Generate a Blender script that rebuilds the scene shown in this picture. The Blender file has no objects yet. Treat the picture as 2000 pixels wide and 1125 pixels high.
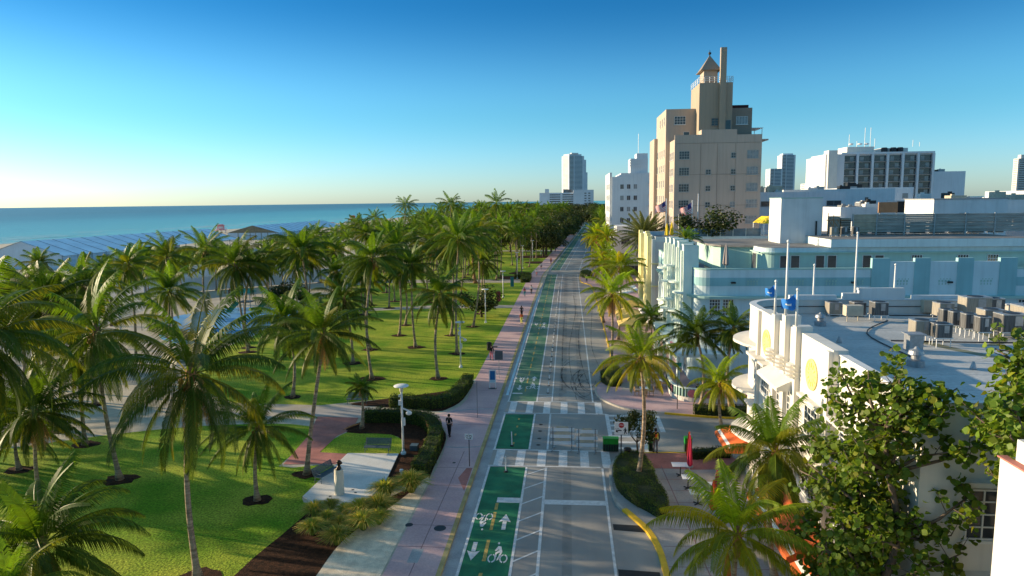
import bpy, math, random
from mathutils import Vector, Matrix
random.seed(7)
R = math.radians
sc = bpy.context.scene
COL = sc.collection
PI = math.pi

# ------------------------------------------------------------------ helpers
class MB:
    """collects faces and links them as ONE mesh object"""
    def __init__(s): s.v = []; s.f = []; s.m = []; s.c = None; s.mi = 0
    def quad(s, *p):
        n = len(s.v); s.v += [tuple(q) for q in p]; s.f.append(tuple(range(n, n+len(p)))); s.m.append(s.mi); return s
    def box(s, x0, x1, y0, y1, z0, z1):
        if x0 > x1: x0, x1 = x1, x0
        if y0 > y1: y0, y1 = y1, y0
        n = len(s.v)
        s.v += [(x0,y0,z0),(x1,y0,z0),(x1,y1,z0),(x0,y1,z0),(x0,y0,z1),(x1,y0,z1),(x1,y1,z1),(x0,y1,z1)]
        for a in ((0,3,2,1),(4,5,6,7),(0,1,5,4),(1,2,6,5),(2,3,7,6),(3,0,4,7)):
            s.f.append(tuple(n+i for i in a)); s.m.append(s.mi)
        return s
    def obox(s, c, sx, sy, sz, rz=0, rx=0, ry=0):
        M = Matrix.Rotation(rz, 3, 'Z') @ Matrix.Rotation(rx, 3, 'X') @ Matrix.Rotation(ry, 3, 'Y'); n = len(s.v); c = Vector(c)
        for z in (-.5, .5):
            for x, y in ((-.5,-.5),(.5,-.5),(.5,.5),(-.5,.5)):
                s.v.append(tuple(c + M @ Vector((x*sx, y*sy, z*sz))))
        for a in ((0,3,2,1),(4,5,6,7),(0,1,5,4),(1,2,6,5),(2,3,7,6),(3,0,4,7)):
            s.f.append(tuple(n+i for i in a)); s.m.append(s.mi)
        return s
    def prism(s, pts, z0, z1, top=True, bottom=True):
        n = len(s.v); k = len(pts)
        a = sum(pts[i][0]*pts[(i+1) % k][1]-pts[(i+1) % k][0]*pts[i][1] for i in range(k))
        if a < 0: pts = pts[::-1]
        s.v += [(p[0], p[1], z0) for p in pts] + [(p[0], p[1], z1) for p in pts]
        for i in range(k):
            j = (i+1) % k; s.f.append((n+i, n+j, n+k+j, n+k+i)); s.m.append(s.mi)
        if top: s.f.append(tuple(range(n+k, n+2*k))); s.m.append(s.mi)
        if bottom: s.f.append(tuple(range(n+k-1, n-1, -1))); s.m.append(s.mi)
        return s
    def tube(s, pts, r, n=8, cap=True):
        """r: one radius or one per point"""
        pts = [Vector(p) for p in pts]; k = len(pts)
        rr = r if isinstance(r, (list, tuple)) else [r]*k
        b = len(s.v)
        for i, p in enumerate(pts):
            d = (pts[min(i+1, k-1)] - pts[max(i-1, 0)]).normalized()
            u = d.cross(Vector((0, 0, 1)) if abs(d.z) < .9 else Vector((0, 1, 0))).normalized(); w = d.cross(u)
            for j in range(n):
                a = 2*PI*j/n; s.v.append(tuple(p + (u*math.cos(a) + w*math.sin(a))*rr[i]))
        for i in range(k-1):
            for j in range(n):
                s.f.append((b+i*n+j, b+(i+1)*n+j, b+(i+1)*n+(j+1) % n, b+i*n+(j+1) % n)); s.m.append(s.mi)
        if cap:
            s.f.append(tuple(b+j for j in range(n))); s.m.append(s.mi)
            s.f.append(tuple(b+(k-1)*n+j for j in range(n-1, -1, -1))); s.m.append(s.mi)
        return s
    def lathe(s, c, prof, n=16):
        b = len(s.v); k = len(prof)
        for r, z in prof:
            for j in range(n):
                a = 2*PI*j/n; s.v.append((c[0]+r*math.cos(a), c[1]+r*math.sin(a), c[2]+z))
        for i in range(k-1):
            for j in range(n):
                s.f.append((b+i*n+j, b+i*n+(j+1) % n, b+(i+1)*n+(j+1) % n, b+(i+1)*n+j)); s.m.append(s.mi)
        s.f.append(tuple(b+j for j in range(n-1, -1, -1))); s.m.append(s.mi)
        s.f.append(tuple(b+(k-1)*n+j for j in range(n))); s.m.append(s.mi)
        return s
    def mesh(s, name, mats, off=(0,0,0), smooth=False):
        me = bpy.data.meshes.new(name)
        me.from_pydata([(v[0]-off[0], v[1]-off[1], v[2]-off[2]) for v in s.v], [], s.f)
        for m in (mats if isinstance(mats, (list, tuple)) else [mats]): me.materials.append(m)
        if any(s.m): me.polygons.foreach_set('material_index', s.m)
        if s.c:
            a = me.color_attributes.new('tint', 'FLOAT_COLOR', 'POINT')
            fl = []
            for q in s.c: fl += [q[0], q[1], q[2], 1]
            a.data.foreach_set('color', fl)
        if smooth: me.polygons.foreach_set('use_smooth', [True]*len(me.polygons))
        me.update(); return me
ORG = {}
def tag(o, label=None, cat=None, group=None, kind=None):
    if label: o['label'] = label
    if cat: o['category'] = cat
    if group: o['group'] = group
    if kind: o['kind'] = kind
    return o
def thing(name, label, cat, loc, group=None):
    o = bpy.data.objects.new(name, None); COL.objects.link(o); o.location = loc; o.empty_display_size = .3
    ORG[o.name] = tuple(loc); return tag(o, label, cat, group)
def link(name, me, parent=None, loc=(0,0,0), rot=(0,0,0), scale=None):
    o = bpy.data.objects.new(name, me); COL.objects.link(o)
    if parent: o.parent = parent
    o.location = loc; o.rotation_euler = rot
    if scale: o.scale = scale
    return o
def part(name, mb, mats, parent, smooth=False, label=None):
    """mesh in world coordinates hung under parent (whose world origin is in ORG)"""
    og = ORG[parent.name]; o = link(name, mb.mesh(name, mats, og, smooth), parent)
    ORG[o.name] = og
    if label: o['label'] = label
    return o
def solo(name, mb, mats, label, cat, loc=(0,0,0), group=None, smooth=False):
    o = link(name, mb.mesh(name, mats, loc, smooth), None, loc); ORG[o.name] = tuple(loc)
    return tag(o, label, cat, group)
def struct(name, mb, mats, smooth=False, kind='structure'):
    o = link(name, mb.mesh(name, mats, (0,0,0), smooth)); o['kind'] = kind; return o

# ------------------------------------------------------------------ materials
def nd(nt, t, **k):
    n = nt.nodes.new(t)
    for a, b in k.items():
        if a in n.inputs: n.inputs[a].default_value = b
        else: setattr(n, a, b)
    return n
def mat(name, col, rough=.75, var=.15, scale=1.5, bump=0., bscale=25., metal=0., col2=None, spec=.4, detail=6, fine=0., fscale=60, streak=0., stretch=None, lo=.35, hi=.65):
    m = bpy.data.materials.new(name); m.use_nodes = True; nt = m.node_tree; b = nt.nodes['Principled BSDF']
    b.inputs['Roughness'].default_value = rough; b.inputs['Metallic'].default_value = metal
    b.inputs['Specular IOR Level'].default_value = spec
    tc = nd(nt, 'ShaderNodeTexCoord'); L = nt.links.new
    src = tc.outputs['Object']
    if stretch:
        mp = nd(nt, 'ShaderNodeMapping'); mp.inputs['Scale'].default_value = stretch; L(src, mp.inputs[0]); vsrc = mp.outputs[0]
    else: vsrc = src
    n1 = nd(nt, 'ShaderNodeTexNoise', Scale=scale, Detail=detail); L(vsrc, n1.inputs['Vector'])
    rp = nd(nt, 'ShaderNodeMapRange'); rp.inputs['From Min'].default_value = lo; rp.inputs['From Max'].default_value = hi
    L(n1.outputs['Fac'], rp.inputs['Value'])
    mx = nd(nt, 'ShaderNodeMix', data_type='RGBA'); L(rp.outputs[0], mx.inputs['Factor'])
    c1 = tuple(c*(1-var) for c in col) if col2 is None else col
    c2 = tuple(min(1, c*(1+var)) for c in col) if col2 is None else col2
    mx.inputs['A'].default_value = (*c1, 1); mx.inputs['B'].default_value = (*c2, 1)
    out = mx.outputs['Result']
    if fine:
        n2 = nd(nt, 'ShaderNodeTexNoise', Scale=fscale, Detail=3); L(src, n2.inputs['Vector'])
        r2 = nd(nt, 'ShaderNodeMapRange'); r2.inputs['From Min'].default_value = .3; r2.inputs['From Max'].default_value = .7
        r2.inputs['To Min'].default_value = 1-fine; r2.inputs['To Max'].default_value = 1+fine; L(n2.outputs['Fac'], r2.inputs['Value'])
        vm = nd(nt, 'ShaderNodeVectorMath', operation='SCALE'); L(out, vm.inputs[0]); L(r2.outputs[0], vm.inputs['Scale']); out = vm.outputs[0]
    if streak:
        mp = nd(nt, 'ShaderNodeMapping'); mp.inputs['Scale'].default_value = (2.2, 2.2, .12); L(src, mp.inputs[0])
        n3 = nd(nt, 'ShaderNodeTexNoise', Scale=1.3, Detail=5); L(mp.outputs[0], n3.inputs['Vector'])
        r3 = nd(nt, 'ShaderNodeMapRange'); r3.inputs['From Min'].default_value = .45; r3.inputs['From Max'].default_value = .75
        r3.inputs['To Min'].default_value = 1; r3.inputs['To Max'].default_value = 1-streak; L(n3.outputs['Fac'], r3.inputs['Value'])
        vm = nd(nt, 'ShaderNodeVectorMath', operation='SCALE'); L(out, vm.inputs[0]); L(r3.outputs[0], vm.inputs['Scale']); out = vm.outputs[0]
    L(out, b.inputs['Base Color'])
    if bump:
        n4 = nd(nt, 'ShaderNodeTexNoise', Scale=bscale, Detail=4); L(src, n4.inputs['Vector'])
        bp = nd(nt, 'ShaderNodeBump', Strength=bump, Distance=.05); L(n4.outputs['Fac'], bp.inputs['Height']); L(bp.outputs[0], b.inputs['Normal'])
    return m
def leafmat(name, base, trans=.35, gloss=.35, rough=.45, hue=1.0):
    m = bpy.data.materials.new(name); m.use_nodes = True; nt = m.node_tree; nt.nodes.clear(); L = nt.links.new
    at = nd(nt, 'ShaderNodeAttribute', attribute_name='tint')
    oi = nd(nt, 'ShaderNodeObjectInfo')
    mr = nd(nt, 'ShaderNodeMapRange'); mr.inputs['To Min'].default_value = .75; mr.inputs['To Max'].default_value = 1.25; L(oi.outputs['Random'], mr.inputs['Value'])
    mu = nd(nt, 'ShaderNodeMix', data_type='RGBA', blend_type='MULTIPLY'); mu.inputs['Factor'].default_value = 1
    mu.inputs['A'].default_value = (*base, 1); L(at.outputs['Color'], mu.inputs['B'])
    vm = nd(nt, 'ShaderNodeVectorMath', operation='SCALE'); L(mu.outputs['Result'], vm.inputs[0]); L(mr.outputs[0], vm.inputs['Scale'])
    p = nd(nt, 'ShaderNodeBsdfPrincipled', Roughness=rough); p.inputs['Specular IOR Level'].default_value = gloss
    L(vm.outputs[0], p.inputs['Base Color'])
    t = nd(nt, 'ShaderNodeBsdfTranslucent'); v2 = nd(nt, 'ShaderNodeVectorMath', operation='MULTIPLY'); v2.inputs[1].default_value = (2.0, 1.9, .7)
    L(vm.outputs[0], v2.inputs[0]); L(v2.outputs[0], t.inputs['Color'])
    mx = nd(nt, 'ShaderNodeMixShader'); mx.inputs[0].default_value = trans; L(p.outputs[0], mx.inputs[1]); L(t.outputs[0], mx.inputs[2])
    o = nd(nt, 'ShaderNodeOutputMaterial'); L(mx.outputs[0], o.inputs[0]); return m
def glassmat(name, col, rough=.08):
    m = bpy.data.materials.new(name); m.use_nodes = True; b = m.node_tree.nodes['Principled BSDF']
    nt = m.node_tree; tc = nd(nt, 'ShaderNodeTexCoord'); n = nd(nt, 'ShaderNodeTexNoise', Scale=1.2, Detail=2); nt.links.new(tc.outputs['Object'], n.inputs['Vector'])
    mx = nd(nt, 'ShaderNodeMix', data_type='RGBA'); mx.inputs['A'].default_value = (*[c*.5 for c in col], 1); mx.inputs['B'].default_value = (*[c*1.6 for c in col], 1)
    nt.links.new(n.outputs['Fac'], mx.inputs['Factor']); nt.links.new(mx.outputs['Result'], b.inputs['Base Color'])
    b.inputs['Roughness'].default_value = rough; b.inputs['Specular IOR Level'].default_value = .6; return m

ms = {}
ms['grass'] = mat('lawn grass', (.13,.26,.012), .9, col2=(.37,.40,.04), scale=.22, bump=1.0, bscale=8, fine=.55, fscale=9, spec=.1)
ms['sand'] = mat('beach sand', (.50,.44,.34), .95, .12, .15, bump=.3, bscale=4, fine=.12, fscale=3, spec=.1)
ms['promenade'] = mat('pale promenade concrete', (.36,.35,.33), .9, .15, .3, fine=.1, fscale=8, spec=.2)
ms['gravelsand'] = mat('shell sand bed', (.72,.61,.46), .95, .15, 2.5, bump=.6, bscale=18, fine=.25, fscale=22, spec=.1)
ms['mulch'] = mat('brown mulch', (.045,.018,.008), .95, .5, 5, bump=1., bscale=22, fine=.6, fscale=18, spec=.15)
ms['citybase'] = mat('city ground', (.16,.16,.14), .9, .25, .02, spec=.2)
ms['asphalt'] = mat('worn asphalt', (.24,.23,.22), .85, col2=(.38,.36,.33), scale=.25, bump=.25, bscale=40, fine=.14, fscale=30, spec=.3, stretch=(1,.25,1))
ms['gutter'] = mat('gutter concrete', (.34,.35,.36), .85, .14, .9, fine=.12, fscale=12, spec=.25)
ms['green'] = mat('green lane paint', (.018,.155,.07), .7, .22, 1.0, fine=.16, fscale=25, bump=.12, bscale=40, spec=.3)
ms['greenworn'] = mat('worn green lane paint', (.045,.17,.10), .8, col2=(.16,.24,.17), scale=.8, fine=.16, fscale=25, spec=.25, stretch=(1,.4,1))
ms['white'] = mat('white road paint', (.62,.62,.62), .7, .12, 3, fine=.16, fscale=14, spec=.3)
ms['cwdark'] = mat('dark crosswalk asphalt', (.14,.145,.16), .85, .2, 1.5, fine=.14, fscale=30)
ms['yellowline'] = mat('worn yellow line paint', (.42,.30,.08), .75, .18, 3, fine=.15, fscale=12)
ms['kerb'] = mat('kerb concrete with old yellow paint', (.40,.31,.13), .8, .2, 1.2, fine=.12, fscale=12)
ms['yellow'] = mat('yellow kerb paint', (.72,.44,.02), .6, .12, 1.5, fine=.1, fscale=12)
ms['kerbgrey'] = mat('grey kerb concrete', (.42,.39,.35), .85, .15, 2, fine=.1)
ms['pink'] = mat('pink sidewalk concrete', (.48,.315,.325), .85, col2=(.60,.41,.40), scale=.35, fine=.10, fscale=10, spec=.25)
ms['pinkred'] = mat('red pink paving', (.42,.16,.13), .85, .16, .9, fine=.12, fscale=10)
ms['seam'] = mat('sidewalk seam', (.26,.16,.17), .9, .1)
ms['walk'] = mat('grey sidewalk slabs', (.36,.33,.31), .85, .12, .6, fine=.1, fscale=9)
ms['plaza'] = mat('white plaza concrete', (.66,.64,.60), .8, .08, .8, fine=.08, fscale=12)
ms['tyre'] = mat('tyre rubber marks', (.03,.03,.032), .8, .3, 2)
ms['blackpatch'] = mat('black asphalt patch', (.018,.018,.018), .7, .2, 3, fine=.2, fscale=30)
ms['bluerubber'] = mat('blue playground surface', (.06,.26,.50), .8, .2, .3)
ms['bluekerb'] = mat('light blue lane edge', (.45,.62,.70), .8, .15, .8, fine=.1)
ms['shellpath'] = mat('beige path', (.40,.35,.28), .9, .12, .5, fine=.1, fscale=8)
ms['cream'] = mat('cream white stucco', (.68,.65,.59), .8, .04, .5, bump=.12, bscale=30, streak=.10)
ms['whites'] = mat('white stucco', (.66,.67,.67), .8, .05, .6, bump=.12, bscale=30, streak=.12)
ms['farwhite'] = mat('far white paint', (.62,.64,.66), .8, .06, .05, streak=.1)
ms['lilac'] = mat('lilac grey stucco', (.58,.55,.56), .8, .05, .4, streak=.10)
ms['paleblue'] = mat('pale blue stucco', (.60,.71,.73), .8, .05, .5, bump=.1, bscale=30, streak=.12)
ms['palecream'] = mat('mint white trim', (.72,.80,.72), .75, .04, .8, streak=.06)
ms['teal'] = mat('teal stucco', (.29,.50,.52), .8, .06, .5, streak=.10)
ms['tealtrim'] = mat('green teal trim', (.36,.54,.48), .75, .06, .8)
ms['mint'] = mat('mint stucco', (.42,.62,.55), .8, .05, .6, streak=.08)
ms['yellowst'] = mat('yellow stucco', (.80,.72,.34), .75, .05, .8, streak=.06)
ms['gold'] = mat('yellow medallion', (.80,.64,.22), .6, .06, 2)
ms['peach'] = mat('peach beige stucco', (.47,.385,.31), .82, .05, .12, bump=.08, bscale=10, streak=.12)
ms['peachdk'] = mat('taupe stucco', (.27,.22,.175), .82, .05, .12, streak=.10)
ms['whiteblue'] = mat('blue white stucco', (.68,.70,.72), .8, .05, .1, streak=.10)
ms['roof'] = mat('grey roof membrane', (.40,.41,.40), .6, col2=(.52,.52,.50), scale=.35, fine=.12, fscale=6, spec=.5, stretch=(.5,1.6,1))
ms['roofdk'] = mat('weathered grey roof', (.20,.19,.18), .85, .3, .5, fine=.12, fscale=5)
ms['mould'] = mat('mossy roof stain', (.20,.21,.14), .8, .15, .8)
ms['frame'] = mat('white window frame', (.68,.68,.66), .5, .04)
ms['framemid'] = mat('dull window frame', (.40,.39,.36), .6, .06)
ms['framedk'] = mat('grey window frame', (.28,.29,.30), .5, .04)
ms['glass'] = glassmat('dark window glass', (.035,.045,.055))
ms['glass2'] = glassmat('curtained window glass', (.22,.24,.25), .15)
ms['glassblue'] = glassmat('blue tower glass', (.06,.12,.17), .15)
ms['whitemetal'] = mat('white painted metal', (.72,.72,.71), .4, .05, 4)
ms['greymetal'] = mat('grey galvanised metal', (.36,.37,.38), .45, .12, 6, metal=.6)
ms['beigemetal'] = mat('beige metal panels', (.50,.44,.34), .5, .12, 2)
ms['dark'] = mat('dark metal', (.02,.021,.024), .5, .2, 8)
ms['blackplastic'] = mat('black plastic', (.012,.012,.013), .5, .2, 8)
ms['acgrille'] = mat('condenser grille', (.10,.10,.10), .5, .5, 3, stretch=(14,14,.3), lo=.4, hi=.6)
ms['acbeige'] = mat('beige condenser housing', (.30,.27,.22), .5, .25, 3, stretch=(14,14,.3), lo=.4, hi=.6)
ms['bench'] = mat('teal grey bench slats', (.075,.11,.13), .45, .12, 6)
ms['bronze'] = mat('dark bronze', (.05,.032,.022), .35, .3, 12, metal=.7)
ms['stone'] = mat('pale cast stone', (.66,.61,.50), .7, .06, 3, bump=.1)
ms['orange'] = mat('orange canvas', (.62,.13,.03), .8, .10, 3, fine=.08)
ms['whitecanvas'] = mat('white canvas', (.75,.74,.70), .85, .05, 2)
ms['greycanvas'] = mat('taupe canvas', (.34,.29,.27), .85, .1, 4, stretch=(6,6,.5))
ms['yellowcanvas'] = mat('yellow beige canvas', (.62,.45,.14), .85, .08, 2)
ms['brightyellow'] = mat('bright yellow canvas', (.85,.58,.02), .75, .06, 2)
ms['redcanvas'] = mat('crimson canvas', (.42,.01,.05), .8, .12, 4, stretch=(8,8,.5))
ms['redorange'] = mat('red orange canvas', (.70,.08,.02), .8, .12, 4, stretch=(8,8,.5))
ms['greenplastic'] = mat('bright green plastic', (.01,.25,.02), .4, .15, 5)
ms['darkgreen'] = mat('dark green metal', (.008,.05,.02), .5, .2, 5)
ms['signwhite'] = mat('white sign face', (.72,.74,.78), .5, .03)
ms['signgrey'] = mat('grey sign back', (.13,.13,.14), .5, .08, metal=.4)
ms['signblue'] = mat('blue sign face', (.01,.13,.34), .5, .12, 3)
ms['signred'] = mat('red sign face', (.42,.02,.03), .5, .05)
ms['black'] = mat('black print', (.01,.01,.012), .6, .05)
ms['wood'] = mat('weathered wood', (.30,.17,.08), .8, .25, 3, stretch=(1,1,8))
ms['barkpalm'] = mat('palm bark', (.19,.13,.085), .9, col2=(.42,.33,.23), scale=4.5, stretch=(.35,.35,1.9), bump=.5, bscale=12, fine=.15, fscale=20, spec=.15)
ms['bark'] = mat('tree bark', (.13,.10,.075), .9, .3, 4, bump=.6, bscale=12, spec=.15)
ms['boot'] = mat('palm crown shaft fibre', (.26,.13,.05), .9, .4, 8, bump=.6, bscale=20)
ms['coconut'] = mat('orange green coconuts', (.38,.22,.05), .6, .3, 5)
ms['deadfrond'] = mat('dry brown fronds', (.27,.15,.075), .9, .35, 6, stretch=(3,3,.6))
ms['rack'] = mat('timber and clear plastic', (.45,.35,.22), .7, .2, 1)
ms['tentroof'] = mat('blue tent roof', (.84,.88,.92), .4, .10, .3)
ms['tentwhite'] = mat('white tent wall', (.62,.68,.74), .7, .06, .4, streak=.08)
ms['tentbrown'] = mat('tan tent gable', (.30,.22,.13), .8, .2, .8)
ms['pinkpaint'] = mat('pink painted wood', (.80,.30,.30), .7, .08, 2)
ms['orangepaint'] = mat('orange painted wood', (.72,.20,.06), .7, .08, 2)
ms['louvre'] = mat('aluminium louvres', (.42,.41,.38), .5, .2, .8, metal=.15, stretch=(.5,1,4))
ms['brownpanel'] = mat('brown screen panel', (.30,.17,.09), .8, .1)
ms['blackpanel'] = mat('black screen panel', (.012,.012,.012), .8, .1)
ms['copper'] = mat('dark red tarpaulin', (.06,.01,.01), .8, .2, 3)
ms['flagblue'] = mat('blue flag cloth', (.02,.20,.62), .7, .12, 3)
ms['flagred'] = mat('red flag cloth', (.55,.03,.05), .7, .1, 3)
ms['flagwhite'] = mat('white flag cloth', (.75,.74,.74), .7, .05, 3)
ms['flagnavy'] = mat('navy flag cloth', (.02,.03,.16), .7, .1, 3)
ms['skin'] = mat('skin', (.38,.21,.14), .6, .06, 8)
ms['hair'] = mat('dark hair', (.015,.011,.009), .7, .3, 20)
ms['cblack'] = mat('black cloth', (.012,.012,.014), .85, .2, 8)
ms['cgrey'] = mat('grey cloth', (.16,.16,.18), .85, .12, 8)
ms['cpink'] = mat('pink cloth', (.62,.20,.24), .85, .1, 8)
ms['cwhite'] = mat('white cloth', (.70,.69,.66), .85, .06, 8)
ms['cnavy'] = mat('navy cloth', (.03,.05,.11), .85, .15, 8)
ms['cteal'] = mat('teal cloth', (.03,.17,.20), .85, .15, 8)
ms['cred'] = mat('dark red cloth', (.28,.03,.06), .85, .15, 8)
ms['corange'] = mat('orange vest cloth', (.85,.16,.02), .7, .08, 8)
ms['clime'] = mat('lime reflective tape', (.75,.72,.10), .5, .05, 8)
ms['ropebrown'] = mat('dry fallen frond', (.50,.22,.08), .85, .25, 8)
ms['playgreen'] = mat('green playset plastic', (.01,.24,.17), .45, .08, 3)
ms['rattan'] = mat('tan rattan', (.46,.27,.12), .8, .25, 20)
ms['frondfar'] = None
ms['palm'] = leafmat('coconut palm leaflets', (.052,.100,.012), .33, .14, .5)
ms['palmsunlit'] = leafmat('palm leaflets with painted sunlight', (.12,.18,.010), .38, .16, .5)  # brighter, yellower copy of the palm leaflets; direct sun is painted into the colour
ms['broad'] = leafmat('sea grape leaves', (.095,.155,.018), .34, .22, .5)
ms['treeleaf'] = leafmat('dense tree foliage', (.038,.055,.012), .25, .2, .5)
ms['hedge'] = leafmat('hedge leaves', (.07,.12,.018), .25, .2, .5)
ms['straw'] = leafmat('fountain grass blades', (.42,.37,.10), .35, .2, .6)
ms['date'] = leafmat('date palm leaflets', (.085,.11,.04), .2, .3, .5)
def seamat():
    m = bpy.data.materials.new('sea water'); m.use_nodes = True; nt = m.node_tree; b = nt.nodes['Principled BSDF']; L = nt.links.new
    tc = nd(nt, 'ShaderNodeTexCoord'); sx = nd(nt, 'ShaderNodeSeparateXYZ'); L(tc.outputs['Object'], sx.inputs[0])
    n0 = nd(nt, 'ShaderNodeTexNoise', Scale=.004, Detail=5); L(tc.outputs['Object'], n0.inputs['Vector'])
    a = nd(nt, 'ShaderNodeMath', operation='MULTIPLY'); a.inputs[1].default_value = 380; L(n0.outputs['Fac'], a.inputs[0])
    ad = nd(nt, 'ShaderNodeMath', operation='ADD'); L(sx.outputs['X'], ad.inputs[0]); L(a.outputs[0], ad.inputs[1])
    mr = nd(nt, 'ShaderNodeMapRange'); mr.inputs['From Min'].default_value = -1150; mr.inputs['From Max'].default_value = -80; L(ad.outputs[0], mr.inputs['Value'])
    cr = nd(nt, 'ShaderNodeValToRGB'); e = cr.color_ramp.elements
    e[0].position = 0; e[0].color = (.05,.15,.18,1); e[1].position = 1; e[1].color = (.14,.46,.47,1)
    x = e.new(.45); x.color = (.05,.20,.24,1); x = e.new(.72); x.color = (.08,.33,.37,1); x = e.new(.9); x.color = (.10,.38,.40,1)
    L(mr.outputs[0], cr.inputs[0]); L(cr.outputs[0], b.inputs['Base Color'])
    b.inputs['Roughness'].default_value = .35; b.inputs['Specular IOR Level'].default_value = .25
    mp = nd(nt, 'ShaderNodeMapping'); mp.inputs['Scale'].default_value = (.9,.25,1); mp.inputs['Rotation'].default_value = (0,0,.15); L(tc.outputs['Object'], mp.inputs[0])
    n1 = nd(nt, 'ShaderNodeTexNoise', Scale=.22, Detail=8, Roughness=.6); L(mp.outputs[0], n1.inputs['Vector'])
    bp = nd(nt, 'ShaderNodeBump', Strength=.8, Distance=2.2); L(n1.outputs['Fac'], bp.inputs['Height']); L(bp.outputs[0], b.inputs['Normal'])
    return m
ms['sea'] = seamat()
ms['foam'] = mat('sea foam', (.75,.78,.78), .8, .1, .1)

def sh(y): return 0. if y < 165 else .05*(y-165)**1.0 - (0 if y > 205 else 0)
def ys(y0, y1, st=15):
    n = max(1, int(math.ceil((y1-y0)/st))); return [y0+(y1-y0)*i/n for i in range(n+1)]
def ribbon(mb, x0, x1, y0, y1, z, st=15):
    Y = ys(y0, y1, st)
    for a, b in zip(Y, Y[1:]): mb.quad((x0+sh(a), a, z), (x1+sh(a), a, z), (x1+sh(b), b, z), (x0+sh(b), b, z))
    return mb
def sheet(name, pts, z, m):
    if sum(pts[i][0]*pts[(i+1) % len(pts)][1]-pts[(i+1) % len(pts)][0]*pts[i][1] for i in range(len(pts))) < 0: pts = pts[::-1]
    return struct(name, MB().quad(*[(p[0], p[1], z) for p in pts]), ms[m])
def smooth_poly(pts, n=3, closed=False):
    """Catmull-Rom through 2-D points"""
    out = []; k = len(pts); rng = range(k if closed else k-1)
    g = lambda i: pts[i % k] if closed else pts[max(0, min(k-1, i))]
    for i in rng:
        p0, p1, p2, p3 = g(i-1), g(i), g(i+1), g(i+2)
        for s in range(n):
            t = s/n
            out.append(tuple(.5*((2*p1[d])+(-p0[d]+p2[d])*t+(2*p0[d]-5*p1[d]+4*p2[d]-p3[d])*t*t+(-p0[d]+3*p1[d]-3*p2[d]+p3[d])*t**3) for d in range(len(p1))))
    if not closed: out.append(tuple(pts[-1]))
    return out
def offset(pts, d, closed=False):
    out = []; k = len(pts)
    for i in range(k):
        a = Vector(pts[(i-1) % k] if closed or i else pts[i]); b = Vector(pts[(i+1) % k] if closed or i < k-1 else pts[i])
        t = (b-a).normalized(); out.append((pts[i][0]-t.y*d, pts[i][1]+t.x*d))
    return out
def band(mb, A, B, z0, z1, closed=False):
    """solid strip between 2-D polylines A (left) and B from z0 to z1"""
    k = len(A); n = len(mb.v)
    for a, b in zip(A, B): mb.v += [(a[0],a[1],z0),(b[0],b[1],z0),(b[0],b[1],z1),(a[0],a[1],z1)]
    for i in range(k if closed else k-1):
        j = (i+1) % k; p, q = n+4*i, n+4*j
        for e in range(4): mb.f.append((p+e, p+(e+1) % 4, q+(e+1) % 4, q+e)); mb.m.append(mb.mi)
    if not closed:
        mb.f.append((n+3,n+2,n+1,n)); mb.m.append(mb.mi); q = n+4*(k-1); mb.f.append((q,q+1,q+2,q+3)); mb.m.append(mb.mi)
    return mb
# ------------------------------------------------------------------ ground, sea, roads
SL = [(-340,-300),(-322,200),(-300,350),(-276,500),(-222,680),(-228,1200),(-262,2000),(-300,3300)]
def shore(y):
    for a, b in zip(SL, SL[1:]):
        if a[1] <= y <= b[1]: return a[0]+(b[0]-a[0])*(y-a[1])/(b[1]-a[1])
    return SL[-1][0]
mb = MB()
rows = [-300,-100,0,100,200,300,400,500,600,680,800,1000,1200,1600,2000,2600,3300]
prev = None
for y in rows:
    s = shore(y); x0 = -6.4+sh(y)
    r = [(x0,y,.12),(min(x0-60, -66+sh(y)),y,.12),(s+70,y,.12),(s+14,y,-.5),(s,y,-1.25),(s-30,y,-3)]
    if prev:
        for i in range(5): mb.quad(prev[i+1], prev[i], r[i], r[i+1])
    prev = r
struct('beach_sand', mb, ms['sand'])
struct('sea', MB().quad((-45000,-30000,-1.2),(45000,-30000,-1.2),(45000,45000,-1.2),(-45000,45000,-1.2)), ms['sea'])
mb = MB()
for k in range(60):      # thin breaking wave crests along the shore
    y = 150+random.random()**1.3*700; x = shore(y)-4-random.random()**1.6*110; l = 12+random.random()*70
    pts = [(x+random.uniform(-1,1)+(shore(y+l*t/6)-shore(y)), y+l*t/6, -1.1) for t in range(7)]
    w = .3+random.random()*.7
    for a, b in zip(pts, pts[1:]): mb.quad((a[0]-w,a[1],a[2]),(a[0]+w,a[1],a[2]),(b[0]+w,b[1],b[2]),(b[0]-w,b[1],b[2]))
struct('wave_foam', mb, ms['foam'])
mb = MB().quad((-6.4,-300,-.03),(9000,-300,-.03),(9000,3400,-.03),(-6.4+sh(3400),3400,-.03),(-6.4+sh(165),165,-.03))
struct('city_ground', mb, ms['citybase'])
mb = MB(); mb.obox((-560,3450,-.8), 520, 10, 1.6, .08); struct('jetty', mb, ms['roofdk'])

struct('ocean_road', ribbon(MB(), -6.0, 12.9, -20, 1400, 0), ms['asphalt'])
struct('side_road', MB().quad((12.9,46,-.004),(160,46,-.004),(160,58,-.004),(12.9,58,-.004)), ms['asphalt'])
# left kerb, gutter
mb = MB(); Y = ys(-20, 1000, 8)
A = [(-6.42+sh(y), y) for y in Y]; B = [(-6.18+sh(y), y) for y in Y]
band(mb, B, A, -.02, .15); struct('kerb_left', mb, ms['kerb'])
struct('gutter', ribbon(MB(), -6.18, -5.5, -20, 200, .004), ms['gutter'])
struct('lane_edge_paint', ribbon(MB(), -5.86, -5.62, 62, 168, .008), ms['bluekerb'])
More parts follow.
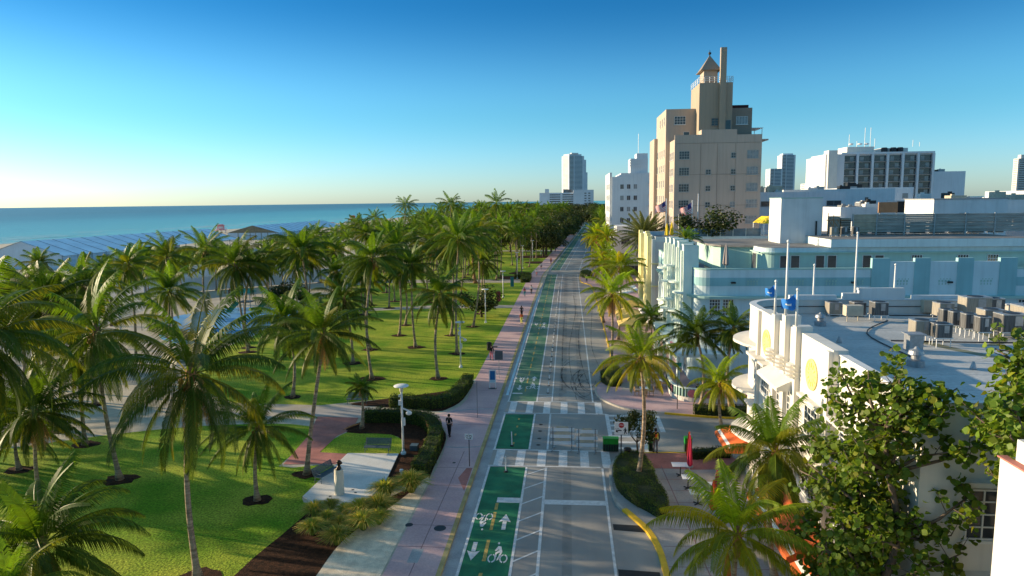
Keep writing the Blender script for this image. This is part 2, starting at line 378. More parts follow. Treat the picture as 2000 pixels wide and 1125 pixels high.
# left pink sidewalk with curved mouth of the park path
pink = [(-6.42,-20)] + [(-6.42+sh(y), y) for y in ys(0, 420, 20)] + [(-9.4+sh(y), y) for y in ys(70, 420, 20)[::-1]] + \
       [(-9.25,60),(-9.5,58),(-10.1,56.6),(-11.2,55.6),(-12.2,55.2),(-12.0,53.9),(-10.8,53.3),(-9.8,51.8),(-9.2,49.5),(-8.95,46),(-8.9,40),(-9.0,30),(-9.0,-20)]
sheet('pavement_left', pink, .136, 'pink')
mb = MB()
for y in [33.2, 35.6, 41, 43.9, 52.9, 57.6] + [63+4.2*i for i in range(24)]: mb.quad((-8.95,y,.1395),(-6.45,y,.1395),(-6.45,y+.05,.1395),(-8.95,y+.05,.1395))
mb.quad((-7.75,28,.1395),(-7.7,28,.1395),(-7.5,47,.1395),(-7.55,47,.1395))
struct('pavement_joints', mb, ms['seam'])
mb = MB()
arc = [(-6.5,48.1),(-7.4,47.9),(-8.3,47.85),(-9.0,47.9)]
band(mb, arc, offset(arc, .16), .13, .1396)
arc = [(-6.5,57.3),(-8,57.2),(-9.6,56.7),(-10.6,55.7),(-11.9,54.9)]
band(mb, arc, offset(arc, .16), .13, .1396); struct('path_border', mb, ms['gutter'])
sheet('utility_cover', [(-8.1,31.6),(-7.55,31.6),(-7.5,33),(-8.1,33)], .1396, 'gutter')
sheet('pavement_repair', [(-7.2,42.2),(-6.5,40.2),(-6.5,43.9),(-6.9,43.9)], .1392, 'pinkred')
mb = MB(); mb.lathe((-7.1,35.3,.12), [(.34,0),(.34,.0205)], 20); mb.lathe((-7.9,44.8,.12), [(.12,0),(.12,.0205)], 10); mb.lathe((-8.9,35.6,.12), [(.22,0),(.22,.0205)], 14)
struct('manhole_covers', mb, ms['dark'])

# park: lawns, paths, beds
lawnA = [(-14.3,-10),(-14.3,30),(-14.0,34),(-14.0,37),(-15.0,37.9),(-16.3,38.7),(-16.1,43.9),(-19.9,43.6),(-19.2,50.2),(-22.5,52.4),(-28,52.0),(-33,50.6),(-39,47.6),(-46,42.5),(-52,34),(-56,22),(-57,-10)]
lawnB = [(-18.1,46.5),(-17.7,50.0),(-16.6,50.9),(-13.6,50.2),(-12.2,48.2),(-12.1,46.3),(-15.9,46.1)]
lawnC = [(-9.45,150),(-9.45,67.5),(-10.6,63.2),(-14,61),(-19,59),(-23,57.3),(-30,55.8),(-36,56.5),(-41,61),(-44,70),(-43.5,78),(-43,88),(-45,105),(-47,128),(-46,150)]
lawnD = [(-9.5,156),(-50,156),(-60,200),(-60,245),(-5.6,245),(-7.6,205),(-9.5,166)]
lawnE = [(-5.3,251),(-62,251),(-60,420),(3,420)]
for i, l in enumerate((lawnA, lawnB, lawnC, lawnD, lawnE)): sheet('lawn', smooth_poly(l, 3, True) if i < 2 else l, .126, 'grass')
sheet('sand_path', [(-60,80),(-46,66),(-36,55.5),(-28.7,52.0),(-22.5,54.6),(-18.2,54.3),(-12.0,53.9),(-12.2,55.2),(-15.7,56.6),(-18.7,57.4),(-23,57.7),(-30,58),(-36,62),(-42,70),(-52,95),(-62,130),(-75,130)], .130, 'shellpath')
sheet('concrete_path', [(-12.0,53.9),(-12.2,55.2),(-15.7,56.4),(-19.5,57.2),(-23.5,56.6),(-23,54.7),(-18.2,54.3)], .134, 'walk')
sheet('pink_path', [(-19.7,43.9),(-15.4,44.2),(-15.8,46.1),(-18.0,46.3),(-17.9,49.8),(-17.2,51.5),(-17.6,54.3),(-21.2,54.4),(-20.2,50)], .138, 'pinkred')
sheet('mulch_bed', smooth_poly([(-10.5,63.6),(-9.5,66),(-9.6,60),(-10.4,57.3),(-11.5,56.3),(-15.5,57.2),(-19.3,57.9),(-18.6,58.9),(-14.2,61.2)], 3, True), .134, 'mulch')
sheet('mulch_bed', smooth_poly([(-17.4,50.6),(-17.3,52.9),(-15.8,53.6),(-11.9,53.6),(-10.3,52.4),(-9.3,49.5),(-9.15,44),(-9.3,41),(-11.8,41.4),(-12.15,46),(-12.3,48.4),(-13.8,50.3)], 3, True), .130, 'mulch')
sheet('mulch_bed', smooth_poly([(-16.4,22),(-16.2,30),(-15.6,34),(-14.9,37.3),(-13,36.6),(-11,39),(-9.4,41.5),(-10.8,37),(-12.0,33.8),(-12.2,30),(-12.2,22)], 3, True), .134, 'mulch')
sheet('shell_bed', smooth_poly([(-13,22),(-12.4,30),(-12.2,33.8),(-11,37.6),(-9.2,42.4),(-9.05,38),(-9.1,30),(-9.1,22)], 3, True), .132, 'gravelsand')
mb = MB(); mb.prism([(-16.3,38.8),(-15.85,46.1),(-12.15,46.2),(-11.75,40.9),(-12.2,38.3),(-13.2,37.6),(-14.6,37.7),(-15.4,38.1)], .12, .19)
mb.prism([(-15.7,38.2),(-12.3,38.3),(-12.6,37.5),(-13.4,37.1),(-14.6,37.15),(-15.3,37.5)], .12, .165); struct('memorial_plaza', mb, ms['plaza'])
sheet('promenade', [(-66,-20),(-54,-20),(-52,20),(-47,34),(-50,52),(-60,70),(-70,95),(-80,150),(-100,150),(-82,90),(-74,60),(-68,30)], .127, 'promenade')
sheet('playground_surface', smooth_poly([(-43.5,86),(-45,101),(-46,112),(-58,114),(-64,104),(-60,94),(-52,84)], 3, True), .134, 'bluerubber')
sheet('cross_path', [(-9.45,150),(-47,150),(-60,148),(-60,156),(-9.45,156)], .134, 'shellpath')
sheet('cross_path', [(-12,113.5),(-9.4,114),(-9.4,117),(-22,117),(-35,113),(-35,110),(-22,113.5)], .134, 'shellpath')
mb = MB()   # mulch rings and pits under hedges further on
for x, y, w in [(-12,170,3),(-9,200,4),(-11,221,6),(-13,160,4)]: mb.lathe((x,y,.12), [(w,0),(w,.012)], 14)
struct('mulch_bed', mb, ms['mulch'])

# right pavements
ker1 = smooth_poly([(4.6,-20),(4.6,10),(4.57,28),(4.55,31.4),(4.5,33.8),(4.15,35.8),(3.45,37.5),(2.8,39),(2.6,41),(2.62,43),(2.85,45.1),(3.4,46.4),(4.5,47.2),(6.1,47.5),(9,47.6),(14,47.6)], 4) + [(160,47.6)]
ker2 = [(160,55.6)] + smooth_poly([(20,55.6),(12.8,55.75),(9.4,56.4),(6.9,57.1),(4.8,57.95),(3.2,60.1),(2.6,61.8),(2.5,64.2),(2.9,66.2),(4.3,69.5),(4.8,73),(4.85,80),(5,115),(4.9,139),(4.5,146),(2.8,151),(2.6,160),(2.9,170),(3.6,173.5),(6,174.6)], 4) + [(160,174.6)]
def pave(name, k, far, m):
    return struct(name, MB().prism(k + far, -.02, .13), ms[m])
pave('pavement_near', ker1, [(160,-20)], 'walk')
pave('pavement_far', ker2, [], 'pink')
k3 = [(160,185),(6,185),(3.5,186.5)] + [(2.9+sh(y) if y < 200 else 4.9+sh(y), y) for y in ys(190, 900, 20)] + [(400,900)]
pave('pavement_block', k3, [], 'walk')
def kerbof(k, i0, i1, m, nm, w=.16):
    a = k[i0:i1]; struct(nm, band(MB(), offset(a, -w), offset(a, .006), -.02, .155), ms[m])
kerbof(ker1, 0, 27, 'yellow', 'kerb_yellow', .30); kerbof(ker1, 26, 45, 'kerbgrey', 'kerb_grey'); kerbof(ker1, 44, 65, 'yellow', 'kerb_yellow')
kerbof(ker2, 0, 12, 'yellow', 'kerb_yellow'); kerbof(ker2, 11, 31, 'kerbgrey', 'kerb_grey'); kerbof(ker2, 30, 85, 'yellow', 'kerb_yellow')
# plum-red patch of pavement at the near corner, darker strips of the far pavement
sheet('corner_paving', smooth_poly([(4.0,46.3),(5.2,47.2),(9,47.4),(11.2,47.3),(11.2,44.6),(5.2,44.6),(4.4,45.0)], 2, True), .134, 'pinkred')
sheet('pavement_band', [(5.05,63.5),(5.05,66.3),(8.0,66.3),(8.0,63.5)], .134, 'walk')
mb = MB()
for y in (30,32,34,35.9,37.6,39.3,41,42.7,44.5): mb.quad((4.9,y,.1345),(11.4,y,.1345),(11.4,y+.05,.1345),(4.9,y+.05,.1345))
mb.quad((6.9,26,.1348),(6.96,26,.1348),(6.26,45,.1348),(6.2,45,.1348)); struct('pavement_joints', mb, ms['seam'])

# ---- markings
G_, W_, Z1, Z2, Z3 = ms['green'], ms['white'], .006, .011, .015
mb = MB(); mb.quad((-5.35,-20,Z1),(-2.95,-20,Z1),(-2.95,44.55,Z1),(-5.35,44.55,Z1)); mb.quad((-5.4,48.0,Z1),(-2.95,48.0,Z1),(-2.95,56.2,Z1),(-5.4,56.2,Z1))
struct('cycle_lane', mb, G_); mb = MB(); ribbon(mb, -5.35, -2.95, 60.1, 168, Z1); ribbon(mb, -5.35, -2.95, 178, 700, Z1); struct('cycle_lane', mb, ms['greenworn'])
mb = MB()
def ln(x0, x1, y0, y1, z=Z2): mb.quad((x0,y0,z),(x1,y0,z),(x1,y1,z),(x0,y1,z))
ln(-5.5,-5.36,-20,44.6); ln(-2.94,-2.8,-20,44.6); ln(-1.62,-1.46,-20,44.6); ln(2.2,2.34,-20,44.9)
ln(-5.5,-5.36,47.9,56.3); ln(-2.94,-2.8,48,56.3); ln(-1.62,-1.48,48,56.3)
ribbon(mb, -5.5, -5.38, 60, 168, Z2); ribbon(mb, -2.94, -2.80, 60, 168, Z2); ribbon(mb, -1.56, -1.44, 60, 168, Z2); ribbon(mb, 2.1, 2.24, 60, 168, Z2)
ribbon(mb, -5.5, -5.38, 178, 700, Z2); ribbon(mb, -2.94, -2.80, 178, 700, Z2); ribbon(mb, -1.56, -1.44, 178, 700, Z2); ribbon(mb, 2.1, 2.24, 178, 700, Z2)
for y in (44.7, 47.75, 56.45, 59.85): ln(-5.55, 2.5, y, y+.16)
ln(2.5,4.0,44.7,44.84); ln(2.6,3.2,56.45,56.6); ln(2.5,4.3,59.85,60.0) if False else None
for y0, y1 in ((44.86,47.75),(56.61,59.85)):
    for i in range(6): ln(-5.2+1.5*i, -4.6+1.5*i, y0, y1, Z2)
ln(-4.35,-2.95,39.0,39.7); ln(-1.46,2.2,38.9,39.55)
ln(-5.3,-4.35,62.4,62.75) ; ln(-2.8,-1.5,62.2,62.3)
for i in range(9):      # diagonal hatching of the buffer
    y = 25.6+2.2*i
    mb.quad((-2.8,y,Z2),(-2.8,y+.16,Z2),(-1.62,y+1.26,Z2),(-1.62,y+1.10,Z2))
mb.quad((-2.7,61.0,Z2),(-2.7,61.15,Z2),(-1.6,61.75,Z2),(-1.6,61.6,Z2))
# ladder crossing of the side street and its stop bar
mb.quad((3.05,48,Z2),(3.35,48,Z2),(3.35,56.5,Z2),(3.05,56.5,Z2)); mb.quad((5.5,47.5,Z2),(5.8,47.5,Z2),(5.8,56.6,Z2),(5.5,56.6,Z2))
for i in range(7): ln(3.36,5.49,48.3+1.27*i,48.72+1.27*i)
ln(7.15,7.55,52.2,56.3)
mb.quad((.55,29.6,Z2),(.95,30.9,Z2),(1.35,29.6,Z2)); ln(.85,1.05,27.5,29.6)
struct('road_markings', mb, W_)
mb = MB()
for y in [25.6,28.9,32.2,35.5,38.0] : mb.quad((-4.38,y,Z2),(-4.2,y,Z2),(-4.2,y+(2.2 if y < 37 else .9),Z2),(-4.38,y+(2.2 if y < 37 else .9),Z2))

for y in (49,50.9,52.8,54.7): mb.quad((-4.2,y,Z2),(-4.06,y,Z2),(-4.06,y+.4,Z2),(-4.2,y+.4,Z2))
for i in range(34): y = 63.2+3.1*i; mb.quad((-4.2,y,Z2),(-4.06,y,Z2),(-4.06,y+1.9,Z2),(-4.2,y+1.9,Z2))
for i in range(30): y = 180+6*i; mb.quad((-4.2+sh(y),y,Z2),(-4.02+sh(y),y,Z2),(-4.02+sh(y),y+4,Z2),(-4.2+sh(y),y+4,Z2))
struct('yellow_centre_dashes', mb, ms['yellowline'])
def cyclist(mb, cx, cy, s, up):
    k = s*(1 if up else -1)
    def P(x, y): return (cx+x*k, cy+y*k, Z3)
    for wx in (-.42, .42):
        for h in (0, 1):
            a0, a1 = (R(-80), R(80)) if h == 0 else (R(100), R(260))
            for i in range(8):
                t0 = a0+(a1-a0)*i/8; t1 = a0+(a1-a0)*(i+1)/8
                mb.quad(P(wx+.2*math.cos(t0), .42*math.sin(t0)), P(wx+.29*math.cos(t0), .6*math.sin(t0)), P(wx+.29*math.cos(t1), .6*math.sin(t1)), P(wx+.2*math.cos(t1), .42*math.sin(t1)))
    for iz, pts in enumerate([[(-.08,-.3),(.06,-.2),(.26,.9),(.1,.75)], [(.1,.75),(.26,.9),(.12,1.7),(-.1,1.75)], [(-.1,1.75),(.08,1.6),(.0,1.3),(-.24,.95),(-.3,1.1)], [(.1,.85),(-.12,.62),(-.1,.2),(-.2,.2),(-.24,.75),(.0,1.15)]]):
        mb.quad(*[(*P(*q)[:2], Z3+.0015*iz) for q in pts])
    mb.quad(*[P(-.1+.08*math.cos(a*PI/4), 2.15+.17*math.sin(a*PI/4)) for a in range(8)])
def arrow(mb, cx, cy, s, up):
    k = s*(1 if up else -1)
    def P(x, y): return (cx+x*k, cy+y*k, Z3)
    mb.quad(P(-.14,-1),P(.14,-1),P(.14,.2),P(-.14,.2)); mb.quad(P(-.42,.1),P(-.14,.24),P(.14,.24),P(.42,.1),P(0,1.3))
mb = MB()
cyclist(mb, -4.86, 37.1, .72, False); cyclist(mb, -3.62, 32.5, .72, True); arrow(mb, -3.62, 36.4, .82, True); arrow(mb, -4.95, 33.3, .82, False)
cyclist(mb, -4.75, 68.2, .9, False); cyclist(mb, -3.5, 64.6, .9, True); arrow(mb, -3.5, 67.9, .8, True); arrow(mb, -4.75, 64.6, .8, False)
cyclist(mb, -3.6, 96, 1.0, True); arrow(mb, -3.6, 99.5, .9, True); cyclist(mb, -4.75, 100, .9, False)
struct('cycle_symbols', mb, W_)
mb = MB(); mb.quad((2.45,35.9,Z1),(4.2,35.7,Z1),(4.15,36.5,Z1),(2.45,36.6,Z1)); mb.quad((2.4,30.9,Z1),(4.4,30.7,Z1),(4.4,31.7,Z1),(2.4,31.85,Z1)); struct('asphalt_patches', mb, ms['blackpatch'])
mb = MB()    # skid circles and wheel tracks
random.seed(3)
for cx, cy, r, a0, a1 in [(2.2,66,2.6,60,330),(2.1,66.5,3.1,70,300),(1.6,68,1.9,20,350),(2.4,67,2.2,120,400),(1.4,70,3.6,100,260),(2.4,62.6,2.9,95,250),(1.9,71,4.4,110,230),(2.9,69,3.2,150,300),(1.3,64.5,1.5,0,340)]:
    pts = [(cx+r*.62*math.cos(R(a0+(a1-a0)*i/28)), cy+1.9*r*math.sin(R(a0+(a1-a0)*i/28))) for i in range(29)]
    o = offset(pts, .055+random.random()*.05)
    for a, b, c, d in zip(pts, pts[1:], o[1:], o): mb.quad((*a,.0045),(*b,.0045),(*c,.0045),(*d,.0045))
for pts in ([(.9,62),(.3,70),(.1,82),(.6,96),(1.2,112),(1.0,130)], [(2.4,62),(1.6,72),(1.3,84),(1.6,97),(2.6,112)], [(3.4,72),(2.9,84),(3.4,100),(4.2,118)],[(-.6,64),(-.7,90),(-.4,120)]):
    p = smooth_poly(pts, 5); o = offset(p, .07)
    for a, b, c, d in zip(p, p[1:], o[1:], o): mb.quad((*a,.0045),(*b,.0045),(*c,.0045),(*d,.0045))
def alpha(m, f):
    nt = m.node_tree; b = nt.nodes['Principled BSDF']; n = nd(nt, 'ShaderNodeTexNoise', Scale=1.1, Detail=5); tc = nd(nt, 'ShaderNodeTexCoord'); nt.links.new(tc.outputs['Object'], n.inputs['Vector'])
    r = nd(nt, 'ShaderNodeMapRange'); r.inputs['From Min'].default_value = .3; r.inputs['From Max'].default_value = .7; r.inputs['To Max'].default_value = f
    nt.links.new(n.outputs['Fac'], r.inputs['Value']); nt.links.new(r.outputs[0], b.inputs['Alpha'])
alpha(ms['tyre'], .85); struct('tyre_marks', mb, ms['tyre'])
mb = MB(); mb.quad((-.35,-20,.0035),(.15,-20,.0035),(.15,44.6,.0035),(-.35,44.6,.0035)); mb.quad((-.9,60.2,.0035),(-.2,60.2,.0035),(-.2,168,.0035),(-.9,168,.0035)); mb.quad((.9,60.2,.0035),(1.5,60.2,.0035),(1.5,168,.0035),(.9,168,.0035))
mo = mat('oil darkened wheel path', (.05,.05,.05), .7, .2, 1); alpha(mo, .22); struct('wheel_paths', mb, mo)
mb = MB()
for y in (53.6,52.0,50.3,48.9): mb.lathe((-2.25,y,0), [(.16,0),(.16,.009)], 12)
struct('removed_post_marks', mb, ms['tyre'])
# ------------------------------------------------------------------ vegetation
def frond(mb, az, e0, L, droop, n, lw, ll, tint, rnd, hang=.5):
    """one feather leaf: a curved midrib with drooping leaflets on both sides"""
    ca, sa = math.cos(az), math.sin(az); side = Vector((-sa, ca, 0)); p = Vector((ca*.12, sa*.12, 0)); e = e0
    st = 12; pts = [p.copy()]; dirs = []; bend = rnd.uniform(-.25, .25)
    for i in range(st):
        t = (i+1)/st; e = e0 - droop*(t**1.35); a2 = az + bend*t*t
        d = Vector((math.cos(e)*math.cos(a2), math.cos(e)*math.sin(a2), math.sin(e))); dirs.append(d); p = p + d*(L/st); pts.append(p.copy())
    dirs.append(dirs[-1])
    rib = tuple(c*1.5 for c in (tint[0]*1.25, tint[1]*1.05, tint[2]))
    def V(v, c): mb.v.append(tuple(v)); mb.c.append(c); return len(mb.v)-1
    w0 = .055
    ring = []
    for i, q in enumerate(pts):
        w = w0*(1-.9*i/st); ring.append((V(q-side*w, rib), V(q+Vector((0,0,w*.8)), rib), V(q+side*w, rib)))
    for a, b in zip(ring, ring[1:]):
        mb.f.append((a[0],b[0],b[1],a[1])); mb.f.append((a[1],b[1],b[2],a[2])); mb.m += [0,0]
    twist = rnd.uniform(-.35, .35)
    for k in range(n):
        t = .14+.86*(k+.5)/n; u = t*st; i = min(st-1, int(u)); f = u-i
        q = pts[i].lerp(pts[i+1], f); d = dirs[i].lerp(dirs[i+1], f).normalized()
        up = side.cross(d).normalized()
        if up.z < 0: up = -up
        prof = (math.sin(PI*min(1, .16+.80*t)))**.6; l = ll*prof*rnd.uniform(.85, 1.08)
        for s in (-1, 1):
            if rnd.random() < .04: continue
            lift = .30*(1-t)+.10 + s*twist*.4
            v = (side*s*(.86-.35*t) + d*(.42+.5*t) + up*lift*.45 + Vector((0,0,-.28*hang))); v.normalize()
            g = Vector((0,0,-1))
            m1 = q + v*l*.42 + g*l*.05; v2 = (v*(.8-.35*hang) + g*(.5+.6*hang+.3*rnd.random())).normalized(); m2 = m1 + v2*l*.62
            wv = d*lw*.5*(1 if lw < .08 else 1)
            j = rnd.uniform(.78, 1.25); c = (tint[0]*j*rnd.uniform(.92,1.12), tint[1]*j, tint[2]*j)
            a = V(q-wv*.6, c); b = V(q+wv*.6, c); e1 = V(m1+wv, c); f1 = V(m1-wv, c); tp = V(m2, (c[0]*1.25, c[1]*1.1, c[2]))
            mb.f.append((a,b,e1,f1)); mb.f.append((f1,e1,tp)); mb.m += [0,0]
def crown(seed, nf=26, L=4.3, n=40, lw=.055, ll=.85, low=-.9, wild=1., yel=.1):
    rnd = random.Random(seed); mb = MB(); mb.c = []; ga = 2.39996
    for i in range(nf):
        t = i/(nf-1)                       # 0 youngest (upright) .. 1 oldest (hanging)
        az = i*ga + rnd.uniform(-.25,.25)
        e0 = R(84) - t**1.05*(R(84)-low) + rnd.uniform(-.12,.12)
        dr = (.45+.85*math.sin(PI*min(1,t*.9+.1)))*rnd.uniform(.8,1.2)*wild
        l = L*(.72+.30*math.sin(PI*(.15+.8*t)))*rnd.uniform(.9,1.08)
        if rnd.random() < yel+(.22 if t > .85 else 0): tint = (2.3,1.35,.9)
        elif t < .15: tint = (1.5,1.45,1.0)
        else: b = rnd.uniform(.75,1.25); tint = (b*(1.0+.25*t), b, b*.9)
        frond(mb, az, e0, l, dr, n, lw, ll, tint, rnd, .15+.9*min(1,t*1.4))
    # spear leaf
    return mb
NEAR = [crown(11+i, (34,29,37,32,27)[i % 5], (4.4,4.1,4.7)[i % 3], 58, .062, (1.0,1.1,.9)[i % 3], (-.75,-1.1,-.45,-1.25)[i % 4], (1,.8,1.2,1.05)[i % 4], .05+.05*(i % 3)).mesh('palm_fronds', ms['palm']) for i in range(9)]
NEAR_LIT = [crown(31+i, 27, 4.4, 56, .064, 1.0, (-.8,-1.05,-.6)[i], 1, .10).mesh('palm_fronds', ms['palmsunlit']) for i in range(3)]
FAR = [crown(51+i, 24, 4.4, 19, .16, 1.0, (-.8,-1.1,-.6)[i % 3], 1, .12).mesh('palm_fronds', ms['palm']) for i in range(5)]
def skirt(seed):   # hanging dead fronds
    rnd = random.Random(seed); mb = MB(); mb.c = []
    for i in range(14): frond(mb, i*2.4, -1.2+rnd.uniform(-.15,.1), rnd.uniform(1.6,2.6), .3, 12, .12, .5, (1,1,1), rnd)
    return mb
mdead = leafmat('dry palm fronds', (.30,.17,.08), .2, .1, .8)
SKIRT = skirt(5).mesh('dead_fronds', mdead)
def bunch(seed):
    rnd = random.Random(seed); mb = MB()
    for i in range(16):
        a = rnd.uniform(0, 2*PI); r = rnd.uniform(.2,.38); z = rnd.uniform(-.65,-.1)
        mb.lathe((r*math.cos(a), r*math.sin(a), z), [(.03,-.12),(.10,-.06),(.11,.03),(.05,.12)], 7)
    for i in range(5):
        a = i*1.26; mb.tube([(0,0,.1),(.3*math.cos(a),.3*math.sin(a),.15),(.45*math.cos(a),.45*math.sin(a),-.35)], .025, 5)
    return mb
BUNCH = bunch(2).mesh('coconut_bunch', ms['coconut'], smooth=True)
BOOT = MB().lathe((0,0,0), [(.13,-1.0),(.20,-.5),(.24,-.1),(.20,.25),(.08,.6)], 10).mesh('crown_shaft', ms['boot'], smooth=True)
def trunk_mb(x0, y0, x1, y1, h, r0, rnd, z0=.12):
    mb = MB(); k = max(6, int(h*1.6)); pts = []; rr = []
    bx, by = rnd.uniform(-.035,.035)*h*1.6, rnd.uniform(-.03,.03)*h*1.6
    for i in range(k+1):
        t = i/k; s = t**1.25; w = math.sin(PI*t)
        pts.append((x0+(x1-x0)*s+bx*w, y0+(y1-y0)*s+by*w, z0+(h-z0)*t))
        rr.append(r0*(1.0-.38*t) + r0*.9*math.exp(-t*h/.35))
    mb.tube(pts, rr, 9); return mb
rng = random.Random(99)
def palm(x, y, cx, cy, z, rad, label, group=None, near=True, ring=True, r0=.15, z0=.12, extra=''):
    t = thing('coconut_palm', label, 'palm tree', (x, y, z0), group)
    part('trunk', trunk_mb(x, y, cx, cy, z-.25, r0, rng, z0), ms['barkpalm'], t, True)
    lst = (NEAR_LIT if 'y' in extra else NEAR) if near else FAR; s = rad/3.75
    loc = (cx-x, cy-y, z-z0); rz = rng.uniform(0, 6.28)
    link('crown', rng.choice(lst), t, loc, (rng.uniform(-.2,.2), rng.uniform(-.2,.2), rz), (s, s, s*rng.uniform(.92,1.1)))
    if near:
        link('crown_shaft', BOOT, t, (loc[0], loc[1], loc[2]-.1), (0,0,rz), (s,s,s))
        if 'c' in extra or rng.random() < .35: link('coconut_bunch', BUNCH, t, (loc[0], loc[1], loc[2]-.15), (0,0,rz), (s*1.1,)*3)
    if 's' in extra or (near and rng.random() < .16): link('dead_fronds', SKIRT, t, (loc[0], loc[1], loc[2]-.1), (0,0,rz), (s,)*3)
    if ring: rings.append((x, y, rng.uniform(.7, 1.0)))
    return t
rings = []
P_ = [
(-29.5,40.8,-30.2,40.8,10.0,4.3,'leaning coconut palm with its foot in the leftmost mulch oval of the near lawn','c'),
(-17.8,29.5,-18.6,31.5,9.7,4.4,'tallest foreground coconut palm, its straight trunk leaving the bottom edge of the photo','cs'),
(-18.9,38.2,-18.6,38.2,4.7,2.7,'short straight coconut palm in a round mulch ring left of the bust plaza',''),
(-17.4,42.3,-15.9,42.6,9.6,3.3,'coconut palm with a strongly curved leaning trunk beside the white plaza and its side bench',''),
(-25.7,60.1,-25.9,60.1,7.4,3.7,'palm with yellowing drooping fronds at the near edge of the big lawn',''),
(-21.3,24.5,-21.3,24.5,4.4,3.7,'big bushy low coconut palm filling the bottom left of the photo above the grass',''),
(-19.3,20.6,-19.3,20.6,4.6,2.2,'small palm crown with a pale new spear leaf in the bottom left corner',''),
(-37.6,42,-37.6,42,3.2,3.9,'low dark coconut palm before the pale path at the left edge',''),
(-28.3,30,-28.3,30,11.7,4.6,'coconut palm whose long fronds reach in from the left edge',''),
(-39.0,78.8,-39.9,78.8,10.7,4.1,'tall coconut palm with a leaning trunk between the blue playground and the lawn',''),
(-40.2,81.5,-39.6,82,10.2,3.6,'slim coconut palm standing close beside the leaning palm at the playground corner',''),
(-54.1,88,-54.1,88,11.0,3.6,'tall coconut palm in front of the far end of the blue tent roof',''),
(-52.0,94,-52.0,94,11.4,3.6,'dense tall coconut palm right of the one before the blue tent roof',''),
(-50.9,75,-50.9,75,11.2,3.2,'coconut palm with upright fronds just left of the white camera pole',''),
(-53.3,62,-53.3,62,10.0,3.6,'coconut palm near the left edge under the white end of the long tent',''),
(-40.6,66,-40.6,66,9.2,3.3,'bright green coconut palm behind the tallest foreground crown',''),
(-33.7,84,-33.7,84,12.0,4.1,'tall coconut palm right of the playground in front of the green dune bushes',''),
(-20.1,66.9,-19.6,67.2,12.5,3.9,'very tall coconut palm with a pale trunk foot in the middle of the big lawn','c'),
(-24.2,73.5,-24.9,73.5,7.3,3.5,'medium coconut palm with yellow hanging fronds left of the very tall pale-trunked palm',''),
(-24.3,80.6,-24.4,80.6,9.2,3.3,'dark coconut palm straight behind the very tall pale-trunked palm',''),
(-22.9,89.6,-23.1,89.6,11.6,3.9,'tall lawn palm with its foot at a wide mulch patch, third row',''),
(-23.9,97.3,-24.2,97.3,8.0,3.4,'slender dark coconut palm just behind the third-row palm of the lawn',''),
(-19.0,82.2,-19.1,82.2,10.3,3.4,'dark crowned coconut palm in the lawn between the two tallest palms',''),
(-13.3,67.2,-12.8,67.2,8.8,3.5,'coconut palm with long pale drooping fronds left of the disc lamp at the lawn edge',''),
(-20.9,103.5,-20.8,103.5,11.4,3.7,'tall palm far back in the lawn behind the drooping pale palm',''),
(-15.8,89.8,-15.6,89.8,12.3,3.6,'coconut palm with old brown fronds under the crown, right of the pale drooping palm','s'),
(-13.2,78.7,-12.7,78.7,13.6,3.6,'tall coconut palm with a flared dark foot behind the second lamp of the lawn',''),
(-13.7,96.2,-13.0,96.2,13.6,3.7,'tall coconut palm with a leaning foot beside the third disc lamp of the lawn',''),
(-16.5,51.6,-16.4,51.6,3.5,1.3,'tiny young palm with an upright tuft of leaves behind the near hedge',''),
(4.4,42.4,4.5,42.2,8.2,2.8,'bright yellow green street palm rising from the oval hedge at the near corner','cy'),
(4.2,67.8,4.3,67.8,8.7,3.2,'street palm rising from the clipped hedge at the far corner of the crossing','cy'),
(6.4,87.6,6.6,87.6,9.6,3.0,'slim street palm beside the yellow cafe umbrellas','y'),
(11.4,58.6,11.0,58.6,6.4,3.2,'dark coconut palm in the low bushes before the pink and green patio wall',''),
(11.9,52.3,11.6,52.3,3.9,2.6,'small coconut palm at the kerb of the side street left of the white curved corner','cy'),
(13.6,56.8,13.6,56.8,7.4,2.4,'dark coconut palm half hidden behind the rounded white corner',''),
(9.6,30.8,9.3,30.5,6.6,3.0,'dark dense coconut palm before the white facade, left of the sea grape',''),
(6.9,26.2,6.6,26.0,4.9,3.0,'sunlit yellow green coconut palm at the bottom over the yellow kerb','y'),
(9.7,80,9.7,80,4.2,2.6,'dark squat palm at the corner of the pale blue porch roof',''),
(-41,50,-41,50,10.3,4.0,'dark coconut palm above the low crown at the left edge, left of the leaning palm',''),
(-36.5,47,-36.2,47,6.9,3.6,'bushy coconut palm just behind the low dark palm at the left edge','s'),
(-31.5,36.5,-31.3,36.5,6.0,3.4,'coconut palm between the low left palm and the bottom left crown',''),
(-43,57,-43,57,11.0,3.7,'coconut palm right behind the leaning palm of the leftmost mulch oval',''),
]
for a in P_: palm(a[0],a[1],a[2],a[3],a[4],a[5],a[6],None,True,a[0] < -5 and a[1] > 28,.155 if a[4] > 6 else .13,.13,a[7])
occ = [(a[0],a[1]) for a in P_]
def free(x, y, d): return all((x-a)**2+(y-b)**2 > d*d for a, b in occ)
rng = random.Random(5)
def scatter(n, xr, yr, d, fn, clip=lambda x, y: True, tries=4000):
    k = 0
    for _ in range(tries):
        if k >= n: break
        y = rng.uniform(*yr); x = rng.uniform(*xr)+sh(y)
        if clip(x, y) and free(x, y, d): occ.append((x, y)); fn(x, y); k += 1
lawnlab = 'coconut palm among the tall palms of the park further down the avenue'
scatter(16, (-46,-12), (99,148), 5, lambda x, y: palm(x, y, x+rng.uniform(-.8,.8), y, rng.uniform(7.5,12.8), rng.uniform(2.8,3.6), 'coconut palm in the back rows of the big lawn', 'palms in the back rows of the lawn', True, True, .14), lambda x, y: x < -13)
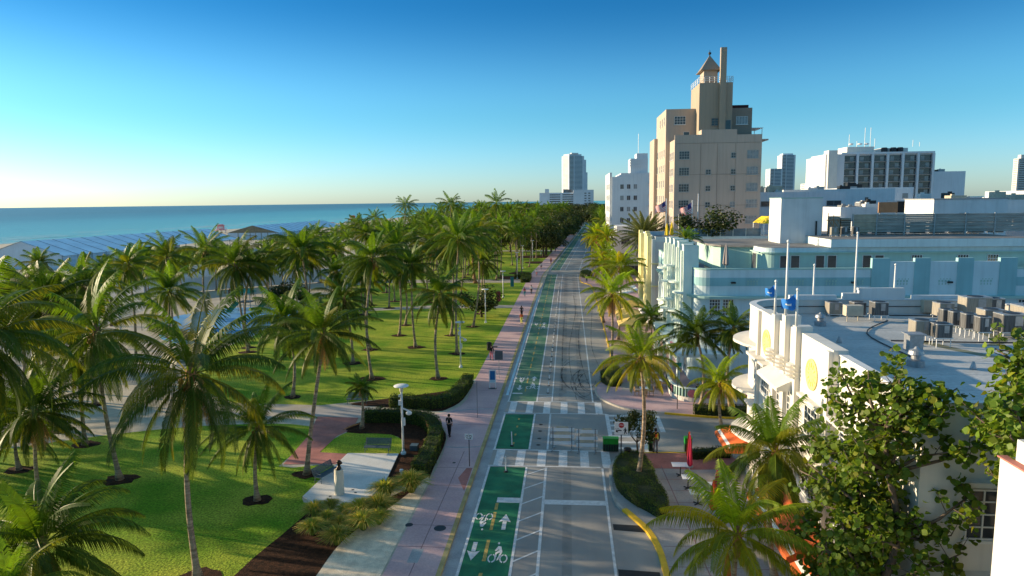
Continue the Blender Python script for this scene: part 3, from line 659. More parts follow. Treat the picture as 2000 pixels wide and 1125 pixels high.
scatter(19, (-84,-46), (92,150), 5.5, lambda x, y: palm(x, y, x+rng.uniform(-.8,.8), y, rng.uniform(6.5,9.3), rng.uniform(2.8,3.6), 'coconut palm behind the blue playground toward the beach', 'palms between playground and beach', True, False, .14), lambda x, y: not (-64 < x < -42 and 84 < y < 113))
scatter(12, (-68,-42), (44,86), 5, lambda x, y: palm(x, y, x+rng.uniform(-.8,.8), y, rng.uniform(5.5,9.5), rng.uniform(2.9,3.7), 'coconut palm along the pale promenade at the left edge', 'palms along the pale promenade', True, False, .14), lambda x, y: x < -.66*y-4)
scatter(92, (-64,-11), (150,262), 4.7, lambda x, y: palm(x, y, x+rng.uniform(-1,1), y, rng.uniform(8,13.2), rng.uniform(2.8,3.8), lawnlab, 'palms further down the park', False, y < 200, .15))
scatter(62, (-75,-14), (262,430), 6.2, lambda x, y: palm(x, y, x, y, rng.uniform(10.5,15.5), rng.uniform(3.4,4.4), lawnlab, 'palms further down the park', False, False, .16))
palm(-57,236,-56.5,236,17.2,4.3,'lone tall palm standing out against the sea above all the others','',False,False,.17)
palm(-37,214,-37,214,17.3,4.2,'tall palm with its crown above the horizon right of the lone tall palm','',False,False,.17)
palm(-20.5,196,-20.5,196,17.6,4.0,'tall palm with its crown above the treetops near the avenue, against the horizon','',False,False,.17)
# street palms of the right pavement
for x, y, z, r, lab in [(5.2,100,8.6,2.8,'street palm behind the slim one by the cafe umbrellas'),(5.6,118,8.2,2.7,'small street palm beside the far kerb, before the white villa')]:
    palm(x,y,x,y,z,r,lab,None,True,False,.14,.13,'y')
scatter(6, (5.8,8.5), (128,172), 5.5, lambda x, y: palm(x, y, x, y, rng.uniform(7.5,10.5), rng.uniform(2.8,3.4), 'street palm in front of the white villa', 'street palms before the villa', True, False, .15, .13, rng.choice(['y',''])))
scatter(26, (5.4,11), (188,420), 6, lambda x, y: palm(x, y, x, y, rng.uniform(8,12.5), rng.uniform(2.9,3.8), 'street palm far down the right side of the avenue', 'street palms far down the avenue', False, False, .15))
mb = MB()
for x, y, r in rings:
    rr = random.Random(int(x*77+y)); n = 14
    pts = [(x+r*1.25*(1+rr.uniform(-.24,.20))*math.cos(2*PI*i/n), y+r*(1+rr.uniform(-.24,.20))*math.sin(2*PI*i/n)) for i in range(n)]
    mb.prism(pts, .12, .15)
struct('mulch_rings', mb, ms['mulch'])

# ---- date palms
def date_crown(seed):
    rnd = random.Random(seed); mb = MB(); mb.c = []
    for i in range(60):
        t = i/59; frond(mb, i*2.39996, R(82)-t*R(120), 3.4*rnd.uniform(.9,1.1), .55, 26, .12, .6, (1,1,1), rnd)
    return mb.mesh('palm_fronds', ms['date'])
DC = date_crown(4)
def datepalm(x, y, z, r, label):
    t = thing('date_palm', label, 'palm tree', (x,y,.13))
    part('trunk', trunk_mb(x,y,x,y,z-.2,.32,rng), ms['boot'], t, True)
    link('crown', DC, t, (0,0,z-.13), (0,0,1), (r/3.4,)*3); occ.append((x,y))
datepalm(15.5,140,10.8,5.6,'stout feather date palm with a thick brown trunk before the white villa')
datepalm(-20.5,149,10.6,4.2,'date palm with a skirt of rust brown dead leaves in the park'); 

# ---- broadleaf trees
def leafball(mb, c, r, n, s, rnd, tintf, flat=1., disc=5):
    for _ in range(n):
        while 1:
            v = Vector((rnd.uniform(-1,1), rnd.uniform(-1,1), rnd.uniform(-1,1)))
            if .3 < v.length < 1: break
        v = v.normalized()*(rnd.random()**.33)
        p = Vector(c)+Vector((v.x*r, v.y*r, v.z*r*flat))
        nrm = (v*.9+Vector((rnd.uniform(-.8,.8), rnd.uniform(-.8,.8), rnd.uniform(-.1,1)))).normalized()
        u = nrm.cross(Vector((rnd.uniform(-1,1), rnd.uniform(-1,1), .3))).normalized(); w = nrm.cross(u)
        q = s*rnd.uniform(.65,1.3); cc = tintf(rnd, v); b = len(mb.v)
        for j in range(disc):
            a = 2*PI*j/disc; mb.v.append(tuple(p+u*q*math.cos(a)*.5+w*q*math.sin(a)*.5)); mb.c.append(cc)
        mb.f.append(tuple(range(b, b+disc))); mb.m.append(0)
def tf(rnd, v):
    j = rnd.uniform(.6,1.35); return (j*rnd.uniform(.9,1.25), j, j*.9)
def broad_crown(seed, r, h, n, s, nb=16):
    rnd = random.Random(seed); mb = MB(); mb.c = []
    for i in range(nb):
        a = rnd.uniform(0,2*PI); rr = r*rnd.random()**.5*.85; z = h*(.25+.55*rnd.random())*(1-.35*(rr/r)**2)
        br = r*rnd.uniform(.26,.42); j = rnd.uniform(.75,1.25)
        leafball(mb, (rr*math.cos(a), rr*math.sin(a), z), br, n//nb, s, rnd, lambda q, v: tuple(c*j for c in tf(q, v)), .75)
    return mb
BROAD = [broad_crown(31+i, 4.5, 7, 2600, .34, 18).mesh('foliage', ms['treeleaf']) for i in range(4)]
def limbs(mb, x, y, z0, zt, r, rnd, k=5, spread=2.5, r0=.22):
    f = Vector((x, y, z0+(zt-z0)*.35)); mb.tube([(x,y,z0), (x+rnd.uniform(-.2,.2), y, (z0+f.z)/2), tuple(f)], [r0*1.3, r0, r0*.85], 8)
    for i in range(k):
        a = i*2*PI/k+rnd.uniform(-.3,.3); e = Vector((x+spread*math.cos(a), y+spread*math.sin(a), zt*rnd.uniform(.8,1)))
        m = f.lerp(e, .5)+Vector((0,0,-.3)); mb.tube([tuple(f), tuple(m), tuple(e)], [r0*.6, r0*.4, r0*.12], 6)
def btree(x, y, s, label, group=None, z0=.12, hs=1., base=2.2):
    t = thing('broadleaf_tree', label, 'tree', (x,y,z0), group)
    mb = MB(); limbs(mb, x, y, z0, z0+(base+4.2)*s*hs, 1, rng, 5, 2.4*s, .22*s); part('trunk', mb, ms['bark'], t, True)
    link('crown', rng.choice(BROAD), t, (0,0,base*s*hs-.6*s), (0,0,rng.uniform(0,6)), (s,s,s*hs)); return t
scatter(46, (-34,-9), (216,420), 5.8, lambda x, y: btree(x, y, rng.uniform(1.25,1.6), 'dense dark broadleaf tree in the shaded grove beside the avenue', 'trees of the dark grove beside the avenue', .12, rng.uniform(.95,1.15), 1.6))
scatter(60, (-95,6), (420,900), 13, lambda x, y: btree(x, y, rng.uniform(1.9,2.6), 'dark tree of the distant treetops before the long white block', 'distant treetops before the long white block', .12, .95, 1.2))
scatter(16, (9,30), (430,900), 11, lambda x, y: btree(x, y, rng.uniform(1.5,2.0), 'distant street tree at the far end of the avenue', 'distant street trees', .12, 1, 1.2))
btree(-13.5,104.5,.78,'small round dark tree at the lawn edge beside the beige cross path',None,.12,.95,1.2)
btree(-47,110,.8,'leafy tree behind the playground',None,.12,1,1.5)
btree(4.75,46.6,.33,'small bushy street tree beside the white detour sign',None,.13,1.2,3.2)
for x, y, s, lab in [(13.5,62.2,.35,'clipped shrub inside the cafe patio')]: btree(x,y,s,lab,None,.13,1,.4)
t = btree(19.7,98,1.0,'round dark ficus tree growing on the roof terrace of the yellow building',None,12.3,.78,.6)

# ---- sea grapes before the white facade: limbs + round leathery leaves
def seagrape(x, y, tips, label, seed, trunkpts, n=70):
    rnd = random.Random(seed); t = thing('sea_grape_tree', label, 'tree', (x,y,.13)); mb = MB(); lf = MB(); lf.c = []
    mb.tube(trunkpts, [.2-.12*i/(len(trunkpts)-1) for i in range(len(trunkpts))], 8)
    for tp in tips:
        f = Vector(min(trunkpts[1:], key=lambda q: (Vector(q)-Vector(tp)).length + max(0, q[2]-tp[2]+.5)*2)); e = Vector(tp)
        m = f.lerp(e,.5)+Vector((rnd.uniform(-.3,.3),rnd.uniform(-.3,.3),rnd.uniform(-.3,.2)))
        mb.tube([tuple(f),tuple(m),tuple(e)], [.075,.05,.02], 6)
        for k in range(8):     # twigs, each with a tuft of round leaves
            s0 = m.lerp(e, rnd.uniform(.1,1)); d = Vector((rnd.gauss(0,1),rnd.gauss(0,1),rnd.gauss(.35,.7))).normalized()*rnd.uniform(.35,.85); e2 = s0+d
            mb.tube([tuple(s0),tuple(e2)], [.018,.008], 4)
            j0 = rnd.uniform(.75,1.25)
            for _ in range(n//7):
                q = s0.lerp(e2, rnd.uniform(.25,1.15))+Vector((rnd.gauss(0,.14),rnd.gauss(0,.14),rnd.gauss(0,.12)))
                nr = (d.normalized()*.4+Vector((rnd.gauss(-.2,.6),rnd.gauss(-.1,.6),rnd.uniform(.1,1)))).normalized()
                u = nr.cross(Vector((rnd.random(),rnd.random(),.2))).normalized(); w = nr.cross(u); r = rnd.uniform(.075,.13)
                j = j0*rnd.uniform(.75,1.3); yel = 1.5 if rnd.random() < .12 else 1; c = (j*yel*rnd.uniform(.95,1.2), j*(1+.2*(yel-1)), j*.9); b = len(lf.v)
                for i in range(8):
                    a = PI*i/4; lf.v.append(tuple(q+u*r*math.cos(a)+w*r*math.sin(a)+nr*.25*r*math.cos(2*a))); lf.c.append(c)
                lf.f.append(tuple(range(b,b+8))); lf.m.append(0)
    part('trunk', mb, ms['bark'], t, True); part('crown', lf, ms['broad'], t)
rnd = random.Random(8)
tipsA = [(9.5,24,11.8),(10.1,23.4,11.9),(10.6,22.6,12.3),(10.5,22,12.8),(11.4,22,12.1),(12.2,22,12.0),(11.9,21.8,11.2),(10.6,22,11.2),(10.9,22,11.8),(8.8,24,9.4),(8.4,24,8.7),(10.1,23.5,10.7),(10.2,23.6,9.6),(9.5,24,10.6),(9.0,24,11.1),(12.9,21.9,10.2),(9.9,23,12.3)]
for _ in range(2200):
    if len(tipsA) >= 84: break
    x, y, z = rnd.uniform(8.2,14.2), rnd.uniform(21.5,26.5), rnd.uniform(3.2,11.7)
    cx = 10.9; w = 2.7-.10*abs(z-6.5)-max(0,(z-9.3))*.55
    if abs(x-cx) < w and (z < 9.4 or rnd.random() < .55) and (y < 22.3 or x < 11.2) and not (x > 12.4 and z > 9) and all((Vector((x,y,z))-Vector(q)).length > .62 for q in tipsA): tipsA.append((x,y,z))
seagrape(10.6,24,tipsA,'large round-leaved sea grape tree covering the north corner of the white hotel',3,[(10.6,23.4,.13),(10.8,23.2,2.5),(10.7,23.0,4.6),(11.0,22.4,6.8),(10.7,22.9,8.8),(10.5,23,10.2)],76)
tipsB = []
for _ in range(2200):
    if len(tipsB) >= 50: break
    x, y, z = rnd.uniform(11.6,16.6), rnd.uniform(18.6,21.8), rnd.uniform(7.6,14.2)
    if x-.22*(z-8) > 10.9 and rnd.random() < .8 and all((Vector((x,y,z))-Vector(q)).length > .7 for q in tipsB) and not (x < 13.2 and z < 10.0): tipsB.append((x,y,z))
seagrape(15.4,19.6,tipsB,'upper sea grape tree leaning in from the right edge over the grey roof',4,[(15.8,20.0,.13),(15.4,20.2,4.5),(14.8,20.3,8.4),(14.0,20.2,10.4),(13.6,20.2,12.4)],84)

# ---- hedges, shrubs and grasses
def hedge(name, pts, w, h, label, cat='hedge', dens=230, s=.11, z0=.13, core=(.02,.05,.01), tintmul=1., mm='hedge', closed=None):
    rnd = random.Random(len(label)); c = MB(); lf = MB(); lf.c = []
    t = thing(name, label, cat, (pts[0][0], pts[0][1], z0))
    if closed: area = closed; c.prism([(p[0],p[1]) for p in area], z0, z0+h*.86)
    else:
        p = smooth_poly(pts, 4); A = offset(p, w/2*.86); B = offset(p, -w/2*.86); band(c, A, B, z0, z0+h*.86)
    part('branches', c, ms['hedgecore'], t)
    def leaf(q, nr):
        u = nr.cross(Vector((rnd.uniform(-1,1),rnd.uniform(-1,1),rnd.uniform(-.5,1)))).normalized(); v = nr.cross(u); r = s*rnd.uniform(.6,1.2)
        clump = .72+.5*math.sin(q.x*2.7+1.3*q.z)*math.sin(q.y*2.1+q.x)*.5+.3*rnd.random()
        j = clump*tintmul*rnd.uniform(.7,1.35); cc = (j*rnd.uniform(.9,1.35), j, j*.8); b = len(lf.v)
        lf.v += [tuple(q-u*r*.5), tuple(q-v*r*.3), tuple(q+u*r*.6+nr*r*.2), tuple(q+v*r*.3)]; lf.c += [cc]*4; lf.f.append((b,b+1,b+2,b+3)); lf.m.append(0)
    def jit(): return Vector((rnd.uniform(-.5,.5),rnd.uniform(-.5,.5),rnd.uniform(-.5,.5)))
    if closed:
        P = closed; k = len(P); xs = [q[0] for q in P]; yy = [q[1] for q in P]
        def inside(x, y):
            r = False
            for i in range(k):
                a, b = P[i], P[(i+1) % k]
                if (a[1] > y) != (b[1] > y) and x < (b[0]-a[0])*(y-a[1])/(b[1]-a[1])+a[0]: r = not r
            return r
        n = int((max(xs)-min(xs))*(max(yy)-min(yy))*dens)
        for _ in range(n):
            x, y = rnd.uniform(min(xs),max(xs)), rnd.uniform(min(yy),max(yy))
            if inside(x, y):
                hh = h*(.9+.14*math.sin(x*3.1)*math.cos(y*2.3)); leaf(Vector((x,y,z0+hh*rnd.uniform(.82,1.08))), (Vector((0,0,1))+jit()*1.3).normalized())
        for i in range(k):
            a, b = Vector((*P[i],0)), Vector((*P[(i+1) % k],0)); L = (b-a).length; d = (b-a).normalized() if L > 0 else Vector((1,0,0)); nn = Vector((d.y,-d.x,0))
            for _ in range(int(L*h*dens*1.1)):
                q = a+(b-a)*rnd.random()+nn*rnd.uniform(-.1,.12); q.z = z0+h*rnd.random()**.8; leaf(q, (nn+jit()*1.4).normalized())
    else:
        for a, b, c2, d2 in zip(p, p[1:], p[1:], p):
            a3, b3 = Vector((*a,0)), Vector((*b,0)); L = (b3-a3).length; d = (b3-a3).normalized(); nn = Vector((-d.y,d.x,0))
            for _ in range(int(L*(w+2*h)*dens)):
                q = a3+(b3-a3)*rnd.random(); m = rnd.random()*(w+2*h); bu = 1+.10*math.sin(q.x*4+q.y*3.3)
                if m < w: q = q+nn*(m-w/2); q.z = z0+h*bu*rnd.uniform(.85,1.1); nr = Vector((0,0,1))
                else:
                    sd = 1 if m < w+h else -1; q = q+nn*sd*(w/2)*bu*rnd.uniform(.85,1.1); q.z = z0+h*rnd.random(); nr = nn*sd
                leaf(q, (nr+jit()*1.4).normalized())
        for e, sg in ((0,-1),(-1,1)):
            a3 = Vector((*p[e],0)); d = (Vector((*p[1],0))-Vector((*p[0],0))).normalized() if e == 0 else (Vector((*p[-1],0))-Vector((*p[-2],0))).normalized(); nn = Vector((-d.y,d.x,0))
            for _ in range(int(w*h*dens*1.3)): q = a3+nn*rnd.uniform(-w/2,w/2)+d*sg*rnd.uniform(0,.15); q.z = z0+h*rnd.random(); leaf(q, (d*sg+jit()*1.4).normalized())
    part('foliage', lf, ms[mm], t)
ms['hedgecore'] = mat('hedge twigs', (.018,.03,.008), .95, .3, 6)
hedge('clipped_hedge', [(-16.7,53.4),(-14.5,53.6),(-12.2,53.1),(-10.9,51.8),(-10.1,49.6),(-9.8,47.0),(-9.7,44.2),(-9.8,42.0)], 1.0, 1.0, 'long curved leafy hedge bending around the bed with the lamp post')
hedge('clipped_hedge', [(-15.6,57.7),(-13.5,57.5),(-11.6,57.5),(-10.6,58.7),(-10.1,61.5),(-9.9,65.5)], 1.0, 1.0, 'curved leafy hedge on the lawn side of the path mouth, along the pink pavement')
ov = smooth_poly([(3.0,41.0),(2.98,43.4),(3.5,45.3),(4.4,45.9),(5.1,45.3),(5.4,43.2),(5.45,41),(5.7,39.2),(5.6,37.6),(5.1,37.2),(4.5,38.0),(3.7,39.1)], 3, True)
hedge('clipped_hedge', [(3,41)], 1, .75, 'dark clipped oval hedge inside the kerb bulge at the near corner', closed=ov, dens=420, s=.085, tintmul=.95)
ov = smooth_poly([(3.2,66.6),(4.0,64.8),(5.0,65.2),(5.2,67),(5.0,69.2),(4.2,69.6),(3.5,68)], 3, True)
hedge('clipped_hedge', [(3.2,66)], 1, 1.1, 'round clipped hedge around the palm at the far corner of the crossing', closed=ov, dens=300, s=.08, tintmul=.8)
ov = smooth_poly([(3.0,166),(3.2,160),(4.6,158),(5.6,162),(5.2,168),(4,170)], 2, True)
hedge('clipped_hedge', [(3,166)], 1, .9, 'low hedge on the far kerb bulge before the villa', closed=ov, dens=60, s=.22)
hedge('shrub_row', [(10.6,56.9),(12.5,56.6),(15.5,56.5)], 1.2, .7, 'low dark bushes along the side street kerb under the patio wall', tintmul=.5, dens=160)
hedge('shrub_row', [(8.5,46.5),(10.2,46.9),(11.2,46.9)], .7, .6, 'small dark bushes at the foot of the white rounded corner', tintmul=.5, dens=160)
hedge('shrub_row', [(-11.9,158),(-10,162),(-9.6,150.2)], 2.0, .9, 'dark hedge of the park beside the far crossing', dens=40, s=.25, tintmul=.7)
hedge('shrub_row', [(-44,85),(-52,87),(-60,93)], 1.6, .9, 'shrubs along the near side of the playground', dens=60, s=.18)
def duneb(name, area, h, n, label):
    rnd = random.Random(len(label)); mb = MB(); mb.c = []
    for _ in range(n):
        t = rnd.random()*(len(area)-1); i = int(t); a, b = area[i], area[i+1]; f = t-i; wd = a[2]+(b[2]-a[2])*f
        x = a[0]+(b[0]-a[0])*f+rnd.uniform(-1,1)*wd; y = a[1]+(b[1]-a[1])*f+rnd.uniform(-1,1)*wd*.6; hh = h*rnd.uniform(.5,1.1); j = rnd.uniform(.75,1.3)
        leafball(mb, (x,y,.1+hh*.4), hh*1.2, 60, .5, rnd, lambda q, v: tuple(c*j for c in tf(q, v)), .6)
    o = link(name, mb.mesh(name, ms['hedge']), None); tag(o, label, 'bushes', None, 'stuff')
duneb('dune_scrub', [(-118,120,7),(-112,145,9),(-116,175,8),(-126,215,9),(-132,250,9)], 2.8, 260, 'band of green dune scrub between park and beach tents')
duneb('dune_scrub', [(-128,262,9),(-130,300,12),(-138,335,9)], 3.6, 90, 'green dune scrub before the second tent')
duneb('dune_scrub', [(-130,345,14),(-118,420,16),(-112,520,14),(-115,640,14)], 4.5, 140, 'far green dune scrub along the beach')
def tuft(seed, r, h, n=420):
    rnd = random.Random(seed); mb = MB(); mb.c = []
    for i in range(n):
        a = rnd.uniform(0,2*PI); rr = rnd.random()**.6; out = .15+.85*rr; st = (math.cos(a)*.12*rr, math.sin(a)*.12*rr)
        hh = h*(1.05-.45*rr)*rnd.uniform(.8,1.1); w = .014
        p = [(st[0]+math.cos(a)*r*out*t**1.5, st[1]+math.sin(a)*r*out*t**1.5, hh*(math.sin(t*PI*.5*(1+.35*rr)))) for t in (0,.35,.7,1)]
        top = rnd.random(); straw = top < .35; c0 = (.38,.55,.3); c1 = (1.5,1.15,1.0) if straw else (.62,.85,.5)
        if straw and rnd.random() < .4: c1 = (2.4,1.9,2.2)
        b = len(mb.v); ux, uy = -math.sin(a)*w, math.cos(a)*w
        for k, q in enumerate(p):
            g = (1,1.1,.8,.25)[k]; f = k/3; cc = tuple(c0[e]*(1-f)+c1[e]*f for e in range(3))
            mb.v += [(q[0]-ux*g,q[1]-uy*g,q[2]),(q[0]+ux*g,q[1]+uy*g,q[2])]; mb.c += [cc,cc]
        for k in range(3): mb.f.append((b+2*k,b+2*k+1,b+2*k+3,b+2*k+2)); mb.m.append(0)
    return mb.mesh('grass_blades', ms['straw'])
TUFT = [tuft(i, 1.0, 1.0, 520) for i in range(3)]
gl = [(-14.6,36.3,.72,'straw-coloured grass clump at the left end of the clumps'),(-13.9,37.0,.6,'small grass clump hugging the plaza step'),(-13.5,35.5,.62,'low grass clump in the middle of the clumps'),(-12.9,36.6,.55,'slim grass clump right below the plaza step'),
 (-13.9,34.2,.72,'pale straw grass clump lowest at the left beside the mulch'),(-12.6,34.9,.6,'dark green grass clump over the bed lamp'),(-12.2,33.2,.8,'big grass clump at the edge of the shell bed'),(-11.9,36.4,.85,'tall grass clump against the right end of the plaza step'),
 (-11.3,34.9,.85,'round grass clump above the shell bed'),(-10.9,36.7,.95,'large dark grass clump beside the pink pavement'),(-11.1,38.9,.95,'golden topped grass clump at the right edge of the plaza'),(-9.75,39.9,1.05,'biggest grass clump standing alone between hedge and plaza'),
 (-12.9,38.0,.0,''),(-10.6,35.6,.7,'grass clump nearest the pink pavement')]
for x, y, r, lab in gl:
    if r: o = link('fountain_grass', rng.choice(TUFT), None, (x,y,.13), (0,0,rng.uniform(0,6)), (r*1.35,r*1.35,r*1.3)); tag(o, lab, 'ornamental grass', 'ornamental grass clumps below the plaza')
mb = MB(); mb.tube([(-11.4,52.0,.9),(-11.0,50.9,.75),(-10.4,49.9,.5),(-9.9,49.3,.35)], [.03,.09,.05,.02], 6); mb.tube([(-10.6,49.5,.35),(-10.9,48.9,.28),(-10.4,48.5,.2)], [.02,.06,.02], 6)
solo('fallen_frond', mb, ms['ropebrown'], 'dry orange brown palm frond fallen across the bed inside the curved hedge', 'palm frond', (-11,50.5,.3))
mb = MB(); mb.tube([(-17.8,50.9,.25),(-17.3,51.8,.3),(-17.0,52.6,.2)], [.02,.08,.03], 6); solo('fallen_frond', mb, ms['ropebrown'], 'dry brown palm frond lying on the pink path', 'palm frond', (-17.3,51.8,.2))
# ------------------------------------------------------------------ buildings
WM = {}
def wmesh(w, h, nx, ny, fr='frame', gl='glass', t=.05, sill=True, b=.06):
    k = (w,h,nx,ny,fr,gl,t,sill,b)
    if k in WM: return WM[k]
    mb = MB()
    mb.box(-w/2, -w/2+b, -.07, .02, 0, h); mb.box(w/2-b, w/2, -.07, .02, 0, h)
    mb.box(-w/2+b, w/2-b, -.07, .02, 0, b); mb.box(-w/2+b, w/2-b, -.07, .02, h-b, h)
    for i in range(1, nx): x = -w/2+w*i/nx; mb.box(x-t/2, x+t/2, -.055, 0, b, h-b)
    for i in range(1, ny): z = h*i/ny; mb.box(-w/2+b, w/2-b, -.05, 0, z-t/2, z+t/2)
    if sill: mb.box(-w/2-.08, w/2+.08, -.14, .02, -.1, -.002)
    pane = MB().box(-w/2+.01, w/2-.01, -.02, .03, .01, h-.01)
    WM[k] = (mb.mesh('window', [ms[fr]]), pane.mesh('pane', [ms[gl]])); return WM[k]
def win(root, x, y, z, w, h, nx=2, ny=3, face='N', **k):
    og = ORG[root.name]; rz = {'N': 0, 'E': -PI/2, 'W': PI/2}[face]
    fm, pm = wmesh(w,h,nx,ny,**k); o = link('window', fm, root, (x-og[0], y-og[1], z-og[2]), (0,0,rz)); link('pane', pm, o); return o
def rounded(x0, x1, y0, y1, r00=0, r10=0, r11=0, r01=0, n=8):
    """rectangle outline, radii for corners (x0,y0),(x1,y0),(x1,y1),(x0,y1)"""
    out = []
    for cx, cy, r, a0 in ((x0,y0,r00,180),(x1,y0,r10,270),(x1,y1,r11,0),(x0,y1,r01,90)):
        sx = 1 if cx == x0 else -1; sy = 1 if cy == y0 else -1
        if r == 0: out.append((cx,cy)); continue
        for i in range(n+1): a = R(a0+90*i/n); out.append((cx+sx*r+r*math.cos(a), cy+sy*r+r*math.sin(a)))
    return out
def ring(mb, outl, t, z0, z1):
    inn = offset(outl, t, True); band(mb, outl, inn, z0, z1, True); return mb

# ---- white hotel with two yellow medallions
H = thing('white_hotel', 'sunlit cream white hotel with two yellow medallions, rounded corner and grey roof full of condensers', 'building', (19,34,.13))
X0, X1, Y0, Y1 = 11.55, 28.2, 22.6, 46.4
out = rounded(X0, X1, Y0, Y1, 0, 0, 5.5, 2.6)
part('wall', MB().prism(out, .13, 10.38), ms['cream'], H)
part('roof', MB().prism(offset(out, .31, True), 10.38, 10.41), ms['roof'], H)
mb = ring(MB(), out, .3, 10.38, 11.3)
part('parapet', mb, ms['cream'], H)
mb = ring(MB(), offset(out, -.05, True), .42, 11.3, 11.36); part('coping', mb, ms['whites'], H)
mb = MB(); i2 = offset(out, .30, True); o2 = offset(out, .34, True)
band(mb, i2, o2, 10.86, 10.9, True); part('flashing', mb, ms['dark'], H)
# raised centre of the front with ribs
mb = MB(); mb.box(11.28, 11.548, 29.6, 40.9, 3.4, 11.52); mb.box(11.548, 11.9, 29.6, 40.9, 11.362, 11.52)
part('centre_panel', mb, ms['cream'], H)
mb = MB()
for y in (33.9, 35.6, 37.4):
    mb.box(11.02, 11.277, y-.28, y+.28, 3.4, 11.8 if y != 35.6 else 12.05); mb.box(11.28, 11.8, y-.28, y+.28, 11.522, 11.8 if y != 35.6 else 12.05)
    for k in range(4): mb.lathe((11.0, y, 9.2+.2*k), [(.05,0),(.36-.03*abs(k-1.5),.03),(.36-.03*abs(k-1.5),.11),(.05,.14)], 14)
mb.box(11.1, 11.277, 29.62, 29.95, 3.4, 11.45); mb.box(11.1, 11.277, 40.55, 40.88, 3.4, 11.45)
part('pilaster', mb, ms['cream'], H)
for y in (32.0, 39.3):
    mb = MB(); b = len(mb.v)
    for s, (r, x) in enumerate([(.74,11.277),(.74,11.22),(.66,11.2),(.62,11.235),(.3,11.235),(.26,11.22),(.02,11.22)]):
        for j in range(28): a = 2*PI*j/28; mb.v.append((x, y+r*math.cos(a), 9.85+r*math.sin(a)))
    for s in range(6):
        for j in range(28): mb.f.append((b+s*28+j, b+s*28+(j+1) % 28, b+(s+1)*28+(j+1) % 28, b+(s+1)*28+j)); mb.m.append(0)
    for k in range(12):
        a = 2*PI*k/12; mb.obox((11.222, y+.45*math.cos(a), 9.85+.45*math.sin(a)), .03, .22, .05, rx=a)
    part('medallion', mb, ms['gold'], H)
# curved eyebrows round the corner, straight ones over the windows
def nearc(p): return p[1] > 40.6 or p[1] > Y1-.1
for z in (2.95, 5.95, 8.95):
    arc = [p for p in out if (p[1] > Y1-2.7 and p[0] < X0+2.7)]
    arc = [(16.0,Y1)] + sorted(arc, key=lambda p: -p[0]+p[1]*-0+0)[:] + [(X0,42.0)]
    arc = [(16.0,Y1),(15.2,Y1)] + [(X0+2.6-2.6*math.sin(R(a)), Y1-2.6+2.6*math.cos(R(a))) for a in range(0,91,9)] + [(X0,42.6),(X0,41.3)]
    w = [.15,.6]+[1.0]*11+[.75,.1]
    o3 = []
    for i, p in enumerate(arc):
        a = Vector(arc[max(0,i-1)]); b = Vector(arc[min(len(arc)-1,i+1)]); t_ = (b-a).normalized(); o3.append((p[0]+t_.y*w[i], p[1]-t_.x*w[i]))
    if o3[5][0] > arc[5][0]: o3 = [(2*p[0]-q[0], 2*p[1]-q[1]) for p, q in zip(arc, o3)]
    mb = MB(); band(mb, arc, o3, z, z+.16); part('canopy', mb, ms['cream'], H)
mb = MB()
for z in (8.55, 5.55):
    mb.box(10.75, 11.545, 38.1 if z > 6 else 38.4, 41.8, z+.12, z+.27); mb.box(11.0,11.277,30.6,33.2,z,z+.14); mb.box(11.0,11.545,24.0,29.4,z,z+.14)
part('eyebrow', mb, ms['cream'], H)
for z in (8.62, 5.62):
    mb = MB(); n = len(mb.v)
    mb.quad((11.27,34.0,z+.5),(11.27,37.6,z+.5),(10.3,37.6,z+.02),(10.3,34.0,z+.02)); mb.quad((10.3,34.0,z+.02),(10.3,37.6,z+.02),(10.3,37.6,z-.16),(10.3,34.0,z-.16))
    mb.quad((11.27,34.0,z+.5),(10.3,34.0,z+.02),(10.3,34.0,z-.16),(11.27,34.0,z-.16)); mb.quad((11.27,37.6,z+.5),(11.27,37.6,z-.16),(10.3,37.6,z-.16),(10.3,37.6,z+.02))
    part('window_hood', mb, ms['cream'], H)
for z in (6.85, 3.95):
    for y, w in ((39.2,1.5),(42.0,1.1)):  win(H, 11.277 if y < 40 else X0, y, z, w, 1.45, 4, 4, 'E')
    for y in (34.75, 36.5): win(H, 11.277, y, z, 1.0, 1.45, 3, 4, 'E')
    win(H, 11.277, 31.8, z, 1.7, 1.45, 4, 4, 'E')
    for y in (28.2, 25.6): win(H, X0, y, z, 1.7, 1.45, 4, 4, 'E')
for y in (25,28,31,36,39): win(H, 11.277 if 29.6 < y < 40.9 else X0, y, .5, 1.9, 2.1, 3, 3, 'E', fr='framedk')
for x in (13.6,16.2,17.5,18.8,22,25): win(H, x, Y0, 6.7, 1.1, 1.75, 2, 4, 'N'); win(H, x, Y0, 3.5, 1.1, 1.75, 2, 4, 'N')
mb = MB(); mb.box(12.8,26.5,Y0-.35,Y0-.002,8.62,8.78); mb.box(12.8,26.5,Y0-.35,Y0-.002,5.42,5.58); part('side_eyebrow', mb, ms['cream'], H)
# stepped far parapet
mb = MB()
for a, b, z in ((14.6,17.6,11.62),(18.0,19.0,11.75),(19.0,21.9,11.95),(22.4,25.4,11.6)):
    mb.box(a, b, Y1-.3+.003, Y1-.003, 11.362, z)
mb.obox((20.4,Y1-.152,12.02), 2.9,.28,.14)
part('stepped_parapet', mb, ms['whites'], H)
mb = MB(); mb.box(22.9,23.9,Y1-.75,Y1-.31,10.55,11.35); part('duct_box', mb, ms['beigemetal'], H)
mb = MB()
for pts in ([(20,43),(22.5,41.5),(23,38),(21.5,36)], [(18.6,37),(19.5,34.5),(21,32.5),(24,31)]):
    p = smooth_poly(pts, 5); w = .35
    mb = MB()
    for a, b in zip(p, p[1:]): mb.quad((a[0]-w,a[1],10.413),(b[0]-w,b[1],10.413),(b[0]+w,b[1],10.413),(a[0]+w,a[1],10.413))
    part('roof_stain', mb, ms['mould'], H)
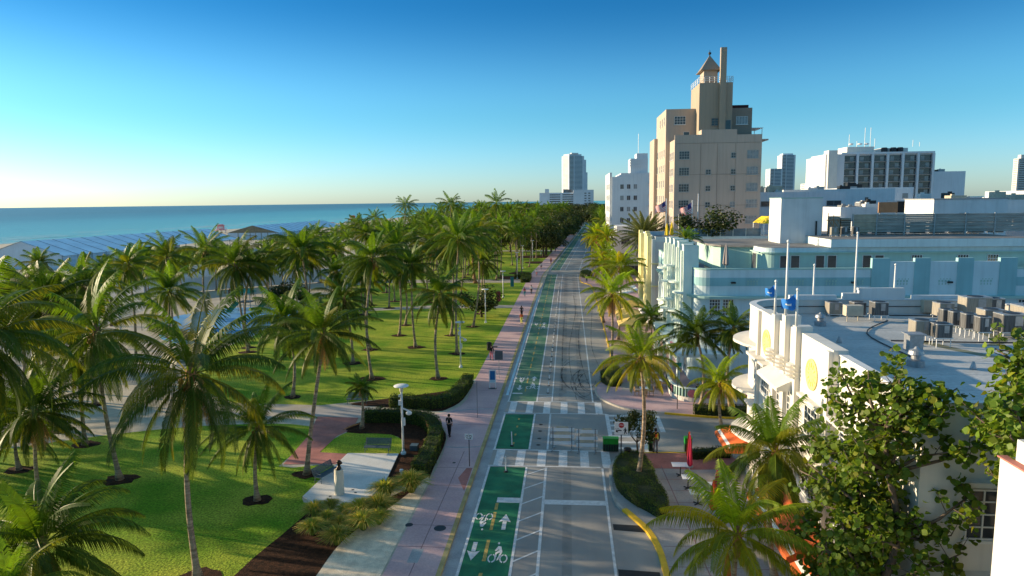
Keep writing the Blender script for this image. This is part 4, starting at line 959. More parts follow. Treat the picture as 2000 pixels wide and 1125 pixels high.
for pts in ([(16.2,33),(16.6,39),(19.6,43.2)], [(17,37),(22.5,36.6),(26.6,37.2)], [(19.5,45.2),(23.5,44.6),(26.4,42)], [(24,31),(24.2,36.8)]):
    part('cable_run', MB().tube([(*q,10.46) for q in smooth_poly(pts,5)], .035, 5), ms['dark'], H)
part('roof_pipe', MB().tube([(15,25.5,10.5),(25.5,25.5,10.5),(25.5,33,10.5)], .07, 6), ms['greymetal'], H)
for x, y in ((19.8,28),(22.6,29.5),(14.2,36.6),(25.2,27.3),(17.8,31)): part('roof_drain', MB().lathe((x,y,10.41), [(.14,0),(.14,.05),(.06,.3),(.05,.34)], 10), ms['greymetal'], H)
mb = MB()
for y in (25,27.5,30,32.5,35,37.5,40,42.5): mb.box(12.2,27.5,y,y+.03,10.41,10.418)
part('roof_seam', mb, ms['roof'], H)
# orange awnings with a white band
def awning(root, x0, x1, y0, y1, zt, zb, st=True):
    mb = MB(); mb.mi = 0; n = 4
    mb.quad((x1,y0,zt),(x1,y1,zt),(x0,y1,zb),(x0,y0,zb)); mb.quad((x0,y0,zb),(x0,y1,zb),(x0,y1,zb-.25),(x0,y0,zb-.25))
    mb.quad((x1,y0,zt),(x0,y0,zb),(x0,y0,zb-.25),(x1,y0,zb-.25)); mb.quad((x1,y1,zt),(x1,y1,zb-.25),(x0,y1,zb-.25),(x0,y1,zb))
    mb.mi = 1; f = .90; xa = x0+(x1-x0)*(1-f); za = zb+(zt-zb)*(1-f); xb = x0+(x1-x0)*.22; zb2 = zb+(zt-zb)*.22
    mb.quad((xb,y0,zb2+.006),(xb,y1,zb2+.006),(xa,y1,za+.006),(xa,y0,za+.006)); part('awning', mb, [ms['orange'], ms['whitecanvas']], root)
awning(H, 10.0, 11.5, 42.7, 46.2, 2.9, 2.2); awning(H, 9.6, 11.25, 33.2, 36.2, 3.1, 2.2); awning(H, 9.6, 11.25, 29.4, 32.9, 3.1, 2.2); awning(H, 9.6, 11.5, 25.5, 28.9, 3.1, 2.2)
# flag poles
def pole(x, y, z0, z1, label, flag=None, r=.06, dirv=(-1,0), grp=None):
    t = thing('flagpole', label, 'flagpole', (x,y,z0), grp)
    mb = MB(); mb.tube([(x,y,z0),(x,y,z1)], [r, r*.75], 10); mb.lathe((x,y,z1), [(.02,0),(.08,.05),(.08,.12),(.02,.17)], 10); part('mast', mb, ms['whitemetal'], t, True)
    if flag:
        L, Hh, kind = flag; mb = MB(); nx, nz = 14, 13; lim = []
        for i in range(nx+1):
            u = i/nx
            for j in range(nz+1):
                v = j/nz; dz = -Hh*v*(1-.42*u) - u*L*.42 + .05*math.sin(u*9+v*2)
                mb.v.append((x+dirv[0]*L*u*.8-.07+.06*math.sin(u*7), y+dirv[1]*L*u+.18*math.sin(u*8+v*1.5)*u, z1-.15+dz))
        for i in range(nx):
            for j in range(nz):
                a = i*(nz+1)+j; mb.f.append((a,a+1,a+nz+2,a+nz+1))
                if kind == 'us': mb.m.append(2 if (i < 5 and j < 6) else j % 2)
                else: mb.m.append(1 if (4 < i < 9 and 5 < j < 8 and kind == 'b') else 0)
        part('flag', mb, [ms['flagred'], ms['flagwhite'], ms['flagnavy']] if kind == 'us' else [ms['flagblue'], ms['whitecanvas']], t)
pole(11.1, 37.4, 11.8, 13.5, 'short flagpole on the left rib of the white facade, with a small furled blue flag', (.55,.6,'b'), .07, (-1,.3))
pole(11.1, 35.6, 12.05, 15.75, 'tallest flagpole on the middle rib of the white facade, without a flag', None, .07)
pole(11.1, 33.9, 11.8, 13.5, 'flagpole on the right rib of the white facade flying a bright blue flag', (.8,.75,'b'), .07, (-1,.2))
for x, z, l in ((16.25,13.5,'short bare flagpole at the left of the stepped far parapet'),(18.9,15.6,'tall bare flagpole on the middle of the stepped far parapet'),(21.4,13.5,'short bare flagpole at the right of the stepped far parapet')): pole(x, Y1+.12, 10.4, z, l, None, .07)
# condensers
def ac(x, y, z, w, d, h, label, beige=False, stand=.45, rot=0, grp='condensers on the grey hotel roof'):
    t = thing('condenser_unit', label, 'air conditioner', (x,y,z), grp); t.rotation_euler[2] = rot; ORG[t.name] = (0,0,0)
    def pt(n, mb, m): o = link(n, mb.mesh(n, m), t); return o
    mb = MB(); r = .08; o = rounded(-w/2,w/2,-d/2,d/2,r,r,r,r,3); mb.prism(o, stand, stand+h*.94); pt('housing', mb, [ms['acbeige' if beige else 'acgrille']])
    mb = MB(); mb.prism(offset(o,-.015,True), stand+h*.94+.002, stand+h); tcv = pt('top_cover', mb, [ms['greymetal']])
    mb = MB(); q = min(w,d)*.42; mb.lathe((0,0,stand+h), [(q,.0),(q,.02),(q*.9,.025),(q*.2,.03)], 18); link('fan', mb.mesh('fan', [ms['dark']]), tcv)
    mb = MB(); pn = w*.3; mb.box(-pn/2+w*.1, pn/2+w*.1, -d/2-.02, -d/2-.001, stand+h*.35, stand+h*.9); pt('service_panel', mb, [ms['greymetal']])
    if stand > .1:
        mb = MB()
        for sx in (-1,1):
            for sy in (-1,1): mb.tube([(sx*w*.42,sy*d*.42,0),(sx*w*.42,sy*d*.42,stand)], .025, 6)
        mb.box(-w*.55,w*.55,-d*.47,-d*.40,stand-.06,stand-.003); mb.box(-w*.55,w*.55,d*.40,d*.47,stand-.06,stand-.003); pt('stand', mb, [ms['whitemetal']])
    return t
Z = 10.41
A_ = [(17.1,45.3,.8,.8,.75,'leftmost condenser of the three at the far parapet',1,.15),(18.5,45.0,.8,.8,.8,'middle dark condenser of the three at the far parapet',0,.15),(19.1,43.4,.85,.85,.8,'dark round-cornered condenser standing right of the sheet metal box',0,.4),
 (22.9,43.4,.9,.9,.8,'light condenser left of the tall beige one in the big group',1,.35),(24.6,43.2,1.5,1.0,1.25,'tall wide condenser at the back of the big group',1,.3),(25.9,43.6,1.0,.8,.95,'condenser right of the tall wide one at the back of the big group',0,.45),
 (21.35,40.2,.55,.55,.75,'first of the four small brown condensers in a row',0,.5),(21.45,39.4,.55,.55,.75,'second of the four small brown condensers in a row',0,.5),(21.6,38.4,.6,.6,.8,'third of the four small brown condensers in a row',0,.5),(21.75,37.4,.6,.6,.8,'nearest of the four small brown condensers in a row',0,.5),
 (23.6,39.9,1.1,.9,.9,'grey condenser behind the wide labelled one',1,.4),(23.6,38.1,1.35,.95,.95,'wide dark condenser with a white label at the front of the big group',0,.4),
 (18.3,36.6,1.0,.8,.75,'light condenser at the left of the front pair above the metal duct',1,.5),(18.9,35.9,.8,.8,.7,'brown condenser at the right of the front pair above the metal duct',0,.5),
 (25.6,39.3,1.9,1.4,1.35,'largest beige ribbed condenser by the right parapet',1,.25),(25.6,36.9,1.2,1.2,1.0,'beige condenser at the right edge of the photo',1,.2)]
for x, y, w, d, h, l, bg, st in A_: ac(x, y, Z, w, d, h, l, bool(bg), st)
def vent(x, y, z, s, label, m='greymetal'):
    mb = MB(); mb.lathe((x,y,z), [(.36*s,0),(.36*s,.28*s),(.2*s,.34*s),(.2*s,.5*s),(.34*s,.56*s),(.3*s,.72*s),(.12*s,.8*s),(.05*s,.9*s)], 18); solo('roof_vent', mb, ms[m], label, 'vent', (x,y,z))
vent(15.0,41.6,Z,.9,'round roof vent with a white cap left of the condensers'); vent(15.6,31.5,Z,1.0,'silver conical roof vent below the sheet metal duct')
mb = MB(); mb.box(17.0,18.0,42.9,43.5,Z+.35,Z+1.0); mb.tube([(17.1,43,Z),(17.1,43,Z+.4)],.03,6); mb.tube([(17.9,43.4,Z),(17.9,43.4,Z+.4)],.03,6); solo('duct_box', mb, ms['beigemetal'], 'square sheet metal box between the far condensers', 'metal box', (17.5,43.2,Z))
mb = MB(); mb.box(16.7,17.35,34.4,35.0,Z,Z+.85); mb.box(16.6,17.45,34.3,35.1,Z+.85,Z+.9); solo('roof_duct', mb, ms['greymetal'], 'square sheet metal duct standing below the front pair of condensers', 'duct', (17,34.7,Z))
mb = MB(); mb.lathe((25.0,41.0,Z), [(.5,.3),(.5,.75),(.38,.95),(.12,1.05)], 16); solo('roof_turbine', mb, ms['greymetal'], 'shiny round vent hood in the big condenser group', 'vent', (25,41,Z))

# ---- neighbour at the right edge
N = thing('neighbour_building', 'cream building corner with a ribbed wall cut by the right edge of the photo', 'building', (16,9,.13))
part('wall', MB().box(11.35, 30, -6, 18.3, .13, 11.15), ms['cream'], N); part('upper_wall', MB().box(11.55,30,-6,18.0,11.15,11.75), ms['cream'], N)
mb = MB(); mb.box(11.3,11.549,-6,18.35,11.15,11.19); part('coping', mb, ms['pinkred'], N)
mb = MB()
for k in range(4): mb.box(11.27,11.349,16.8-.32*k-.06,16.8-.32*k+.06,2,9.2)
part('rib', mb, ms['cream'], N)

# ---- pale blue hotel across the side street
B = thing('blue_hotel', 'pale blue hotel with rounded corner, teal band and vertical fins on its street front', 'building', (28,76,.13))
out = rounded(12.0, 46.5, 66, 92, 1.8, 0, 0, 0)
part('wall', MB().prism(out, .13, 8.6), ms['paleblue'], B)
part('upper_wall', MB().prism(out, 8.82, 10.0), ms['paleblue'], B)
part('roof', MB().prism(offset(out, .31, True), 10.0, 10.03), ms['roofdk'], B)
mb = ring(MB(), out, .3, 10.0, 11.3); part('parapet', mb, ms['paleblue'], B)
mb = ring(MB(), offset(out, -.06, True), .42, 11.3, 11.44); part('coping', mb, ms['tealtrim'], B)
mb = MB(); mb.prism(offset(out, -.55, True), 8.6, 8.82); part('eyebrow', mb, ms['tealtrim'], B)
mb = MB(); ring(mb, offset(out, -.02, True), .019, 9.75, 10.55); part('teal_stripe', mb, ms['teal'], B)
for a, b in ((28.2,29.8),(32.0,33.4),(35.8,37.2),(39.5,41.0)): part('teal_pier', MB().box(a,b,65.86,65.975,8.83,12.35).box(a,b,65.975,66.28,11.442,12.35), ms['teal'], B)
for a, b in ((29.8,32.0),(33.4,35.8),(37.2,39.5)): part('raised_panel', MB().box(a,b,65.93,65.975,8.83,12.02).box(a,b,65.975,66.28,11.442,12.02), ms['paleblue'], B)
mb = MB(); mb.box(28.15,41.05,65.84,66.3,12.0,12.06) if False else None
for x in (17.4,21.6,24.6,28.0-1.0,31,34.7,38.4):
    for i in range(4):
        mb.box(x-.5+.28*i, x-.34+.28*i, 65.91,65.928, 10.12, 10.3); mb.box(x-.46+.28*i, x-.38+.28*i, 65.91,65.928, 9.85, 10.05); mb.box(x-.36+.28*i, x-.26+.28*i, 65.91,65.928, 10.36, 10.44)
part('vent_grille', mb, ms['tealtrim'], B)
mb = MB()
for x in (15.4,26.4,35.0): mb.box(x,x+.4,65.7,65.929,10.02,10.18)
part('wall_lamp', mb, ms['dark'], B)
for x in (13.95,15.2): win(B, x, 66, 6.9, 1.05, 1.6, 4, 5, 'N'); win(B, x, 66, 3.9, 1.05, 1.6, 4, 5, 'N')
for x in (20.6,24.0,29.0,36.6,38.4,42): win(B, x, 66, 6.9, 1.3, 1.6, 4, 5, 'N')
for x in (20.6,24.0,29.0,36.6): win(B, x, 66, 3.9, 1.3, 1.6, 4, 5, 'N')
for y in (70,74.6,77.6,81,84.5): win(B, 12.0, y, 6.9, 1.2, 1.6, 3, 5, 'E'); win(B, 12.0, y, 3.9, 1.2, 1.6, 3, 5, 'E'); win(B, 12, y, .6, 1.6, 2.2, 3, 3, 'E')
for y, zt, zs in ((67.7,13.55,(8.9,6.1)),(70.6,13.7,(9.6,6.6)),(73.5,13.8,(11.0,7.4,4.1)),(76.4,13.8,(9.0,6.0)),(79.4,13.6,(10.2,6.5,3.9))):
    mb = MB(); mb.box(11.15, 11.999, y-.42, y+.42, 4.1, zt); mb.box(10.95,11.149,y-.18,y+.18,4.1,zt-.5); mb.box(11.1,12.05,y-.48,y+.48,zt,zt+.12); mb.box(12.0,12.6,y-.42,y+.42,11.45,zt-.003)
    part('fin', mb, ms['palecream'], B)
    for z in zs:
        mb = MB(); mb.prism([(11.1+.9*math.cos(R(a)), y+.95*math.sin(R(a))) for a in range(90,271,15)], z, z+.16); part('sunshade', mb, ms['palecream'], B)
mb = MB(); mb.prism(rounded(9.7,11.98,61.8,80.5,.9,0,0,.2), 3.75, 4.05); mb.box(11.98,15.6,61.8,65.98,3.75,4.05); part('porch_roof', mb, ms['paleblue'], B)
for x, y in ((10.2,63.4),(10.2,68),(10.2,72.5),(10.2,77),(10.2,80.2),(14.6,62.3)): part('porch_column', MB().tube([(x,y,.13),(x,y,3.75)], .17, 12), ms['palecream'], B)
mb = MB(); mb.mi = 0; mb.quad((9.9,66.5,4.06),(10.35,66.9,4.06),(10.1,67.3,4.06),(10.5,67.9,4.06),(10.0,67.5,4.06)); part('neon_piece', mb, ms['cpink'], B)
# penthouse
out = rounded(20.2, 46.5, 73, 90, 1.5, 0, 0, 0)
part('penthouse_wall', MB().prism(out, 10.03, 12.3), ms['mint'], B)
mb = MB(); mb.prism(offset(out, -.3, True), 12.3, 12.42); part('penthouse_eyebrow', mb, ms['tealtrim'], B)
mb = MB(); mb.prism(out, 12.42, 12.86); part('penthouse_parapet', mb, ms['paleblue'], B)
mb = MB(); mb.prism(offset(out, .12, True), 12.86, 12.9); mb.prism([(16.0,80),(17.0,78),(20.3,76.5),(20.3,90),(16,90)], 12.7, 12.9); part('penthouse_roof', mb, ms['roofdk'], B)
mb = MB(); mb.prism([(16.6,80.2),(17.3,78.4),(20.15,77.1),(20.15,90),(16.6,90)], 10.03, 12.69); part('lift_lobby', mb, ms['mint'], B)
mb = MB(); mb.box(26.9,46.6,72.6,90.2,12.91,13.72); part('upper_parapet', mb, ms['paleblue'], B)
mb = MB(); mb.box(26.8,46.7,72.75,90.3,13.725,13.76); part('upper_roof', mb, ms['roofdk'], B)
for x in (22.4,23.5,26.0,27.2,30.7,31.9): win(B, x, 73, 10.35, .95, 1.75, 1, 1, 'N')
for x in (35.6,40.1,43): win(B, x, 73, 10.35, 1.1, 1.75, 4, 4, 'N')
for y in (76,78.5,81): win(B, 20.2, y, 10.15, 1.4, 2.0, 3, 1, 'E', fr='framedk')
S = thing('stair_tower', 'blank white stair and lift tower rising from the roof of the pale blue hotel', 'tower', (26.2,82,12.9))
part('wall', MB().box(24.0,28.5,80,84.5,12.9,17.95), ms['whites'], S); part('coping', MB().box(23.95,28.55,79.95,84.55,17.95,18.05), ms['tealtrim'], S); part('drain_pipe', MB().tube([(27.9,79.9,13.8),(27.9,79.9,15.4)], .09, 8), ms['dark'], S)
W = thing('roof_building', 'white roof building with a grey door at the right behind the louvre screen', 'building', (50,94,12.9))
part('wall', MB().box(45.8,54.6,90.5,98,12.9,17.6), ms['whites'], W); part('coping', MB().box(45.7,54.7,90.4,98.1,17.6,17.72), ms['framedk'], W); part('door', MB().box(48.9,50.0,90.42,90.499,14.6,15.9), ms['framedk'], W)
# louvre screen, one thing with posts and panels
S = thing('louvre_screen', 'long metal louvre screen hiding rooftop machinery on the pale blue hotel', 'screen', (40,80,13.76))
for x0, x1 in ((31.9,34.4),(34.5,37.4),(37.5,40.6),(40.7,43.9),(44,47),(47.1,50.5)):
    mb = MB()
    for k in range(10): mb.obox(((x0+x1)/2, 80, 14.2+.2*k), x1-x0, .04, .19, rx=.35)
    for k in range(6): mb.box(x0, x1, 79.88, 79.93, 14.1+.38*k, 14.16+.38*k)
    part('louvre_panel', mb, ms['louvre'] if x0 > 34 else ms['beigemetal'], S)
for x in (31.9,34.45,37.45,40.65,43.95,47.05,50.5): part('post', MB().box(x-.06,x+.06,79.9,80.1,13.76,16.15), ms['greymetal'], S)
S2 = thing('machinery_cabinet', 'pair of beige ribbed machinery cabinets left of the louvre screen', 'cabinet', (30.5,80,13.76))
mb = MB(); mb.box(29.6,30.5,80,81.2,13.9,15.9); mb.box(30.65,31.7,80,81.2,13.9,15.7); part('housing', mb, ms['acbeige'], S2); mb = MB(); 
for k in range(6): mb.box(30.66,31.69,79.95,79.999,14.1+.26*k,14.18+.26*k)
part('rib', mb, ms['dark'], S2)
mb = MB()
for i in range(9): mb.box(29.2-.02*i,30.1-.02*i,78.2+.0*i,78.4,13.9+.2*i,13.95+.2*i) if False else None
for dx in (0,.5,1.0): mb.tube([(28.9+dx,79.2,15.6),(30.0+dx,79.2,13.9)], .04, 5)
mb.tube([(28.9,79.2,13.8),(28.9,79.2,16.3)],.04,5); mb.tube([(29.5,79.2,13.8),(29.5,79.2,16.1)],.04,5); mb.tube([(28.7,79.2,15.5),(31.1,79.2,15.5)],.04,5)
solo('roof_stair', mb, ms['wood'], 'rusty brown metal stair beside the white stair tower', 'stair', (29,79,13.8))
for i, (x, y, l) in enumerate([(28.9,77.4,'wall-mounted style condenser at the foot of the rusty roof stair'),(30.1,77.6,'small condenser right beside the rusty roof stair'),(31.4,78,'dark roof unit before the beige cabinets')]): ac(x,y,13.76,.7,.5,.85,l,i == 0,.2,0,'small units by the roof stair')
for i in range(8): ac(33.4+2.1*i,81.6,13.76,1.3,1.0,1.15,'dark machine showing through and under the louvre screen',i == 0,.15,0,'machines behind the louvre screen')
vent(26.9,76.2,12.9,.9,'round white roof vent before the stair tower','whitemetal')
mb = MB()
def umb_closed(x, y, z, h, r, m, label, name='closed_parasol'):
    t = thing(name, label, 'parasol', (x,y,z)); mb = MB(); mb.tube([(x,y,z),(x,y,z+h)], .03, 8); mb.lathe((x,y,z), [(.3,0),(.3,.06),(.05,.09)], 12); part('pole', mb, ms['greymetal'], t)
    mb = MB(); n = 12; prof = [(.5,.28),(1.,.33),(.85,.5),(.65,.72),(.4,.9),(.12,1.0)]
    b = len(mb.v)
    for f, q in prof:
        for j in range(n): a = 2*PI*j/n; rr = r*f*(1.12 if j % 2 else .8); mb.v.append((x+rr*math.cos(a), y+rr*math.sin(a), z+h*q))
    for i in range(len(prof)-1):
        for j in range(n): mb.f.append((b+i*n+j, b+i*n+(j+1) % n, b+(i+1)*n+(j+1) % n, b+(i+1)*n+j)); mb.m.append(0)
    part('canopy', mb, ms[m], t); return t
umb_closed(16.8,74.5,10.05,3.2,.32,'greycanvas','tall closed taupe parasol on the roof terrace of the pale blue hotel')
umb_closed(13.6,78,10.05,2.9,.3,'greycanvas','closed dark parasol behind the fins on the roof terrace')
t = thing('terrace_table', 'white tablecloth covered table on the roof terrace', 'table', (15.2,70.5,10.03)); mb = MB(); mb.box(14.3,16.2,70,71,10.6,10.72); part('tabletop', mb, ms['whitecanvas'], t)
mb = MB(); [mb.tube([(x,y,10.03),(x,y,10.6)],.05,6) for x in (14.5,16.0) for y in (70.1,70.9)]; part('leg', mb, ms['whitecanvas'], t)
for x, y, l in ((13.3,74.5,'dark lounger nearest the fins on the roof terrace'),(14.6,76,'dark lounger further back on the roof terrace'),(13.2,71.5,'dark lounger left of the white terrace table')):
    t = thing('terrace_lounger', l, 'lounger', (x,y,10.03), 'loungers on the roof terrace'); mb = MB(); mb.box(x-.35,x+.35,y-.9,y+.4,10.3,10.42); part('seat', mb, ms['dark'], t); mb = MB(); mb.obox((x,y+.65,10.6),.7,.7,.08,rx=.7); part('backrest', mb, ms['cgrey'], t)
palm(14.1,84,14.1,84,13.2,1.9,'small potted palm on the terrace behind the fins',None,True,False,.13,10.05)
# patio wall with pink and green panels
t = thing('patio_wall', 'low curved cafe patio wall with green stripes and pink round ornaments', 'wall', (10.5,60,.13))
pw = smooth_poly([(9.5,66),(9.3,63),(9.5,61.2),(10.3,60.2),(11.6,59.8),(13.5,59.7),(22,59.7)], 4)
mb = MB(); band(mb, pw, offset(pw, -.25) if False else offset(pw,.25), .13, .55); part('base', mb, ms['cream'], t)
mb = MB(); band(mb, offset(pw,.04), offset(pw,.2), .55, 1.3); part('panel', mb, ms['mint'], t)
mb = MB(); band(mb, pw, offset(pw,.25), 1.3, 1.38); part('coping', mb, ms['palecream'], t)
mb = MB(); mc = MB()
acc = 0
for i, (a, b) in enumerate(zip(pw, pw[1:])):
    L = math.dist(a, b); k = max(1, int(L/.22)); ang = math.atan2(b[1]-a[1], b[0]-a[0])
    for j in range(k):
        u = (j+.5)/k; p = (a[0]+(b[0]-a[0])*u, a[1]+(b[1]-a[1])*u); mb.obox((p[0]-.0,p[1],.92), .07, .05, .74, ang)
part('stripe', mb, ms['darkgreen'], t)
for x, y in ((9.42,61.7),(10.85,59.9),(12.3,59.72),(14,59.66),(15.8,59.66)):
    mc = MB(); b = 0; ex = (0,1) if x < 10 else (1,0); nn = (-1,0) if x < 10 else (0,-1)
    n = 20
    for r, d in ((.36,.02),(.36,.06),(.22,.06),(.22,.03),(.1,.03),(.1,.07),(.02,.07)):
        for j in range(n): a = 2*PI*j/n; mc.v.append((x+ex[0]*r*math.cos(a)+nn[0]*d, y+ex[1]*r*math.cos(a)+nn[1]*d, .93+r*math.sin(a)))
    for i in range(6):
        for j in range(n): mc.f.append((i*n+j, i*n+(j+1) % n, (i+1)*n+(j+1) % n, (i+1)*n+j)); mc.m.append(0)
    part('ornament', mc, ms['cpink'], t)

# ---- yellow fin building
Yb = thing('yellow_building', 'three-storey pale building with tall yellow fins on its street front', 'building', (20,104,.13))
part('wall', MB().box(11.9,38,95,112,.13,12.3), ms['lilac'], Yb)
mb = MB(); ring(mb, rounded(11.9,38,95,112), .3, 12.3, 12.95); part('parapet', mb, ms['whites'], Yb); part('roof', MB().box(12.2,37.7,95.3,111.7,12.3,12.33), ms['roofdk'], Yb)
part('front', MB().box(11.45,11.897,95,112,.13,12.6), ms['whites'], Yb)
for y, w, zt in ((96.0,.5,13.0),(97.1,.6,13.3),(98.3,.6,13.6),(99.5,.5,13.2),(105,.6,13),(107,.6,13.4)):
    part('fin', MB().box(10.9,11.447,y-w,y+w-.1,3.2,zt), ms['yellowst'], Yb)
mb = MB()
for z in (3.1,6.1,9.2): mb.box(10.2,11.447,100.2,104.2,z,z+.15); mb.box(11.2,12.6,94.75,94.998,z,z+.12); mb.box(12.6,38,94.9,94.998,z,z+.08)
part('eyebrow', mb, ms['yellowst'], Yb)
for y in (101.2,103.2,109,110.6):
    for z in (3.9,6.9,10): win(Yb, 11.45, y, z, 1.2, 1.5, 2, 3, 'E')
part('awning', MB().quad((11.4,112,3.4),(11.4,119,3.4),(8.6,119,2.6),(8.6,112,2.6)).quad((8.6,112,2.6),(8.6,119,2.6),(8.6,119,2.3),(8.6,112,2.3)), ms['whitecanvas'], Yb)
# its roof terrace
t = thing('terrace_pavilion', 'bright yellow canopy on white posts on the roof terrace', 'canopy', (28,97,12.33))
mb = MB(); mb.quad((26.4,95.6,14.6),(27.6,95.6,15.5),(27.6,101,15.5),(26.4,101,14.6)); mb.quad((27.6,95.6,15.5),(34,95.6,15.5),(34,101,15.5),(27.6,101,15.5)); mb.quad((26.4,95.6,14.6),(28.8,95.6,14.6),(27.6,95.6,15.5)); mb.quad((28.8,95.6,14.6),(34,95.6,14.6),(34,95.6,15.5),(27.6,95.6,15.5)); part('canopy', mb, ms['brightyellow'], t)
mb = MB(); [mb.tube([(x,y,12.33),(x,y,14.6)],.1,8) for x in (26.5,28.7,32) for y in (95.7,100.8)]; part('post', mb, ms['whitemetal'], t)
t = thing('glass_railing', 'glass railing of the roof terrace under the beige tower', 'railing', (22,95.2,12.96)); mb = MB(); mb.box(15.5,26,95.15,95.18,12.96,14.0); part('pane', mb, ms['glassblue'], t)
mb = MB(); [mb.box(x-.03,x+.03,95.1,95.14,12.96,14.05) for x in (15.5,17.2,18.9,20.6,22.3,24,26)]; part('post', mb, ms['whitemetal'], t)
for x, y, zt, l, f in ((13.6,97.2,18.0,'flagpole behind the yellow fins with a US flag',(2.0,1.5,'us')),(17.2,97.5,17.7,'flagpole left of the ficus with a furled US flag before the beige tower',(2.2,1.6,'us')),(18.0,97.5,18.6,'bare flagpole just right of the one with the US flag',None),(15.4,97.5,15.8,'thin low bare pole behind the yellow fins',None)): pole(x,y,12.33,zt,l,f,.07,(-.9,.2))
umb_closed(13.6,96.3,12.35,2.4,.28,'brightyellow','cluster of closed golden yellow parasol cloth above the white parapet'); umb_closed(14.3,96.5,12.35,2.6,.28,'brightyellow','second closed golden yellow parasol above the white parapet')

# ---- white villa
V = thing('white_villa', 'white three-storey villa with rounded balconies and a projecting roof slab', 'building', (14,165,.13))
part('wall', MB().box(10.6,26,160,176,.13,10.4), ms['whites'], V); part('roof', MB().box(9.3,26.2,159.6,176.2,10.4,10.65), ms['whites'], V); part('roof_house', MB().box(11.2,18,161,170,10.65,12.0), ms['whites'], V)
for z in (3.4,6.7):
    mb = MB(); mb.prism([(10.58,160.2),(9.2,160.6),(8.8,162.5),(8.8,168),(10.58,168.5)], z, z+1.0); part('balcony', mb, ms['whites'], V)
for z in (4.5,7.9): win(V,13.2,160,z,2.0,1.3,3,2,'N',fr='framedk'); win(V,17,160,z,1.3,1.3,2,2,'N',fr='framedk'); win(V,21,160,z,1.3,1.3,2,2,'N',fr='framedk')
win(V,14.5,160,.6,3.4,2.3,4,1,'N',fr='framedk'); win(V,19,160,.6,2.4,2.3,3,1,'N',fr='framedk')
for y in (162,165,172):
    for z in (1.0,4.5,7.9): win(V,10.6,y,z,1.6,1.5,2,2,'E',fr='framedk')

# ---- beige art deco tower
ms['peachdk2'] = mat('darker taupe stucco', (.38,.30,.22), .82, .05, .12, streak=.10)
T = thing('beige_tower', 'tall beige stepped hotel tower with a pyramid-roofed lantern and a chimney', 'building', (28,142,.13))
mb = MB(); mb.box(20.0,36.0,133,152,.13,29.2); part('wall', mb, ms['peach'], T)
mb = MB(); mb.box(24.9,31.4,133,136,29.2,30.9); mb.box(20.0,24.9,133,133.35,29.2,30.0); mb.box(31.4,36.0,133,133.35,29.2,29.9); mb.box(35.65,36,133.35,152,29.2,29.9); part('stepped_parapet', mb, ms['peach'], T)
mb = MB(); mb.box(19.2,24.9,139.5,154,.13,35.6); part('left_wing', mb, ms['peach'], T)
mb = MB(); mb.box(18.5,24,152,160,.13,31); part('rear_wing', mb, ms['peach'], T)
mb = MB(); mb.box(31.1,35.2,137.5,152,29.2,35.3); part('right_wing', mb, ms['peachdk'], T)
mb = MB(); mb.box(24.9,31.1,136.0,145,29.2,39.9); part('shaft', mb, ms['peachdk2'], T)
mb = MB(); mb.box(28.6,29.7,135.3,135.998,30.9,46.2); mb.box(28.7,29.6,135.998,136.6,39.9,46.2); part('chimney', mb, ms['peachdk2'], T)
L_ = part('lantern', MB().box(25.9,28.5,137.4,141.2,39.9,42.6), ms['peach'], T)
mb = MB(); mb.quad((25.3,136.8,42.5),(29.0,136.8,42.5),(27.3,139.3,45.6)); mb.quad((29.0,136.8,42.5),(29.0,141.8,42.5),(27.3,139.3,45.6)); mb.quad((29.0,141.8,42.5),(25.3,141.8,42.5),(27.3,139.3,45.6)); mb.quad((25.3,141.8,42.5),(25.3,136.8,42.5),(27.3,139.3,45.6)); mb.quad((25.3,136.8,42.5),(25.3,141.8,42.5),(29,141.8,42.5),(29,136.8,42.5)); mb.box(25.2,29.1,136.7,141.9,42.4,42.5)
part('lantern_roof', mb, ms['peachdk'], T)
part('finial', MB().lathe((27.3,139.3,45.5), [(.1,0),(.12,.2),(.3,.35),(.3,.55),(.08,.7),(.03,1.1)], 12), ms['dark'], T)
mb = MB()
for x0, y0, x1, y1 in ((24.9,136,28.6,136),(29.7,136,31.1,136),(24.9,136,24.9,145),(31.1,136,31.1,145)):
    for z in (40.3,40.65,41.0): mb.tube([(x0,y0,z),(x1,y1,z)], .035, 5)
    for k in range(5): u = k/4; mb.tube([(x0+(x1-x0)*u,y0+(y1-y0)*u,39.9),(x0+(x1-x0)*u,y0+(y1-y0)*u,41.0)], .04, 5)
part('railing', mb, ms['whitemetal'], T)
mb = MB(); mb.box(31.4,34.6,138,142,35.3,35.9); part('roof_tarpaulin', mb, ms['copper'], T)
mb = MB(); mb.box(35.3,37.8,139,145,31.6,31.68); [mb.tube([(x,y,29.3),(x,y,31.6)],.07,6) for x in (35.6,37.6) for y in (139.2,144.8)]; part('pergola', mb, ms['whitemetal'], T)
mb = MB(); mb.box(36.0,38,136,150,29.0,29.25); part('terrace_ledge', mb, ms['peach'], T)
for k in range(6):
    z = 25.5-3.05*k
    win(T,21.8,133,z,1.9,1.5,4,3,'N',fr='framemid'); win(T,34.4,133,z,2.1,1.5,4,2,'N',gl='glass2',fr='framemid')
    if k: win(T,26.3,133,z+.1,.95,1.0,2,2,'N',gl='glass',fr='framemid')
    if k != 4 or True: win(T,30.9,133,z+.1,.95,1.0,2,2,'N',gl='glass' if k != 3 else 'glass2',fr='framemid')
    for y in (134.6,136.2,138): win(T,20.0,y,z,.7,1.5,1,2,'E',gl='glass2')
    for y in (141.3,144.5,147.5,151): win(T,19.2,y,z+1,.8,1.5,1,2,'E',gl='glass2')
for y in (141.5,144.6,147.7): win(T,19.2,y,32.8,.8,1.5,1,2,'E',gl='glass2')
